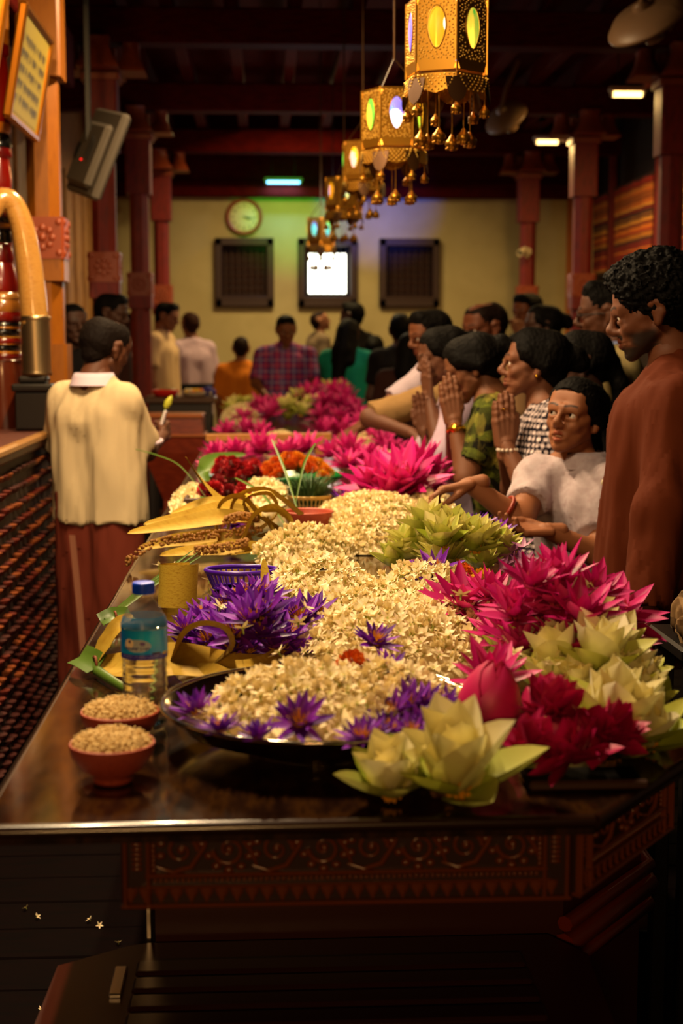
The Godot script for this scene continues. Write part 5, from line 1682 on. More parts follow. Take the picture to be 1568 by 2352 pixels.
	["g", 0.523, 1.060, -3.308, 0.093, 15], ["g", 0.515, 1.005, -3.314, 0.088, 15], ["g", 0.436, 1.100, -3.324, 0.093, 15], ["g", 0.426, 1.045, -3.359, 0.088, 15], ["g", 0.565, 1.040, -3.374, 0.095, 15],
	["g", 0.375, 1.020, -2.162, 0.061, 16], ["g", 0.458, 1.040, -2.368, 0.067, 16], ["g", 0.440, 1.040, -2.162, 0.068, 16], ["c", 0.492, 1.070, -2.217, 0.115, 16], ["c", 0.465, 1.015, -2.247, 0.109, 16],
	["c", 0.435, 1.040, -2.244, 0.088, 16], ["c", 0.449, 1.030, -2.108, 0.110, 16], ["c", 0.496, 1.050, -2.048, 0.113, 16], ["c", 0.541, 1.030, -2.046, 0.081, 16], ["c", 0.593, 1.020, -2.135, 0.057, 16],
	["c", 0.409, 1.020, -2.216, 0.080, 16], ["c", 0.401, 1.020, -2.306, 0.069, 16], ["c", 0.508, 1.060, -2.162, 0.089, 16], ["c", 0.525, 1.005, -2.186, 0.084, 16], ["c", 0.545, 1.050, -2.142, 0.088, 16],
	["c", 0.413, 1.020, -2.059, 0.078, 16], ["c", 0.465, 1.020, -2.029, 0.083, 16], ["c", 0.510, 1.020, -1.949, 0.074, 16], ["c", 0.465, 0.990, -1.866, 0.145, 17], ["c", 0.518, 0.990, -1.863, 0.107, 17],
	["c", 0.452, 0.990, -1.981, 0.082, 17], ["c", 0.557, 1.000, -2.012, 0.083, 17], ["c", 0.233, 0.990, -1.674, 0.139, 18], ["c", 0.150, 0.990, -1.670, 0.100, 19], ["g", 0.265, 1.100, -10.813, 0.198, 20],
	["g", 0.253, 1.045, -10.845, 0.188, 20], ["g", 0.344, 1.070, -10.217, 0.187, 20], ["g", 0.373, 1.015, -10.239, 0.178, 20], ["g", 0.171, 1.060, -10.103, 0.185, 20], ["g", 0.153, 1.005, -10.136, 0.176, 20],
	["g", 0.242, 1.040, -9.876, 0.163, 20], ["g", -0.226, 1.050, -11.497, 0.154, 20], ["g", -0.261, 1.030, -10.786, 0.145, 20], ["g", -0.143, 1.060, -11.866, 0.145, 20], ["g", -0.169, 1.005, -11.896, 0.137, 20],
	["g", 0.491, 1.170, -12.819, 0.156, 20], ["g", 0.502, 1.115, -12.850, 0.149, 20], ["g", 0.464, 1.060, -12.840, 0.149, 20], ["g", 0.476, 1.005, -12.824, 0.149, 20], ["g", 0.750, 1.160, -12.885, 0.157, 20],
	["g", 0.727, 1.105, -12.904, 0.150, 20], ["g", 0.766, 1.050, -12.907, 0.150, 20], ["g", 0.818, 1.140, -12.139, 0.134, 20], ["g", 0.847, 1.085, -12.159, 0.127, 20], ["g", 0.802, 1.030, -12.161, 0.127, 20],
]

func lily(kind: String, at: Vector3, size: float, axis: Vector3, label: String, group: String, r: RandomNumberGenerator, close: float, whole := false) -> Node3D:
	lily_meshes(kind)
	var fm := flower_mats()
	var called: String = {"m": "magenta_water_lily", "p": "purple_water_lily", "c": "cream_lotus", "g": "green_lotus"}[kind]
	var t := thing(called, label, "flower", at, group)
	var y := axis.normalized()
	var x := y.cross(Vector3(0.3, 0.1, 0.95)).normalized()
	var b := Basis(x, y, x.cross(y)).rotated(y, r.randf() * TAU)
	t.transform = Transform3D(b.scaled(Vector3.ONE * size), at)
	if whole:
		part(t, "corolla", meshes["flower_%s_%d" % [kind, r.randi() % 4]], fm[kind])
		return t
	for pz in lily_petals(kind, r, close):
		part(t, "petal", meshes["petal_%s_%d_%d" % [kind, pz[0], pz[1]]], fm[kind], pz[2])
	part(t, "stamens", meshes["stamen_" + kind], painted("stamen", 0.7))
	return t

const HEAPS := [
	["in the heap on the steel plate", 0.055, -1.9, 0.145, 0.14, 0.06, 1.003],
	["in the heap on the steel plate", 0.17, -1.98, 0.09, 0.12, 0.045, 1.003],
	["in the wide white heap behind the plate", 0.2, -2.42, 0.165, 0.19, 0.085, 0.966],
	["in the wide white heap behind the plate", 0.335, -2.55, 0.12, 0.18, 0.075, 0.966],
	["in the small white heap right of the purple lilies", 0.165, -2.76, 0.085, 0.1, 0.05, 0.966],
	["in the white heap behind the purple lilies", 0.115, -3.0, 0.13, 0.15, 0.085, 0.966],
	["in the neat white pile before the clay bowl", 0.1, -3.6, 0.13, 0.12, 0.075, 0.966],
	["in the white bed before the magenta heap", 0.34, -4.45, 0.18, 0.2, 0.065, 0.966],
	["in the white bed before the magenta heap", 0.26, -4.12, 0.1, 0.12, 0.055, 0.966],
	["in the white pile beside the pale lotus heap", 0.27, -3.82, 0.115, 0.12, 0.065, 0.966],
	["in the white heap between lotus and magenta lilies", 0.33, -2.95, 0.12, 0.16, 0.075, 0.966],
	["in the dim white heap by the reaching hand", 0.53, -4.6, 0.09, 0.2, 0.05, 0.966],
	["in a far white heap among magenta lilies", 0.5, -7.5, 0.1, 0.35, 0.07, 0.966],
	["in a far white heap among magenta lilies", 0.52, -6.2, 0.1, 0.3, 0.07, 0.966],
	["in the white heap beside the red roses", -0.01, -5.0, 0.09, 0.22, 0.06, 0.966],
	["in the farthest white heap at the table's left end", -0.16, -10.4, 0.16, 0.7, 0.1, 0.966],
	["in a far white heap among magenta lilies", 0.08, -7.75, 0.09, 0.3, 0.06, 0.966],
	["under the pale lotus pile", 0.47, -2.33, 0.1, 0.17, 0.05, 0.966],
	["scattered along the table's left rim", -0.27, -4.95, 0.05, 0.45, 0.02, 0.966],
]

func jasmine_meshes() -> void:
	for v in 4:
		var r := RandomNumberGenerator.new()
		r.seed = 300 + v
		var mb := MB.new()
		for k in 5:
			var rows := []
			var ya := TAU * k / 5 + r.randf_range(-0.1, 0.1)
			var el: float = ([0.15, 0.45, 0.8, 1.1][v]) + r.randf_range(-0.12, 0.12)
			var b := Basis(Vector3.UP, ya) * Basis(Vector3.RIGHT, -el)
			var n := 4
			var s := mb.v.size()
			for i in n + 1:
				var t := float(i) / n
				var w: float = 0.36 * pow(sin(PI * pow(t, 0.75) * 0.93 + 0.1), 0.8) * ([0.55, 0.7, 1.0, 1.1][v])
				mb.col = lin("#c8b85a").lerp(lin("#f6e6bc"), minf(1.0, t * 2.2))
				if v == 0 and k % 2 == 0: mb.col = mb.col.lerp(lin("#e8b8a0"), 0.35)
				for j in 3:
					var u := j - 1.0
					mb.p(b * Vector3(u * w, 0.25 * absf(u) * w + 0.12 * t * t, 0.06 + t * 0.95) + Vector3(0, 0.05, 0))
			for i in n:
				for j in 2:
					var q := s + i * 3 + j
					mb.quad(q, q + 1, q + 4, q + 3)
		mb.col = lin("#a8b04a")
		mb.tube([Vector3(0, -0.45, 0), Vector3(0, 0.1, 0)], [0.06, 0.12], 5)
		meshes["jasmine_%d" % v] = mb.mesh()

func flowers() -> void:
	var r := RandomNumberGenerator.new()
	r.seed = 21
	# water lilies and lotuses
	for q in LILIES:
		var at := Vector3(clampf(q[1], -0.3, 0.59), maxf(q[2] - 0.018, 0.972), maxf(q[3], -11.15))
		var axis := Vector3(r.randf_range(-0.35, 0.35), 1.0, r.randf_range(-0.1, 0.55))
		var close := r.randf_range(0.85, 1.2)
		if q[0] == "c": close = r.randf_range(1.0, 1.25)
		if q.size() > 6:
			axis = Vector3(-0.1, 0.85, 0.6)
			close = 1.0
			at += Vector3(0, 0.012, -0.02)
		if q[0] == "c" and q[3] > -1.85: axis = Vector3(-0.1, 1.0, 0.22)
		var say: Array = LILY_SAY[q[5]].duplicate()
		var mates := LILIES.filter(func(o): return o[5] == q[5])
		if mates.size() > 1 and mates.size() <= 6:
			var rank := mates.filter(func(o): return o[1] < q[1] or (o[1] == q[1] and o[3] < q[3])).size()
			say[0] += [", leftmost", ", second from left", ", third from left", ", fourth from left", ", fifth from left", ", sixth from left"][rank]
		elif mates.size() > 6:   # the four that stand out of a heap
			for w in [[", topmost", 2, 1], [", rightmost", 1, 1], [", leftmost", 1, -1], [", nearest", 3, 1]]:
				if mates.all(func(o): return o == q or o[w[1]] * w[2] < q[w[1]] * w[2]):
					say[0] += w[0]
					break
		lily(q[0], at, q[4] * {"m": 1.18, "p": 1.25, "c": 1.5, "g": 1.25}[q[0]], axis, say[0], ("flowers: " + LILY_SAY[q[5]][0]) if say[1] else "", r, close, q[3] < -3.35)
	# jasmine: the nearest 300 one by one, the rest as one mass
	jasmine_meshes()
	var jm := painted("jasmine_petal", 0.55, 0.0, {"backlight_enabled": true, "backlight": Color(0.5, 0.5, 0.4)})
	var all := []
	for hp in HEAPS:
		var n := int(PI * hp[3] * hp[4] * 3400.0 * (1.6 if hp[2] > -5.0 else 0.8)) + 12
		for k in n:
			var rad := sqrt(r.randf())
			var a := r.randf() * TAU
			var d := Vector2(cos(a), sin(a)) * rad
			var y: float = hp[6] + 0.008 + hp[5] * pow(maxf(0.0, 1.0 - rad * rad), 0.7) + r.randf_range(-0.008, 0.01)
			var p := Vector3(hp[1] + d.x * hp[3], y, hp[2] + d.y * hp[4])
			if p.x > 0.6 or p.x < -0.32: continue
			var up := Vector3(d.x * 0.7 * rad, 1.0, d.y * 0.5 * rad) + Vector3(r.randf_range(-0.7, 0.7), 0, r.randf_range(-0.4, 0.9))
			up = up.normalized()
			var x := up.cross(Vector3(0.2, 0.1, 0.97)).normalized()
			var s := r.randf_range(0.0125, 0.0185)
			var b := Basis(x, up, x.cross(up)).rotated(up, r.randf() * TAU).scaled(Vector3.ONE * s)
			var pick := 0.38 if hp[2] > -3.2 else 0.12
			all.append([Transform3D(b, p), hp[0], (0 if r.randf() < 0.4 else 1) if r.randf() < pick * 2.0 else 2 + r.randi() % 2])
	# loose ones lying on the lilies and on the bare table
	var loose := [Vector3(-0.080, 1.070, -2.418), Vector3(-0.038, 1.070, -2.228), Vector3(0.052, 1.060, -2.319), Vector3(0.019, 1.030, -2.230), Vector3(0.065, 1.070, -2.410), Vector3(0.089, 1.030, -2.356), Vector3(0.267, 1.050, -2.704), Vector3(0.326, 1.100, -2.343), Vector3(0.410, 1.060, -1.986), Vector3(0.377, 1.050, -2.120)]
	var bare := [Vector3(-0.205, 0.978, -3.472), Vector3(-0.264, 0.978, -3.475), Vector3(-0.224, 0.978, -3.432), Vector3(-0.287, 0.978, -2.557), Vector3(-0.133, 0.978, -3.254)]
	var ground := [Vector3(-0.655, 0.006, -3.734), Vector3(-0.616, 0.006, -3.673), Vector3(-0.474, 0.006, -3.645), Vector3(-0.444, 0.006, -3.606), Vector3(-0.382, 0.006, -3.494), Vector3(-0.521, 0.006, -3.131)]
	var stray := []
	for p in loose + bare + ground:
		var s := 0.011 if p in ground else 0.019
		stray.append([Transform3D(Basis.from_euler(Vector3(r.randf_range(0.2, 0.8), r.randf() * TAU, r.randf_range(-0.4, 0.4))).scaled(Vector3.ONE * s), p), "lying loose on the lilies" if p in loose else "fallen on the dark floor boards" if p in ground else "dropped on the bare table top", 0])
	all.sort_custom(func(a, b): return a[0].origin.z - a[0].origin.y * -1.5 > b[0].origin.z - b[0].origin.y * -1.5)
	all = stray + all
	for k in mini(300, all.size()):
		var t := thing("jasmine_flower", "small cream jasmine flower " + all[k][1], "flower", Vector3.ZERO, "jasmine flowers " + all[k][1])
		t.transform = all[k][0]
		part(t, "petals", meshes["jasmine_%d" % all[k][2]], jm)
	var rest := thing("jasmine_heap", "mass of small cream jasmine flowers heaped along the table", "flowers", Vector3.ZERO, "", "stuff")
	for v in 4:
		var mine := all.slice(300).filter(func(e): return e[2] == v)
		var mm := MultiMesh.new()
		mm.transform_format = MultiMesh.TRANSFORM_3D
		mm.mesh = meshes["jasmine_%d" % v]
		mm.instance_count = mine.size()
		for k in mine.size():
			mm.set_instance_transform(k, mine[k][0])
		var mi := MultiMeshInstance3D.new()
		mi.name = "blossoms"
		mi.multimesh = mm
		mi.material_override = jm
		rest.add_child(mi, true)
	var under := mat("jasmine_under", "#f0deae", 0.8)
	for hp in HEAPS:
		var mb := MB.new()
		var rows := []
		for i in 7:
			var q := 1.0 - i / 6.0
			var row := []
			for k in 24:
				var a := TAU * k / 24
				row.append(Vector3(hp[1] + cos(a) * q * hp[3], hp[6] + 0.002 + maxf(0, hp[5] * pow(1.0 - q * q, 0.7) - 0.017), hp[2] + sin(a) * q * hp[4]))
			rows.append(row)
		mb.sheet(rows, true)
		part(rest, "lower_blossoms", mb.mesh(), under)
	print("jasmine ", all.size())
	# marigolds and roses
	for v in 3:
		for kind in ["marigold", "rose"]:
			var mb := MB.new()
			var r2 := RandomNumberGenerator.new()
			r2.seed = 50 + v
			var n := 70 if kind == "marigold" else 40
			for k in n:
				var y := 1.0 - 1.5 * (k + 0.5) / n
				var a := k * 2.39996 + r2.randf_range(-0.3, 0.3)
				var d := Vector3(cos(a) * sqrt(maxf(0, 1 - y * y)), y, sin(a) * sqrt(maxf(0, 1 - y * y)))
				var s := d.cross(Vector3(0.1, 1, 0.2)).normalized()
				var u := s.cross(d)
				var w := 0.24 if kind == "marigold" else 0.4
				if kind == "marigold":
					mb.col = lin(["#d8660c", "#e89410", "#e8b81c"][v]).lerp(lin("#a83c08"), r2.randf() * 0.4)
				else:
					mb.col = lin(["#b0101c", "#8a0a18", "#c01424"][v]).lerp(lin("#4a040a"), r2.randf() * 0.5)
				var b0 := d * 0.55
				var pts := []
				for j in 5:
					var t := -1.0 + j * 0.5
					pts.append(d * (0.98 + 0.08 * sin(j * 2.1 + k)) + s * t * w + u * (w * 0.5 * (1 - t * t)))
				var i0 := mb.v.size()
				mb.p(b0 - s * w * 0.4); mb.p(b0 + s * w * 0.4)
				for q in pts: mb.p(q)
				mb.tri(i0, i0 + 2, i0 + 3); mb.tri(i0, i0 + 3, i0 + 4); mb.tri(i0, i0 + 4, i0 + 1); mb.tri(i0 + 1, i0 + 4, i0 + 5); mb.tri(i0 + 1, i0 + 5, i0 + 6)
			mb.col = lin("#8a3c08") if kind == "marigold" else lin("#4a040c")
			mb.ball(Vector3(0, -0.1, 0), Vector3.ONE * 0.6, 8, 6)
			meshes["%s_%d" % [kind, v]] = mb.mesh()
	var mm_ := painted("marigold_petal", 0.6, 0.0, {"backlight_enabled": true, "backlight": Color(0.3, 0.25, 0.1)})
	for k in 62:
		var a := r.randf() * TAU
		var q := sqrt(r.randf())
		var p := Vector3(0.11 + cos(a) * q * 0.15, 1.0 + 0.075 * (1 - q * q) + 0.01 * r.randf(), -5.52 + sin(a) * q * 0.15)
		var v := 2 if p.z < -5.56 or (p.x > 0.18 and r.randf() < 0.7) else (0 if p.z > -5.46 or r.randf() < 0.4 else 1)
		var t := thing("marigold", ["deep orange marigold", "light orange marigold", "yellow marigold"][v] + " heaped in the green tray", "flower", p, ["deep orange", "light orange", "yellow"][v] + " marigolds in the green tray")
		t.transform = Transform3D(Basis.from_euler(Vector3(r.randf() - 0.3, r.randf() * TAU, r.randf() - 0.5)).scaled(Vector3.ONE * 0.026), p)
		part(t, "bloom", meshes["marigold_%d" % v], mm_)
	for q in [[0.428, 1.02, -3.05, 0, "deep orange marigold before the pale lotus heap"], [0.46, 1.02, -2.98, 2, "yellow marigold beside the orange one before the pale lotus"], [0.125, 1.05, -2.04, 0, "orange marigold resting at the back of the plate's white heap"]]:
		var t := thing("marigold", q[4], "flower", Vector3(q[0], q[1], q[2]))
		t.transform = Transform3D(Basis.from_euler(Vector3(0.4, 1, 0)).scaled(Vector3.ONE * 0.026), Vector3(q[0], q[1], q[2]))
		part(t, "bloom", meshes["marigold_%d" % q[3]], mm_)
	for k in 26:
		var front := k >= 14
		var p: Vector3
		if front: p = Vector3(-0.145 + r.randf_range(-0.075, 0.075), 1.0 + r.randf() * 0.03, -4.95 + r.randf_range(-0.1, 0.12))
		else: p = Vector3(-0.11 + r.randf_range(-0.07, 0.07), 1.01 + r.randf() * 0.06, -5.45 + r.randf_range(-0.1, 0.1))
		var lb := "red rose in the bunch before the green tray" if front else "dark red rose at the left end of the green tray"
		var t := thing("red_rose", lb, "flower", p, lb + "s")
		t.transform = Transform3D(Basis.from_euler(Vector3(r.randf() - 0.2, r.randf() * TAU, r.randf() - 0.5)).scaled(Vector3.ONE * 0.032), p)
		part(t, "bloom", meshes["rose_%d" % (r.randi() % 3)], mm_)
	# pink lotus bud lying on the plate's right side
	var bud := thing("pink_lotus_bud", "large closed pink lotus bud behind the front cream lotus", "flower", Vector3(0.29, 1.0, -1.86))
	bud.transform = Transform3D(Basis.from_euler(Vector3(0.15, 0.5, -0.12)), Vector3(0.29, 0.995, -1.86))
	for k in 9:
		var ring := k / 3
		var mb := MB.new()
		var rows := []
		for i in 9:
			var t := i / 8.0
			var row := []
			for j in 7:
				var u := j / 3.0 - 1.0
				var half := 1.25 * pow(sin(PI * (0.12 + 0.88 * pow(t, 0.8))), 0.7)
				var rr := (0.043 - ring * 0.004) * pow(sin(PI * (0.14 + 0.8 * t)), 0.75) + 0.001
				var an := u * half
				mb.col = lin("#f060a0").lerp(lin("#d01c68"), t)
				row.append(Vector3(sin(an) * rr, 0.115 * t - 0.01, cos(an) * rr))
			rows.append(row)
		mb.col = lin(["#d82a74", "#e04a86", "#c81c60"][k % 3])
		mb.sheet(rows)
		part(bud, "petal", mb.mesh(), painted("petal_pink", 0.45, 0.0, {"backlight_enabled": true, "backlight": Color(0.4, 0.3, 0.3)}), Transform3D(Basis(Vector3.UP, TAU * k / 3 + ring * 0.9), Vector3.ZERO))
	# crumpled dark magenta lotuses at the front right
	var spots := [[0.33, 1.005, -1.74, "leftmost, against the pink bud"], [0.385, 1.0, -1.72, "at the very front of the four"], [0.365, 1.04, -1.79, "topmost of the four"], [0.43, 1.01, -1.77, "rightmost, by the large cream lotus"]]
	for q in spots:
		var t := thing("crumpled_lotus", "crumpled deep magenta lotus near the corner, " + q[3], "flower", Vector3.ZERO, "crumpled magenta lotuses")
		t.transform = Transform3D(Basis.from_euler(Vector3(0.35, r.randf() * TAU, 0.1)).scaled(Vector3.ONE * 0.125), Vector3(q[0], q[1], q[2]))
		lily_meshes("m")
		for k in 46:
			var y := 1.0 - 1.25 * k / 46.0
			var a := k * 2.39996
			var sc := r.randf_range(0.6, 0.95)
			part(t, "petal", meshes["petal_m_%d_%d" % [k % 2, k % 2]], painted("petal_crimson", 0.5, 0.0, {"backlight_enabled": true, "backlight": Color(0.4, 0.35, 0.35), "albedo_color": Color("#e098b0")}), Transform3D(Basis(Vector3.UP, a) * Basis(Vector3.RIGHT, -0.1 - 1.2 * y + r.randf_range(-0.3, 0.3)) * Basis(Vector3.BACK, r.randf_range(-0.7, 0.7)).scaled(Vector3(2.0 * sc, sc * 1.6, sc)), Vector3(cos(a), 0, sin(a)) * 0.06))
	# purple orchid sprays by the blouse woman
	var om := painted("orchid_petal", 0.5)
	var omb := MB.new()
	omb.join(petal(1.0, 0.35, 0.1, 0.3, lin("#c890b0"), lin("#7a2a70")))
	var opm := omb.mesh()
	for k in 9:
		var p := Vector3(0.52 + r.randf() * 0.09, 1.0 + 0.05 * r.randf(), -3.2 - 0.15 * r.randf())
		var t := thing("orchid", "small mauve orchid in the cluster before the blouse woman", "flower", p, "mauve orchids before the blouse woman")
		t.transform = Transform3D(Basis.from_euler(Vector3(r.randf() * 1.2, r.randf() * TAU, 0)).scaled(Vector3.ONE * 0.034), p)
		for j in 5:
			part(t, "petal", opm, om, Transform3D(Basis(Vector3.UP, TAU * j / 5) * Basis(Vector3.RIGHT, -0.4), Vector3.ZERO))

# ---------------------------------------------------------------- people
# a head, +z the face, +y up, origin between the ears; style: "man", "woman", "beard", "talk"
func head_mb(style: String) -> MB:
	var key := "headmb_" + style
	if meshes.has(key): return meshes[key]
	var f := Field.new()
	f.k = 0.014
	var slim := 0.94 if style in ["woman", "talk"] else 1.0
	f.bone(Vector3(0, 0.034, -0.032), Vector3(0, 0.042, 0.02), 0.08 * slim, 0.075 * slim)
	f.bone(Vector3(0, 0.0, 0.028), Vector3(0, -0.058, 0.038), 0.061 * slim, 0.04 * slim)
	f.bone(Vector3(0, -0.09, 0.07), Vector3(0, -0.094, 0.072), 0.02, 0.019)
	for s in [-1, 1]:
		f.bone(Vector3(s * 0.018, -0.04, 0.072), Vector3(s * 0.02, -0.066, 0.066), 0.0185, 0.017)
		f.bone(Vector3(s * 0.03, 0.028, 0.06), Vector3(s * 0.03, 0.055, 0.055), 0.033, 0.03)
		f.bone(Vector3(s * 0.04 * slim, -0.03, 0.028), Vector3(s * 0.03, -0.062, 0.046), 0.027, 0.022)
		f.bone(Vector3(s * 0.048 * slim, -0.046, 0.004), Vector3(s * 0.016, -0.09, 0.062), 0.017, 0.015)
		f.bone(Vector3(s * 0.036, -0.024, 0.064), Vector3(s * 0.052 * slim, -0.004, 0.036), 0.022, 0.019)
		f.bone(Vector3(s * 0.01, 0.024, 0.094), Vector3(s * 0.044, 0.023, 0.077), 0.009, 0.009)
		f.bone(Vector3(s * 0.011, -0.032, 0.101), Vector3(s * 0.012, -0.033, 0.096), 0.0072, 0.007)
		# ear: a folded rim and lobe
		for q in [[0.02, -0.018, 0.026, -0.004], [0.026, -0.004, 0.02, 0.006], [0.02, -0.018, -0.004, -0.02], [-0.004, -0.02, -0.03, -0.006]]:
			f.bone(Vector3(s * 0.081 * slim, q[0], q[1]), Vector3(s * (0.079 if q[2] > -0.02 else 0.074) * slim, q[2], q[3]), 0.0065, 0.0065)
		f.bone(Vector3(s * 0.072 * slim, 0.0, -0.006), Vector3(s * 0.072 * slim, -0.02, -0.006), 0.011, 0.009)
		f.bone(Vector3(s * 0.02, 0.0125, 0.0895), Vector3(s * 0.044, 0.0105, 0.082), 0.006, 0.005)
		f.bone(Vector3(s * 0.02, -0.0085, 0.0885), Vector3(s * 0.043, -0.007, 0.081), 0.005, 0.004)
		f.cut.append([Vector3(s * 0.032, 0.0015, 0.094), Vector3(0.0135, 0.0058, 0.016)])
	f.bone(Vector3(0, 0.018, 0.093), Vector3(0, -0.02, 0.1125), 0.0075, 0.008)
	f.bone(Vector3(0, -0.024, 0.1135), Vector3(0, -0.028, 0.108), 0.0098, 0.01)
	var open := 0.0065 if style == "talk" else 0.0
	for s in [-1, 1]:
		f.bone(Vector3(s * 0.003, -0.0555, 0.0925), Vector3(s * 0.021, -0.0605, 0.082), 0.0058, 0.004)
		f.bone(Vector3(s * 0.0, -0.068 - open, 0.091), Vector3(s * 0.019, -0.063 - open * 0.5, 0.082), 0.0066, 0.004)
	f.cut.append([Vector3(0, -0.0618 - open * 0.6, 0.0975), Vector3(0.022 if open > 0 else 0.02, 0.0012 + open * 0.7, 0.008 + open)])
	f.bone(Vector3(0, -0.06, -0.02), Vector3(0, -0.16, -0.04), 0.052 * slim, 0.054 * slim)
	var mb := MB.new()
	var beard := style == "beard"
	nets(f, 0.0034, mb, func(p: Vector3) -> Color:
		var c := Color(1, 1, 1)
		var lip := minf(Vector2(p.x * 0.55, p.y + 0.0555).length(), Vector2(p.x * 0.55, p.y + 0.067 + open).length())
		if p.z > 0.078 and lip < 0.0085: c = Color(1.15, 0.62, 0.62)
		var bx := absf(p.x)
		var arch := 0.0265 + 0.004 * sin(clampf((bx - 0.01) / 0.04, 0.0, 1.0) * 2.6)
		if p.z > 0.055 and bx > 0.01 and bx < 0.051:
			c = c.lerp(Color(0.1, 0.08, 0.08), smoothstep(0.0046, 0.002, absf(p.y - arch) + 0.04 * maxf(0.0, bx - 0.038)))
		if beard and p.z > -0.01 and lip > 0.009:
			var side := smoothstep(-0.03, -0.05, p.y) * smoothstep(0.034, 0.05, bx)
			var low := smoothstep(-0.07, -0.08, p.y)
			var mou := smoothstep(0.009, 0.005, absf(p.y + 0.0465)) * smoothstep(0.03, 0.022, bx) * smoothstep(0.07, 0.08, p.z)
			c = c.lerp(Color(0.06, 0.05, 0.05), 0.96 * clampf(maxf(side, maxf(low, mou)), 0.0, 1.0) * smoothstep(-0.122, -0.108, p.y) * smoothstep(-0.012, 0.012, p.z))
		return c)
	meshes[key] = mb
	return mb

# a hand: +y along the fingers, +z out of the palm, thumb on +x
func hand_mb(style: String) -> MB:
	var key := "handmb_" + style
	if meshes.has(key): return meshes[key]
	var curl: Array = {"flat": [0.04, 0.06, 0.05], "relax": [0.35, 0.45, 0.3], "pinch": [0.55, 0.75, 0.4], "hold": [0.8, 1.0, 0.6]}[style]
	var f := Field.new()
	f.k = 0.007
	var gap := 0.018 if style == "flat" else 0.0205
	for i in 4:
		var x := (i - 1.5) * gap
		var root := Vector3(x, [0.078, 0.086, 0.089, 0.085][i], 0)
		f.bone(Vector3(x * 0.62, 0.0, 0), root, 0.0145, 0.0112)
		var l: float = [0.062, 0.078, 0.084, 0.075][i]
		var a := 0.0
		var p := root
		for j in 3:
			a += curl[j] * (1.0 + 0.15 * (1.5 - i) if style != "pinch" else 1.2 - 0.15 * i)
			var q: Vector3 = p + Vector3((i - 1.5) * 0.0012, cos(a), sin(a)) * l * [0.45, 0.31, 0.26][j]
			f.bone(p, q, [0.0094, 0.0086, 0.0078][j], [0.0086, 0.0078, 0.0066][j])
			p = q
	var t := [Vector3(0.016, 0.012, 0.004), Vector3(0.038, 0.045, 0.012), Vector3(0.046, 0.073, 0.017), Vector3(0.046, 0.097, 0.02)]
	if style == "flat": t = [Vector3(0.016, 0.012, 0.002), Vector3(0.034, 0.045, 0.004), Vector3(0.04, 0.075, 0.004), Vector3(0.041, 0.1, 0.003)]
	if style in ["pinch", "hold"]: t = [Vector3(0.016, 0.012, 0.006), Vector3(0.034, 0.045, 0.022), Vector3(0.03, 0.073, 0.036), Vector3(0.022, 0.095, 0.046)]
	for j in 3:
		f.bone(t[j], t[j + 1], [0.0145, 0.0108, 0.0094][j], [0.0108, 0.0094, 0.0075][j])
	f.bone(Vector3(0, -0.04, 0), Vector3(0, 0.01, 0), 0.024, 0.022)
	var mb := MB.new()
	nets(f, 0.0034, mb)
	mb.c.fill(Color.WHITE)
	meshes[key] = mb
	return mb

func hair_mesh(style: String) -> ArrayMesh:
	var key := "hair_" + style
	if meshes.has(key): return meshes[key]
	var f := Field.new()
	f.k = 0.025
	f.noise = fold
	f.stretch = Vector3(110, 40, 60)
	f.amp = 0.0035
	var h := 0.0045
	f.bone(Vector3(0, 0.04, -0.038), Vector3(0, 0.05, 0.018), 0.082, 0.077)
	f.bone(Vector3(0, 0.0, -0.05), Vector3(0, -0.03, -0.055), 0.068, 0.05)
	f.cut.append([Vector3(0, -0.012, 0.105), Vector3(0.076, 0.096, 0.072)])
	match style:
		"curly":
			f.bone(Vector3(0, 0.1, 0.02), Vector3(0, 0.1, 0.07), 0.055, 0.036)
			f.bone(Vector3(0, 0.1, -0.04), Vector3(0, 0.06, -0.08), 0.06, 0.06)
			f.bone(Vector3(0, 0.05, -0.03), Vector3(0, 0.06, 0.01), 0.095, 0.088)
			f.amp = 0.011
			f.stretch = Vector3(60, 60, 60)
		"short":
			f.bone(Vector3(-0.03, 0.1, 0.05), Vector3(0.03, 0.1, 0.05), 0.028, 0.028)
		"thin":
			f.cut.append([Vector3(0, 0.13, 0.02), Vector3(0.05, 0.045, 0.085)])
			f.amp = 0.003
		"cropped":
			f.a[0] = Vector3(0, 0.04, -0.04)
			f.ra[0] = 0.0775; f.rb[0] = 0.073
			f.amp = 0.001
		"bun":
			f.bone(Vector3(0, 0.035, -0.13), Vector3(0, 0.02, -0.145), 0.04, 0.036)
			f.amp = 0.003
			for s in [-1, 1]: f.bone(Vector3(s * 0.06, 0.04, 0.03), Vector3(s * 0.068, 0.0, -0.03), 0.022, 0.026)
		"tied":
			f.bone(Vector3(0, 0.0, -0.11), Vector3(0, -0.08, -0.14), 0.032, 0.03)
			f.bone(Vector3(0, -0.08, -0.14), Vector3(0, -0.24, -0.13), 0.03, 0.018)
			f.amp = 0.003
			for s in [-1, 1]: f.bone(Vector3(s * 0.055, 0.05, 0.03), Vector3(s * 0.068, -0.005, -0.025), 0.022, 0.024)
		"long":
			f.bone(Vector3(0, 0.0, -0.07), Vector3(0.01, -0.16, -0.09), 0.075, 0.085)
			f.bone(Vector3(0.01, -0.16, -0.09), Vector3(0.03, -0.42, -0.1), 0.085, 0.05)
			for s in [-1, 1]: f.bone(Vector3(s * 0.05, 0.0, -0.04), Vector3(s * 0.06, -0.25, -0.08), 0.045, 0.05)
			f.stretch = Vector3(70, 8, 70)
			h = 0.008
	var mb := MB.new()
	nets(f, h, mb)
	meshes[key] = mb.mesh()
	return meshes[key]

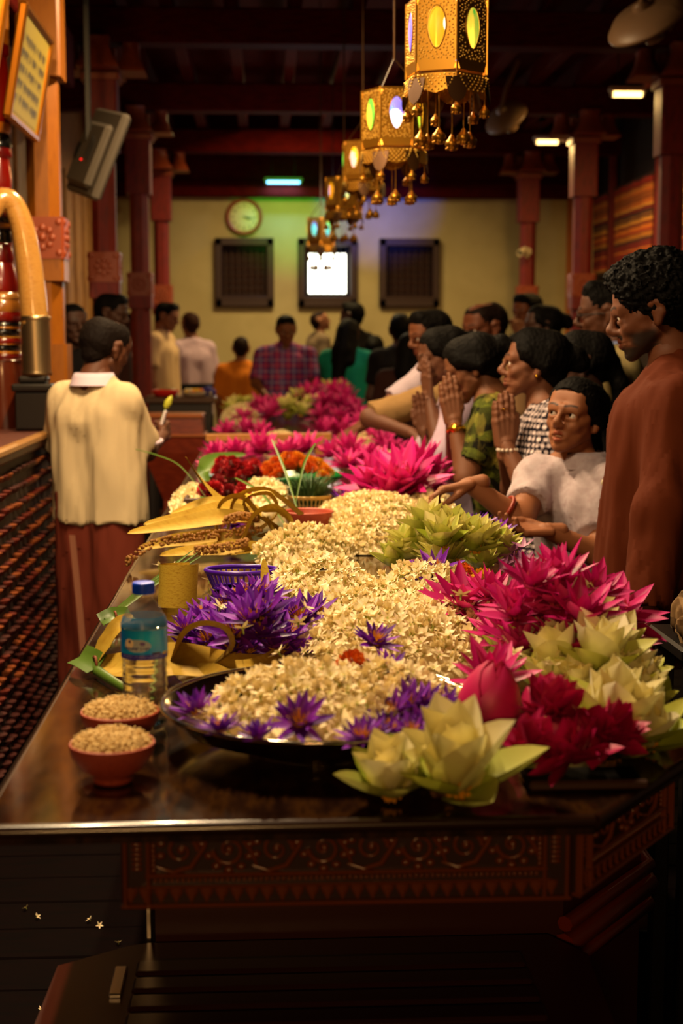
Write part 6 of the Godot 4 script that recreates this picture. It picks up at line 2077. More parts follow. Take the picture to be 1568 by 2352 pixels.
func eye_mesh() -> ArrayMesh:
	if meshes.has("eye"): return meshes["eye"]
	var mb := MB.new()
	mb.xf = Transform3D(Basis(Vector3.RIGHT, PI / 2), Vector3.ZERO)
	mb.col = lin("#d8ccc0")
	var prof := []
	for i in 15:
		var t := PI * i / 14.0
		prof.append(Vector2(sin(t) * 0.0122, cos(t) * 0.0122))
	mb.lathe(prof, 20)
	for k in mb.v.size():
		var a := (-mb.v[k]).normalized().dot(Vector3(0, 0, -1))
		if a > 0.86: mb.c[k] = lin("#2a140a") if a < 0.965 else lin("#050302")
	meshes["eye"] = mb.mesh()
	return meshes["eye"]

func dir(yaw: float) -> Vector3:
	return Vector3(sin(yaw), 0, cos(yaw))

func aim(y: Vector3, z: Vector3, mirror := false) -> Basis:
	y = y.normalized()
	var x := y.cross(z).normalized()
	var b := Basis(x, y, x.cross(y))
	return Basis(-b.x, b.y, b.z) if mirror else b

# o: h head centre, f facing, hf/hp/hr head turn (degrees), lean, arms, clothes and hair
func person(o: Dictionary) -> Node3D:
	var H: Vector3 = o.h
	var s: float = o.get("s", 1.0)
	var F := dir(deg_to_rad(o.f))
	var L := Vector3.UP.cross(F)
	var lean: float = o.get("lean", 0.04)
	var ground: float = o.get("ground", 0.0)
	var tall := H.y + 0.12 * s - ground
	var cell: float = o.get("cell", 0.02)
	var t := thing("person", o.label, "person", Vector3(H.x, ground, H.z) - F * lean)
	var org := t.position
	var skin: StandardMaterial3D = painted("skin" + o.get("skin", "#7a4a30"), 0.66, 0.0, {"albedo_color": Color(o.get("skin", "#7a4a30"))})
	# joints, in the thing's own space
	var hb := Basis(Vector3.UP, deg_to_rad(o.get("hf", o.f))) * Basis(Vector3.RIGHT, deg_to_rad(o.get("hp", 0.0))) * Basis(Vector3.BACK, deg_to_rad(o.get("hr", 0.0)))
	var head := H - org
	var neck: Vector3 = head + hb * Vector3(0, -0.13, -0.035) * s
	neck = neck.lerp(head + Vector3(0, -0.15 * s, 0) - F * 0.03, 0.4)
	var hip_y: float = o.get("hip", minf(0.54 * tall, 0.96 * s)) if not o.has("sit") else o.sit
	var pelvis := Vector3(0, hip_y, 0)
	var chest := neck.lerp(pelvis, 0.28)
	var sw: float = o.get("sw", 0.17) * s
	var j := {}
	for sd in ["L", "R"]:
		var k := 1.0 if sd == "L" else -1.0
		j["sh" + sd] = neck + Vector3(0, -0.075 * s, 0) + L * k * sw - F * 0.01
		j["el" + sd] = j["sh" + sd] + Vector3(0, -0.28 * s, 0) + L * k * 0.05 - F * 0.02
		j["wr" + sd] = j["el" + sd] + Vector3(0, -0.23 * s, 0) + F * 0.07
		j["hip" + sd] = pelvis + L * k * 0.085 * s
		if o.has("sit"):
			j["kn" + sd] = j["hip" + sd] + F * 0.4 * s + Vector3(0, 0.02, 0)
			j["an" + sd] = j["kn" + sd] * Vector3(1, 0, 1) + Vector3(0, 0.08, 0) - F * 0.02
		else:
			j["kn" + sd] = j["hip" + sd].lerp(Vector3(0, 0.08, 0) + L * k * 0.1, 0.48) + F * 0.02
			j["an" + sd] = Vector3(0, 0.08, 0) + L * k * 0.1 - F * 0.02
	for key in o.get("j", {}):
		j[key] = o.j[key] - org
	# the body, one surface
	var b := Field.new()
	b.k = 0.03 * s
	var w := L * 0.075 * s
	b.bone(pelvis + w, pelvis - w, 0.1 * s, 0.1 * s)
	b.bone(pelvis + w * 0.8, chest + w, 0.09 * s, 0.1 * s)
	b.bone(pelvis - w * 0.8, chest - w, 0.09 * s, 0.1 * s)
	b.bone(chest, neck, 0.1 * s, 0.05 * s)
	b.bone(neck, head + hb * Vector3(0, -0.06, -0.02) * s, 0.053 * s, 0.05 * s)
	for sd in ["L", "R"]:
		b.bone(neck + (j["sh" + sd] - neck) * 0.3, j["sh" + sd], 0.055 * s, 0.054 * s)
		b.bone(j["sh" + sd], j["el" + sd], 0.05 * s, 0.04 * s)
		b.bone(j["el" + sd], j["wr" + sd], 0.04 * s, 0.026 * s)
		b.bone(j["hip" + sd], j["kn" + sd], 0.085 * s, 0.058 * s)
		b.bone(j["kn" + sd], j["an" + sd], 0.055 * s, 0.036 * s)
		b.bone(j["an" + sd] + Vector3(0, -0.035, 0) - F * 0.04, j["an" + sd] + Vector3(0, -0.045, 0) + F * 0.15 * s, 0.036, 0.03)
	var mb := MB.new()
	nets(b, cell, mb)
	mb.c.fill(Color.WHITE)
	var style: String = o.get("head", "man")
	var ht := Transform3D(hb.scaled_local(Vector3.ONE * s), head)
	mb.join(head_mb(style), ht)
	for sd in ["L", "R"]:
		var st: String = o.get("hand" + sd, "relax")
		var fore: Vector3 = j["wr" + sd] - j["el" + sd]
		var fd: Vector3 = o.get("fd" + sd, fore)
		var pn: Vector3 = o.get("pn" + sd, L * (-1.0 if sd == "L" else 1.0))
		# the thumb leads: on +x for a right hand whose palm looks along z
		var flip: bool = sd == "L"
		if o.has("thumb" + sd):
			var bb := aim(fd, pn, false)
			flip = bb.x.dot(o["thumb" + sd]) < 0
		else:
			var bb := aim(fd, pn, false)
			flip = bb.x.dot(F + Vector3(0, 0.3, 0)) < 0
		mb.join(hand_mb(st), Transform3D(aim(fd, pn, flip).scaled_local(Vector3.ONE * s * 0.98), j["wr" + sd]))
	part(t, "body", mb.mesh(), skin)
	# hair, eyes
	if o.get("hair", "short") != "":
		part(t, "hair", hair_mesh(o.get("hair", "short")), mat("hair_" + o.get("hc", "#060403"), o.get("hc", "#060403"), 0.7, 0.0, {"metallic_specular": 0.2}), ht)
	if o.get("eyes", false):
		for sg in [-1, 1]:
			part(t, "eye", eye_mesh(), painted("eye", 0.08), ht * at3(Vector3(sg * 0.032, 0.0015, 0.0795), deg_to_rad(o.get("gaze", 0.0)), deg_to_rad(o.get("gazep", 0.0))))
	# clothes
	var sl: float = o.get("sleeve", 0.7)
	var loose: float = o.get("loose", 0.018)
	var c := Field.new()
	c.k = 0.035 * s
	c.noise = fold
	c.stretch = Vector3(11, 2.6, 11)
	c.amp = o.get("folds", 0.009)
	var hem: float = o.get("hem", 0.82)
	var low := Vector3(pelvis.x, hem - ground, pelvis.z)
	c.bone(low + w, chest + w, 0.115 * s + loose, 0.105 * s + loose, 1)
	c.bone(low - w, chest - w, 0.115 * s + loose, 0.105 * s + loose, 1)
	c.bone(chest, neck + Vector3(0, -0.02, 0) - F * 0.01, 0.105 * s + loose, 0.058 * s + loose * 0.4)
	for sd in ["L", "R"]:
		var a: Vector3 = j["sh" + sd]
		var e: Vector3 = j["el" + sd]
		var wr: Vector3 = j["wr" + sd]
		c.bone(neck + (a - neck) * 0.35 + Vector3(0, -0.012, 0), a, 0.056 * s + loose * 0.5, 0.056 * s + loose * 0.7)
		if sl <= 1.0:
			c.bone(a, a.lerp(e, sl), 0.055 * s + loose * 0.7, 0.05 * s + loose, 2)
		else:
			c.bone(a, e, 0.055 * s + loose * 0.7, 0.045 * s + loose)
			c.bone(e, e.lerp(wr, sl - 1.0), 0.045 * s + loose, 0.036 * s + loose, 2)
	if o.has("vneck"):
		c.cut.append([neck + F * 0.095 + Vector3(0, -0.045, 0), Vector3(0.024, 0.06, 0.03)])
	var cm := MB.new()
	nets(c, maxf(0.009, cell * 0.8), cm)
	part(t, "shirt", cm.mesh(), o.shirt)
	if o.has("collar"):
		var col := MB.new()
		var rows := []
		for i in 4:
			var row := []
			for q in 21:
				var a := deg_to_rad(-160 + q * 16)
				var rr: float = (0.072 + [0.0, 0.004, 0.014, 0.026][i]) * s
				row.append(neck + Vector3(0, [0.02, 0.038, 0.02, -0.012][i] * s, 0) + (-F * cos(a) + L * sin(a)) * rr - F * 0.012)
			rows.append(row)
		col.sheet(rows)
		part(t, "collar", col.mesh(), o.collar)
	var kind: String = o.get("lower", "trousers")
	var g := Field.new()
	g.noise = fold
	g.stretch = Vector3(14, 3, 14)
	g.amp = 0.01
	if kind == "trousers" or o.has("sit"):
		g.k = 0.03
		g.bone(pelvis + w, pelvis - w, 0.115 * s, 0.115 * s)
		for sd in ["L", "R"]:
			g.bone(j["hip" + sd], j["kn" + sd], 0.1 * s, 0.08 * s)
			g.bone(j["kn" + sd], j["an" + sd], 0.08 * s, 0.065 * s, 2)
	else:
		g.k = 0.06
		g.bone(pelvis + w + Vector3(0, 0.06, 0), Vector3(w.x, 0.1, w.z), 0.12 * s, 0.12 * s, 2)
		g.bone(pelvis - w + Vector3(0, 0.06, 0), Vector3(-w.x, 0.1, -w.z), 0.12 * s, 0.12 * s, 2)
	var gm := MB.new()
	nets(g, maxf(0.014, cell), gm)
	part(t, kind, gm.mesh(), o.get("cloth", mat("dark_cloth", "#1a1210", 0.8)))
	o["ht"] = ht
	o["org"] = org
	return t

func cloth_mat(key: String, colour: String, tex: Texture2D = null, scale := 1.0) -> StandardMaterial3D:
	var e := {"metallic_specular": 0.25}
	if tex:
		e.merge({"albedo_texture": tex, "uv1_triplanar": true, "uv1_scale": Vector3.ONE * scale})
	return mat(key, colour, 0.85, 0.0, e)

func patterns() -> Dictionary:
	var out := {}
	var im := Image.create(128, 128, false, Image.FORMAT_RGB8)   # plaid
	for y in 128:
		for x in 128:
			var c := Color("#3a2a78")
			var a := x % 64 < 26
			var b := y % 64 < 26
			if a: c = c.lerp(Color("#b03a5a"), 0.55)
			if b: c = c.lerp(Color("#b03a5a"), 0.55)
			if absi(x % 64 - 45) < 3: c = c.lerp(Color("#d8c8d8"), 0.6)
			if absi(y % 64 - 45) < 3: c = c.lerp(Color("#d8c8d8"), 0.6)
			im.set_pixel(x, y, c)
	out["plaid"] = ImageTexture.create_from_image(im)
	im = Image.create(128, 128, false, Image.FORMAT_RGB8)   # dots in rows, each row shifted
	im.fill(Color("#16101a"))
	for y in 128:
		for x in 128:
			var gy := y / 16
			var gx := (x + (8 if gy % 2 else 0)) % 16
			if Vector2(gx - 7.5, y % 16 - 7.5).length() < 5.2: im.set_pixel(x, y, Color("#d8c4c4"))
	out["dots"] = ImageTexture.create_from_image(im)
	im = Image.create(256, 256, false, Image.FORMAT_RGB8)   # palm fronds in yellow green on black
	im.fill(Color("#14120a"))
	var r := RandomNumberGenerator.new()
	r.seed = 9
	for k in 20:
		var p := Vector2(r.randf() * 256, r.randf() * 256)
		var a := r.randf() * TAU
		for q in 46:
			var m := p + Vector2(cos(a), sin(a)) * q * 1.6
			for sd in [-1, 1]:
				if q % 3: continue
				var a2: float = a + sd * 0.9
				for l in 26 - absi(q - 22) / 2:
					var z := m + Vector2(cos(a2), sin(a2)) * l
					for d in 2:
						im.set_pixel(posmod(int(z.x) + d, 256), posmod(int(z.y), 256), Color("#b8a848") if k % 2 else Color("#8a9a30"))
	out["fronds"] = ImageTexture.create_from_image(im)
	im = Image.create(64, 64, false, Image.FORMAT_RGB8)   # checked cloth
	for y in 64:
		for x in 64:
			im.set_pixel(x, y, Color("#c8b088") if (x / 16 + y / 16) % 2 else Color("#2a1c14") if (x / 16) % 2 else Color("#7a6040"))
	out["check"] = ImageTexture.create_from_image(im)
	return out

func people() -> void:
	var pt := patterns()
	var brown := "#5e341e"
	var deep := "#3e2012"
	var pale := cloth_mat("cloth_lavender_white", "#b4a4b4")
	var black := cloth_mat("cloth_black", "#0e0b0c")
	var dark := cloth_mat("cloth_dark_brown", "#2a1410")
	var V := func(x: float, y: float, z: float) -> Vector3: return Vector3(x, y, z)
	# young man in rust, nearest, looking along the table
	var p := {"h": Vector3(0.985, 1.60, -3.6), "f": -105, "hf": -104, "hp": 12, "lean": -0.02, "cell": 0.014, "head": "beard", "hair": "curly", "skin": "#64351a", "eyes": true, "gazep": 12,
		"label": "young bearded man in a rust shirt standing nearest at the photo's right edge", "shirt": cloth_mat("cloth_rust", "#54210a"), "sleeve": 2.0, "hem": 0.72, "loose": 0.022, "folds": 0.014,
		"j": {"shL": Vector3(1.0, 1.375, -3.42), "elL": Vector3(0.945, 1.12, -3.33), "wrL": Vector3(0.895, 0.9, -3.27), "elR": Vector3(1.15, 1.1, -3.85), "wrR": Vector3(1.06, 0.88, -3.8)}, "handL": "relax", "pnL": Vector3(0, 0, -1)}
	person(p)
	# woman in a white blouse reaching over the flowers
	var blouse := cloth_mat("cloth_blouse", "#b4a6ac", noise_tex(120, 0.02, ["#c8b8b8", "#ffffff", "#e0d4d4"], 256), 3.0)
	p = {"h": Vector3(0.90, 1.305, -4.1), "f": -62, "hf": -40, "hp": -9, "hr": -6, "s": 0.95, "lean": 0.1, "cell": 0.013, "head": "talk", "hair": "tied", "skin": "#86502e", "eyes": true, "gaze": -22, "gazep": -10, "sw": 0.155,
		"label": "woman in a white lace blouse talking and reaching over the flowers", "shirt": blouse, "sleeve": 0.62, "hem": 0.8, "loose": 0.014, "folds": 0.01, "collar": blouse, "lower": "skirt", "cloth": dark,
		"j": {"shL": Vector3(0.985, 1.115, -4.02), "shR": Vector3(0.80, 1.125, -4.15), "elR": Vector3(0.725, 1.02, -4.0), "wrR": Vector3(0.575, 1.125, -3.98), "elL": Vector3(0.95, 0.92, -3.95), "wrL": Vector3(0.79, 1.0, -3.92)}, "handR": "pinch", "pnR": Vector3(0.1, -1, 0.1), "fdR": Vector3(-1, -0.18, 0.05), "thumbR": Vector3(0, 0, 1), "handL": "relax", "pnL": Vector3(0, 1, 0.2), "fdL": Vector3(-1, 0.05, 0.15), "thumbL": Vector3(0, 0, -1)}
	var w := person(p)
	var mb := MB.new()
	mb.ball(Vector3(0, -0.0625, 0.0835), Vector3(0.0145, 0.004, 0.005), 12, 6)
	part(w, "teeth", mb.mesh(), mat("teeth", "#d8ccb0", 0.3), p.ht)
	mb = MB.new()
	bangle(mb, Vector3(0.725, 1.02, -4.0) - p.org, Vector3(0.575, 1.125, -3.98) - p.org, 0.3, 0.04)
	part(w, "bangle", mb.mesh(), mat("bangle", "#8a2a16", 0.4))
	for k in 14:
		var m := MB.new()
		m.ball(Vector3.ZERO, Vector3(0.012, 0.012, 0.004), 8, 4)
		part(w, "lace_rosette", m.mesh(), mat("lace", "#d8c8a8", 0.8), at3(Vector3(0.955 + 0.022 * (k % 4), 1.13 - 0.03 * (k / 4), -3.955 - 0.012 * (k % 4)) - p.org))
	# praying woman in a dotted dress
	p = {"h": Vector3(0.885, 1.45, -4.65), "f": -95, "hf": -99, "hp": -4, "s": 0.98, "lean": 0.06, "cell": 0.014, "head": "woman", "hair": "bun", "skin": "#6e4026", "eyes": true, "sw": 0.16,
		"label": "woman in a dotted dress with gold earring, hands pressed together below her chin", "shirt": cloth_mat("cloth_dots", "#ffffff", pt.dots, 6.5), "sleeve": 0.55, "hem": 0.75, "loose": 0.012, "lower": "skirt", "cloth": black,
		"j": {"shL": Vector3(0.925, 1.262, -4.5), "elL": Vector3(0.83, 1.03, -4.42), "wrL": Vector3(0.765, 1.2, -4.49), "elR": Vector3(0.83, 1.04, -4.72), "wrR": Vector3(0.762, 1.2, -4.525)}, "handL": "flat", "handR": "flat", "fdL": Vector3(-0.05, 1, -0.02), "fdR": Vector3(-0.05, 1, 0.02), "pnL": Vector3(0, 0, -1), "pnR": Vector3(0, 0, 1), "thumbL": Vector3(1, 0, 0), "thumbR": Vector3(1, 0, 0)}
	w = person(p)
	mb = MB.new()
	mb.ball(Vector3(0.078, -0.034, -0.004), Vector3.ONE * 0.005, 10, 7)
	part(w, "earring", mb.mesh(), mat("gold", "#e8b030", 0.2, 1.0), p.ht)
	mb = MB.new()
	for k in 14:
		var a := TAU * k / 14
		mb.ball(Vector3(0.768, 1.185, -4.487) - p.org + Vector3(cos(a) * 0.031, 0, sin(a) * 0.031), Vector3.ONE * 0.006, 7, 5)
	part(w, "bead_bracelet", mb.mesh(), mat("pearl", "#c8b8a8", 0.3))
	mb = MB.new()
	mb.tube(ring_pts(Vector3(0.755, 1.315, -4.482) - p.org, Vector3.UP, 0.0105), [0.0016], 5)
	part(w, "ring", mb.mesh(), mat("gold", "#e8b030", 0.2, 1.0))
	# woman with a gold watch, head bowed to her joined hands
	p = {"h": Vector3(0.745, 1.435, -5.1), "f": -95, "hf": -102, "hp": 24, "s": 0.97, "lean": 0.16, "cell": 0.015, "head": "woman", "hair": "bun", "skin": "#6a3e22", "sw": 0.16,
		"label": "woman in a leaf patterned dress with gold watch, bowing to her joined hands", "shirt": cloth_mat("cloth_fronds", "#ffffff", pt.fronds, 4.0), "sleeve": 0.8, "hem": 0.75, "loose": 0.014, "lower": "skirt", "cloth": black,
		"j": {"shL": Vector3(0.79, 1.27, -4.97), "elL": Vector3(0.69, 1.06, -4.88), "wrL": Vector3(0.657, 1.25, -4.94), "elR": Vector3(0.7, 1.06, -5.2), "wrR": Vector3(0.655, 1.25, -4.975)}, "handL": "flat", "handR": "flat", "fdL": Vector3(-0.15, 1, -0.02), "fdR": Vector3(-0.15, 1, 0.02), "pnL": Vector3(0, 0, -1), "pnR": Vector3(0, 0, 1), "thumbL": Vector3(1, 0, 0), "thumbR": Vector3(1, 0, 0)}
	w = person(p)
	mb = MB.new()
	bangle(mb, Vector3(0.69, 1.06, -4.88) - p.org, Vector3(0.657, 1.25, -4.94) - p.org, 0.86, 0.03)
	part(w, "watch_strap", mb.mesh(), mat("gold", "#e8b030", 0.2, 1.0))
	mb = MB.new()
	mb.xf = at3(Vector3(0.655, 1.23, -4.908) - p.org, -0.3) * Transform3D(Basis(Vector3.RIGHT, PI / 2), Vector3.ZERO)
	mb.lathe([Vector2(0, 0.006), Vector2(0.016, 0.005), Vector2(0.018, 0.0), Vector2(0.016, -0.006)], 20)
	part(w, "watch_face", mb.mesh(), mat("watch_glass", "#f0a040", 0.12, 0.8))
	# woman covering her face, lavender sleeve
	p = {"h": Vector3(0.72, 1.47, -5.75), "f": -95, "hf": -85, "hp": 14, "s": 0.97, "lean": 0.17, "cell": 0.02, "head": "woman", "hair": "bun", "skin": "#5e341c", "sw": 0.16,
		"label": "woman in a lavender blouse covering her face with her hand", "shirt": cloth_mat("cloth_lavender", "#b09ab0"), "sleeve": 1.1, "hem": 0.75, "lower": "skirt", "cloth": dark,
		"j": {"elL": Vector3(0.68, 1.09, -5.5), "wrL": Vector3(0.645, 1.31, -5.62), "elR": Vector3(0.69, 1.1, -5.9), "wrR": Vector3(0.63, 1.17, -5.6)}, "handL": "flat", "fdL": Vector3(-0.1, 1, -0.1), "pnL": Vector3(0.9, 0, -0.4), "handR": "flat", "fdR": Vector3(-0.15, 1, 0), "pnR": Vector3(0, 0, 1)}
	person(p)
	# person in beige leaning an arm over the flowers
	p = {"h": Vector3(0.84, 1.43, -6.5), "f": -95, "hp": 20, "lean": 0.16, "cell": 0.022, "head": "woman", "hair": "tied", "skin": brown, "s": 0.97,
		"label": "person in beige reaching a bent arm over the far flowers", "shirt": cloth_mat("cloth_beige", "#94744a"), "sleeve": 0.95, "hem": 0.75, "lower": "skirt", "cloth": dark,
		"j": {"shL": Vector3(0.74, 1.28, -6.3), "elL": Vector3(0.45, 1.2, -6.2), "wrL": Vector3(0.63, 1.14, -6.05), "wrR": Vector3(0.66, 1.0, -6.6), "elR": Vector3(0.85, 1.05, -6.7)}, "handL": "relax", "pnL": Vector3(0, -1, 0)}
	person(p)
	# man in a white shirt reaching
	p = {"h": Vector3(0.81, 1.56, -7.0), "f": -90, "hf": -72, "hp": 12, "lean": 0.14, "cell": 0.02, "head": "man", "hair": "short", "skin": "#6c3c20", "eyes": true,
		"label": "man in a white shirt bending to reach the far flowers", "shirt": pale, "sleeve": 0.95, "hem": 0.75, "collar": pale,
		"j": {"shL": Vector3(0.8, 1.385, -6.82), "elL": Vector3(0.6, 1.24, -6.75), "wrL": Vector3(0.45, 1.12, -6.8), "elR": Vector3(0.64, 1.2, -7.2), "wrR": Vector3(0.45, 1.1, -7.1)}, "handL": "pinch", "pnL": Vector3(0, -1, 0), "pnR": Vector3(0, -1, 0)}
	person(p)
	# the man in the cream shirt on the left, back turned
	var cream := cloth_mat("cloth_cream", "#c0aa84")
	p = {"h": Vector3(-0.62, 1.50, -5.6), "f": 152, "hf": 140, "hp": 14, "hr": 4, "s": 0.97, "lean": 0.06, "cell": 0.016, "head": "man", "hair": "thin", "hc": "#120b08", "skin": "#52290f", "sw": 0.14,
		"label": "older man in a cream shirt and brown sarong seen from behind", "shirt": cream, "sleeve": 0.85, "hem": 0.83, "loose": 0.016, "folds": 0.012, "lower": "sarong", "cloth": cloth_mat("cloth_sarong", "#6a2c1e"), "collar": cloth_mat("cloth_collar", "#d0bccc"),
		"j": {"elR": Vector3(-0.47, 1.1, -5.62), "wrR": Vector3(-0.42, 1.15, -5.85), "elL": Vector3(-0.83, 1.08, -5.7), "wrL": Vector3(-0.68, 1.1, -5.92)}, "handR": "hold", "handL": "relax"}
	w = person(p)
	for sd in ["elR"]:
		mb = MB.new()
		bangle(mb, Vector3(-0.5, 1.34, -5.6) - p.org, p.j[sd] - p.org, 0.86, 0.068)
		part(w, "sleeve_cuff", mb.mesh(), mat("cloth_collar"))
	mb = MB.new()
	mb.sheet([[Vector3(-0.1, 0.8, 0.145), Vector3(-0.075, 0.8, 0.158)], [Vector3(-0.075, 0.5, 0.158), Vector3(-0.05, 0.5, 0.165)], [Vector3(-0.06, 0.25, 0.16), Vector3(-0.035, 0.25, 0.166)]])
	part(w, "sarong_stripe", mb.mesh(), cloth_mat("cloth_stripe", "#94604a"))
	var ph := thing("phone", "white phone held by the man in the cream shirt", "phone", Vector3(-0.425, 1.2, -5.9))
	part(ph, "case", boxmesh(Vector3(0.012, 0.1, 0.05), 0.004), mat("phone_white", "#d8ccd0", 0.4), at3(Vector3.ZERO, 0, 0, -0.3))
	var bud := thing("yellow_bud", "yellow green lotus bud held up by the man in the cream shirt", "flower", Vector3(-0.40, 1.28, -5.9))
	mb = MB.new()
	mb.lathe([Vector2(0, -0.03), Vector2(0.012, -0.02), Vector2(0.016, 0.0), Vector2(0.01, 0.022), Vector2(0, 0.034)], 12)
	part(bud, "bud", mb.mesh(), mat("bud_green", "#b0b030", 0.5), at3(Vector3.ZERO, 0, 0, -0.5))
	mb = MB.new()
	mb.tube([Vector3(-0.012, -0.024, 0), Vector3(-0.03, -0.07, 0.01)], [0.003], 6)
	part(bud, "stalk", mb.mesh(), mat("leaf_green"))
	# the far end of the table
	p = {"h": Vector3(0.172, 1.63, -11.75), "f": 4, "hf": 6, "hp": 16, "cell": 0.022, "head": "man", "hair": "short", "skin": "#6c3c1e", "eyes": true, "sw": 0.19, "label": "man in a purple plaid shirt facing us at the table's far end", "shirt": cloth_mat("cloth_plaid", "#ffffff", pt.plaid, 5.5), "sleeve": 0.9, "hem": 0.85, "collar": cloth_mat("cloth_plaid", "#ffffff", pt.plaid, 5.5),
		"j": {"elL": Vector3(0.4, 1.2, -11.68), "wrL": Vector3(0.34, 1.08, -11.45), "elR": Vector3(-0.08, 1.2, -11.72), "wrR": Vector3(0.02, 1.09, -11.45)}}
	person(p)
	person({"h": Vector3(0.675, 1.6, -11.55), "f": 170, "hf": 155, "hp": 12, "cell": 0.025, "head": "woman", "hair": "long", "skin": "#6c3a1e", "s": 0.97, "label": "woman with long black hair in a teal dress, back turned", "shirt": cloth_mat("cloth_teal", "#127a66"), "sleeve": 0.6, "hem": 0.7, "lower": "skirt", "cloth": cloth_mat("cloth_teal", "#127a66"), "j": {"elR": Vector3(0.9, 1.18, -11.6), "wrR": Vector3(0.83, 1.0, -11.8), "elL": Vector3(0.52, 1.18, -11.78), "wrL": Vector3(0.5, 1.31, -11.97)}, "handL": "hold", "fdL": Vector3(0, 1, -0.1), "pnL": Vector3(0, 0, 1)})
	var far := [
		{"h": Vector3(-0.855, 1.755, -12.6), "f": 75, "hf": 70, "hp": 15, "label": "young man in a cream shirt beside the red post", "shirt": cloth_mat("cloth_pale_cream", "#c8a880"), "hair": "short", "sleeve": 0.8},
		{"h": Vector3(-0.69, 1.69, -13.3), "f": -150, "hf": -160, "label": "bald man in white tunic with dark sash, back turned", "shirt": cloth_mat("cloth_tunic", "#a890a0"), "hair": "cropped", "hc": "#2a140c", "sleeve": 0.8, "lower": "sarong", "cloth": cloth_mat("cloth_tunic", "#a890a0")},
		{"h": Vector3(-0.217, 1.475, -12.9), "f": 178, "label": "person in an orange robe seen from behind, lower than the others", "shirt": cloth_mat("cloth_orange", "#b86a1c"), "hair": "cropped", "hc": "#1c0e08", "sleeve": 0.9, "s": 0.92, "lower": "sarong", "cloth": cloth_mat("cloth_orange", "#b86a1c")},
		{"h": Vector3(0.52, 1.725, -13.5), "f": 110, "hf": 100, "hp": -15, "label": "child in grey carried up before the end wall", "shirt": cloth_mat("cloth_grey", "#6a5a48"), "hair": "cropped", "hc": "#1c0e08", "s": 0.8, "hip": 1.2},
		{"h": Vector3(0.775, 1.765, -12.8), "f": -125, "hf": -120, "label": "dark clad man before the end wall, taller than the teal woman", "shirt": black, "hair": "short", "skin": deep, "sw": 0.2},
		{"h": Vector3(0.95, 1.48, -12.4), "f": 170, "label": "dark haired short figure beside the teal woman's arm", "shirt": dark, "hair": "bun", "skin": deep, "s": 0.92},
		{"h": Vector3(1.02, 1.62, -10.8), "f": 175, "label": "dark haired person behind the man in white, taller of two", "shirt": black, "hair": "short", "skin": deep},
		{"h": Vector3(0.97, 1.48, -9.6), "f": 170, "label": "dark haired person behind the man in white, shorter of two", "shirt": dark, "hair": "long", "skin": deep, "s": 0.93},
		{"h": Vector3(1.17, 1.60, -7.6), "f": -70, "hf": -62, "hp": 8, "label": "heavy man with cropped hair standing behind the praying women", "shirt": cloth_mat("cloth_tan", "#8a6a4a"), "hair": "thin", "hc": "#140a06", "skin": "#5e2e14", "s": 1.15, "sw": 0.2, "eyes": true},
		{"h": Vector3(1.75, 1.73, -9.5), "f": -60, "hf": -55, "hp": 10, "label": "man before the far red post with a hand at his mouth", "shirt": black, "hair": "short", "skin": "#6c3818", "sleeve": 0.7, "j": {"elL": Vector3(1.75, 1.35, -9.25), "wrL": Vector3(1.68, 1.58, -9.3)}, "handL": "hold"},
		{"h": Vector3(1.6, 1.62, -8.2), "f": -90, "label": "dark haired person below the far red post", "shirt": cloth_mat("cloth_tan", "#8a6a4a"), "hair": "bun", "skin": deep},
		{"h": Vector3(1.165, 1.45, -5.2), "f": -100, "label": "dark haired woman behind the woman in dotted dress", "shirt": black, "hair": "tied", "skin": deep, "s": 0.97},
		{"h": Vector3(1.345, 1.635, -5.6), "f": -100, "hf": -103, "hp": 4, "label": "man in glasses and pale collar behind the young man", "shirt": cloth_mat("cloth_drab", "#8a7a50"), "hair": "short", "skin": "#52290f", "s": 1.05, "sw": 0.19, "collar": cloth_mat("cloth_blue_collar", "#7a86b0")},
		{"h": Vector3(-1.12, 1.63, -8.4), "f": 20, "hf": 35, "label": "dark haired woman in the shadow behind the cream shirted man", "shirt": black, "hair": "tied", "skin": deep, "s": 0.97},
		{"h": Vector3(-0.97, 1.71, -9.15), "f": 60, "hf": 75, "hp": 12, "label": "man behind the cream shirted man, looking right", "shirt": dark, "hair": "short", "skin": deep},
		{"h": Vector3(-1.2, 1.68, -13.2), "f": 60, "label": "person in white half hidden behind the red post", "shirt": pale, "hair": "short", "skin": deep},
	]
	for k in far.size():
		var q: Dictionary = far[k]
		q["cell"] = 0.026 if q.h.z < -7.0 else 0.02
		var n := person(q)
		if q.label.begins_with("man in glasses"):
			mb = MB.new()
			for s in [-1, 1]:
				mb.tube(ring_pts(Vector3(s * 0.034, 0.0, 0.108), Vector3.BACK, 0.022), [0.0018], 5)
				mb.tube([Vector3(s * 0.056, 0.004, 0.106), Vector3(s * 0.08, 0.004, 0.0)], [0.0018], 5)
			mb.tube([Vector3(-0.012, 0.003, 0.11), Vector3(0.012, 0.003, 0.11)], [0.0018], 5)
			part(n, "glasses", mb.mesh(), mat("tv_black"), q.ht)
		if q.label.begins_with("bald man"):
			mb = MB.new()
			mb.tube(ring_pts(Vector3(0, 1.13, 0), Vector3.UP, 0.165, 1.25, deg_to_rad(q.f)), [0.03], 8)
			part(n, "sash", mb.mesh(), black)
	var pg := thing("phone", "glowing phone screen held up beside the teal woman", "phone", Vector3(0.50, 1.39, -12.0))
	part(pg, "case", boxmesh(Vector3(0.07, 0.1, 0.01), 0.003), mat("tv_black"))
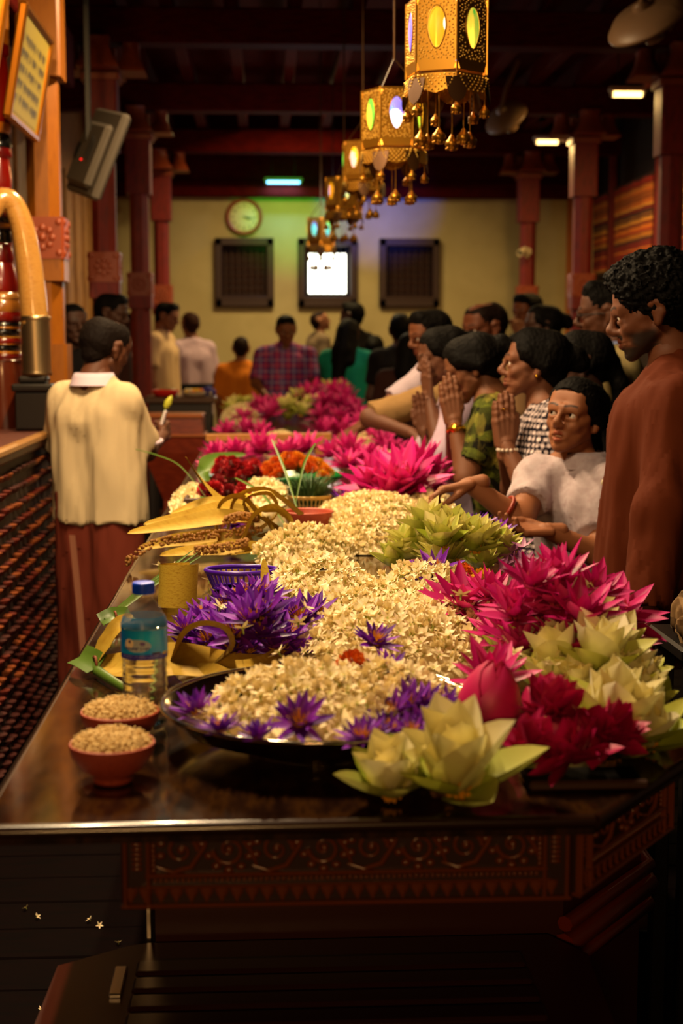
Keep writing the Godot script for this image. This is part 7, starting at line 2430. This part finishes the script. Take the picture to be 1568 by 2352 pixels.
	part(pg, "lit_screen", boxmesh(Vector3(0.06, 0.08, 0.002), 0.0, Vector3(0, 0, 0.006)), mat("phone_screen", "#8090ff", 0.3, 0.0, {"emission_enabled": true, "emission": Color(0.45, 0.5, 1.0), "emission_energy_multiplier": 1.2}))
	# checked cloth heaped on a dark stand at the right edge
	var sd := thing("wooden_stand", "dark wooden stand under the checked cloth", "stand", Vector3(0.97, 0, -2.85))
	part(sd, "top", boxmesh(Vector3(0.3, 0.03, 0.26), 0.006, Vector3(0, 0.905, 0)), mat("black_wood"))
	for k in 4:
		part(sd, "leg", boxmesh(Vector3(0.035, 0.89, 0.035), 0.004, Vector3((k % 2 - 0.5) * 0.24, 0.445, (k / 2 - 0.5) * 0.2)), mat("black_wood"))
	var ck := thing("checked_cloth", "checked beige and brown cloth heaped on a stand, cut by the photo's edge", "cloth", Vector3(0.97, 0.92, -2.85))
	var f := Field.new()
	f.noise = fold; f.amp = 0.018; f.stretch = Vector3(16, 9, 16)
	f.bone(Vector3(-0.09, 0.035, 0), Vector3(0.08, 0.04, 0.0), 0.045, 0.05)
	f.bone(Vector3(-0.06, 0.06, 0), Vector3(0.02, 0.1, 0.0), 0.05, 0.05)
	f.bone(Vector3(-0.11, 0.03, 0.08), Vector3(0.08, 0.03, 0.1), 0.04, 0.04)
	mb = MB.new()
	nets(f, 0.007, mb)
	part(ck, "cloth", mb.mesh(), cloth_mat("cloth_check", "#b0a090", pt.check, 6.0))

func ring_pts(at: Vector3, axis: Vector3, r: float, ex := 1.0, turn := 0.0) -> Array:
	var x := axis.cross(Vector3(0.3, 0.2, 0.9)).normalized() if turn == 0.0 else Vector3.UP.cross(dir(turn))
	var y := axis.cross(x)
	var out := []
	for k in 25:
		out.append(at + x * cos(TAU * k / 24) * r * ex + y * sin(TAU * k / 24) * r)
	return out

func bangle(mb: MB, a: Vector3, b: Vector3, t: float, r: float) -> void:
	mb.tube(ring_pts(a.lerp(b, t), (b - a).normalized(), r), [0.0055], 8, 1.4)
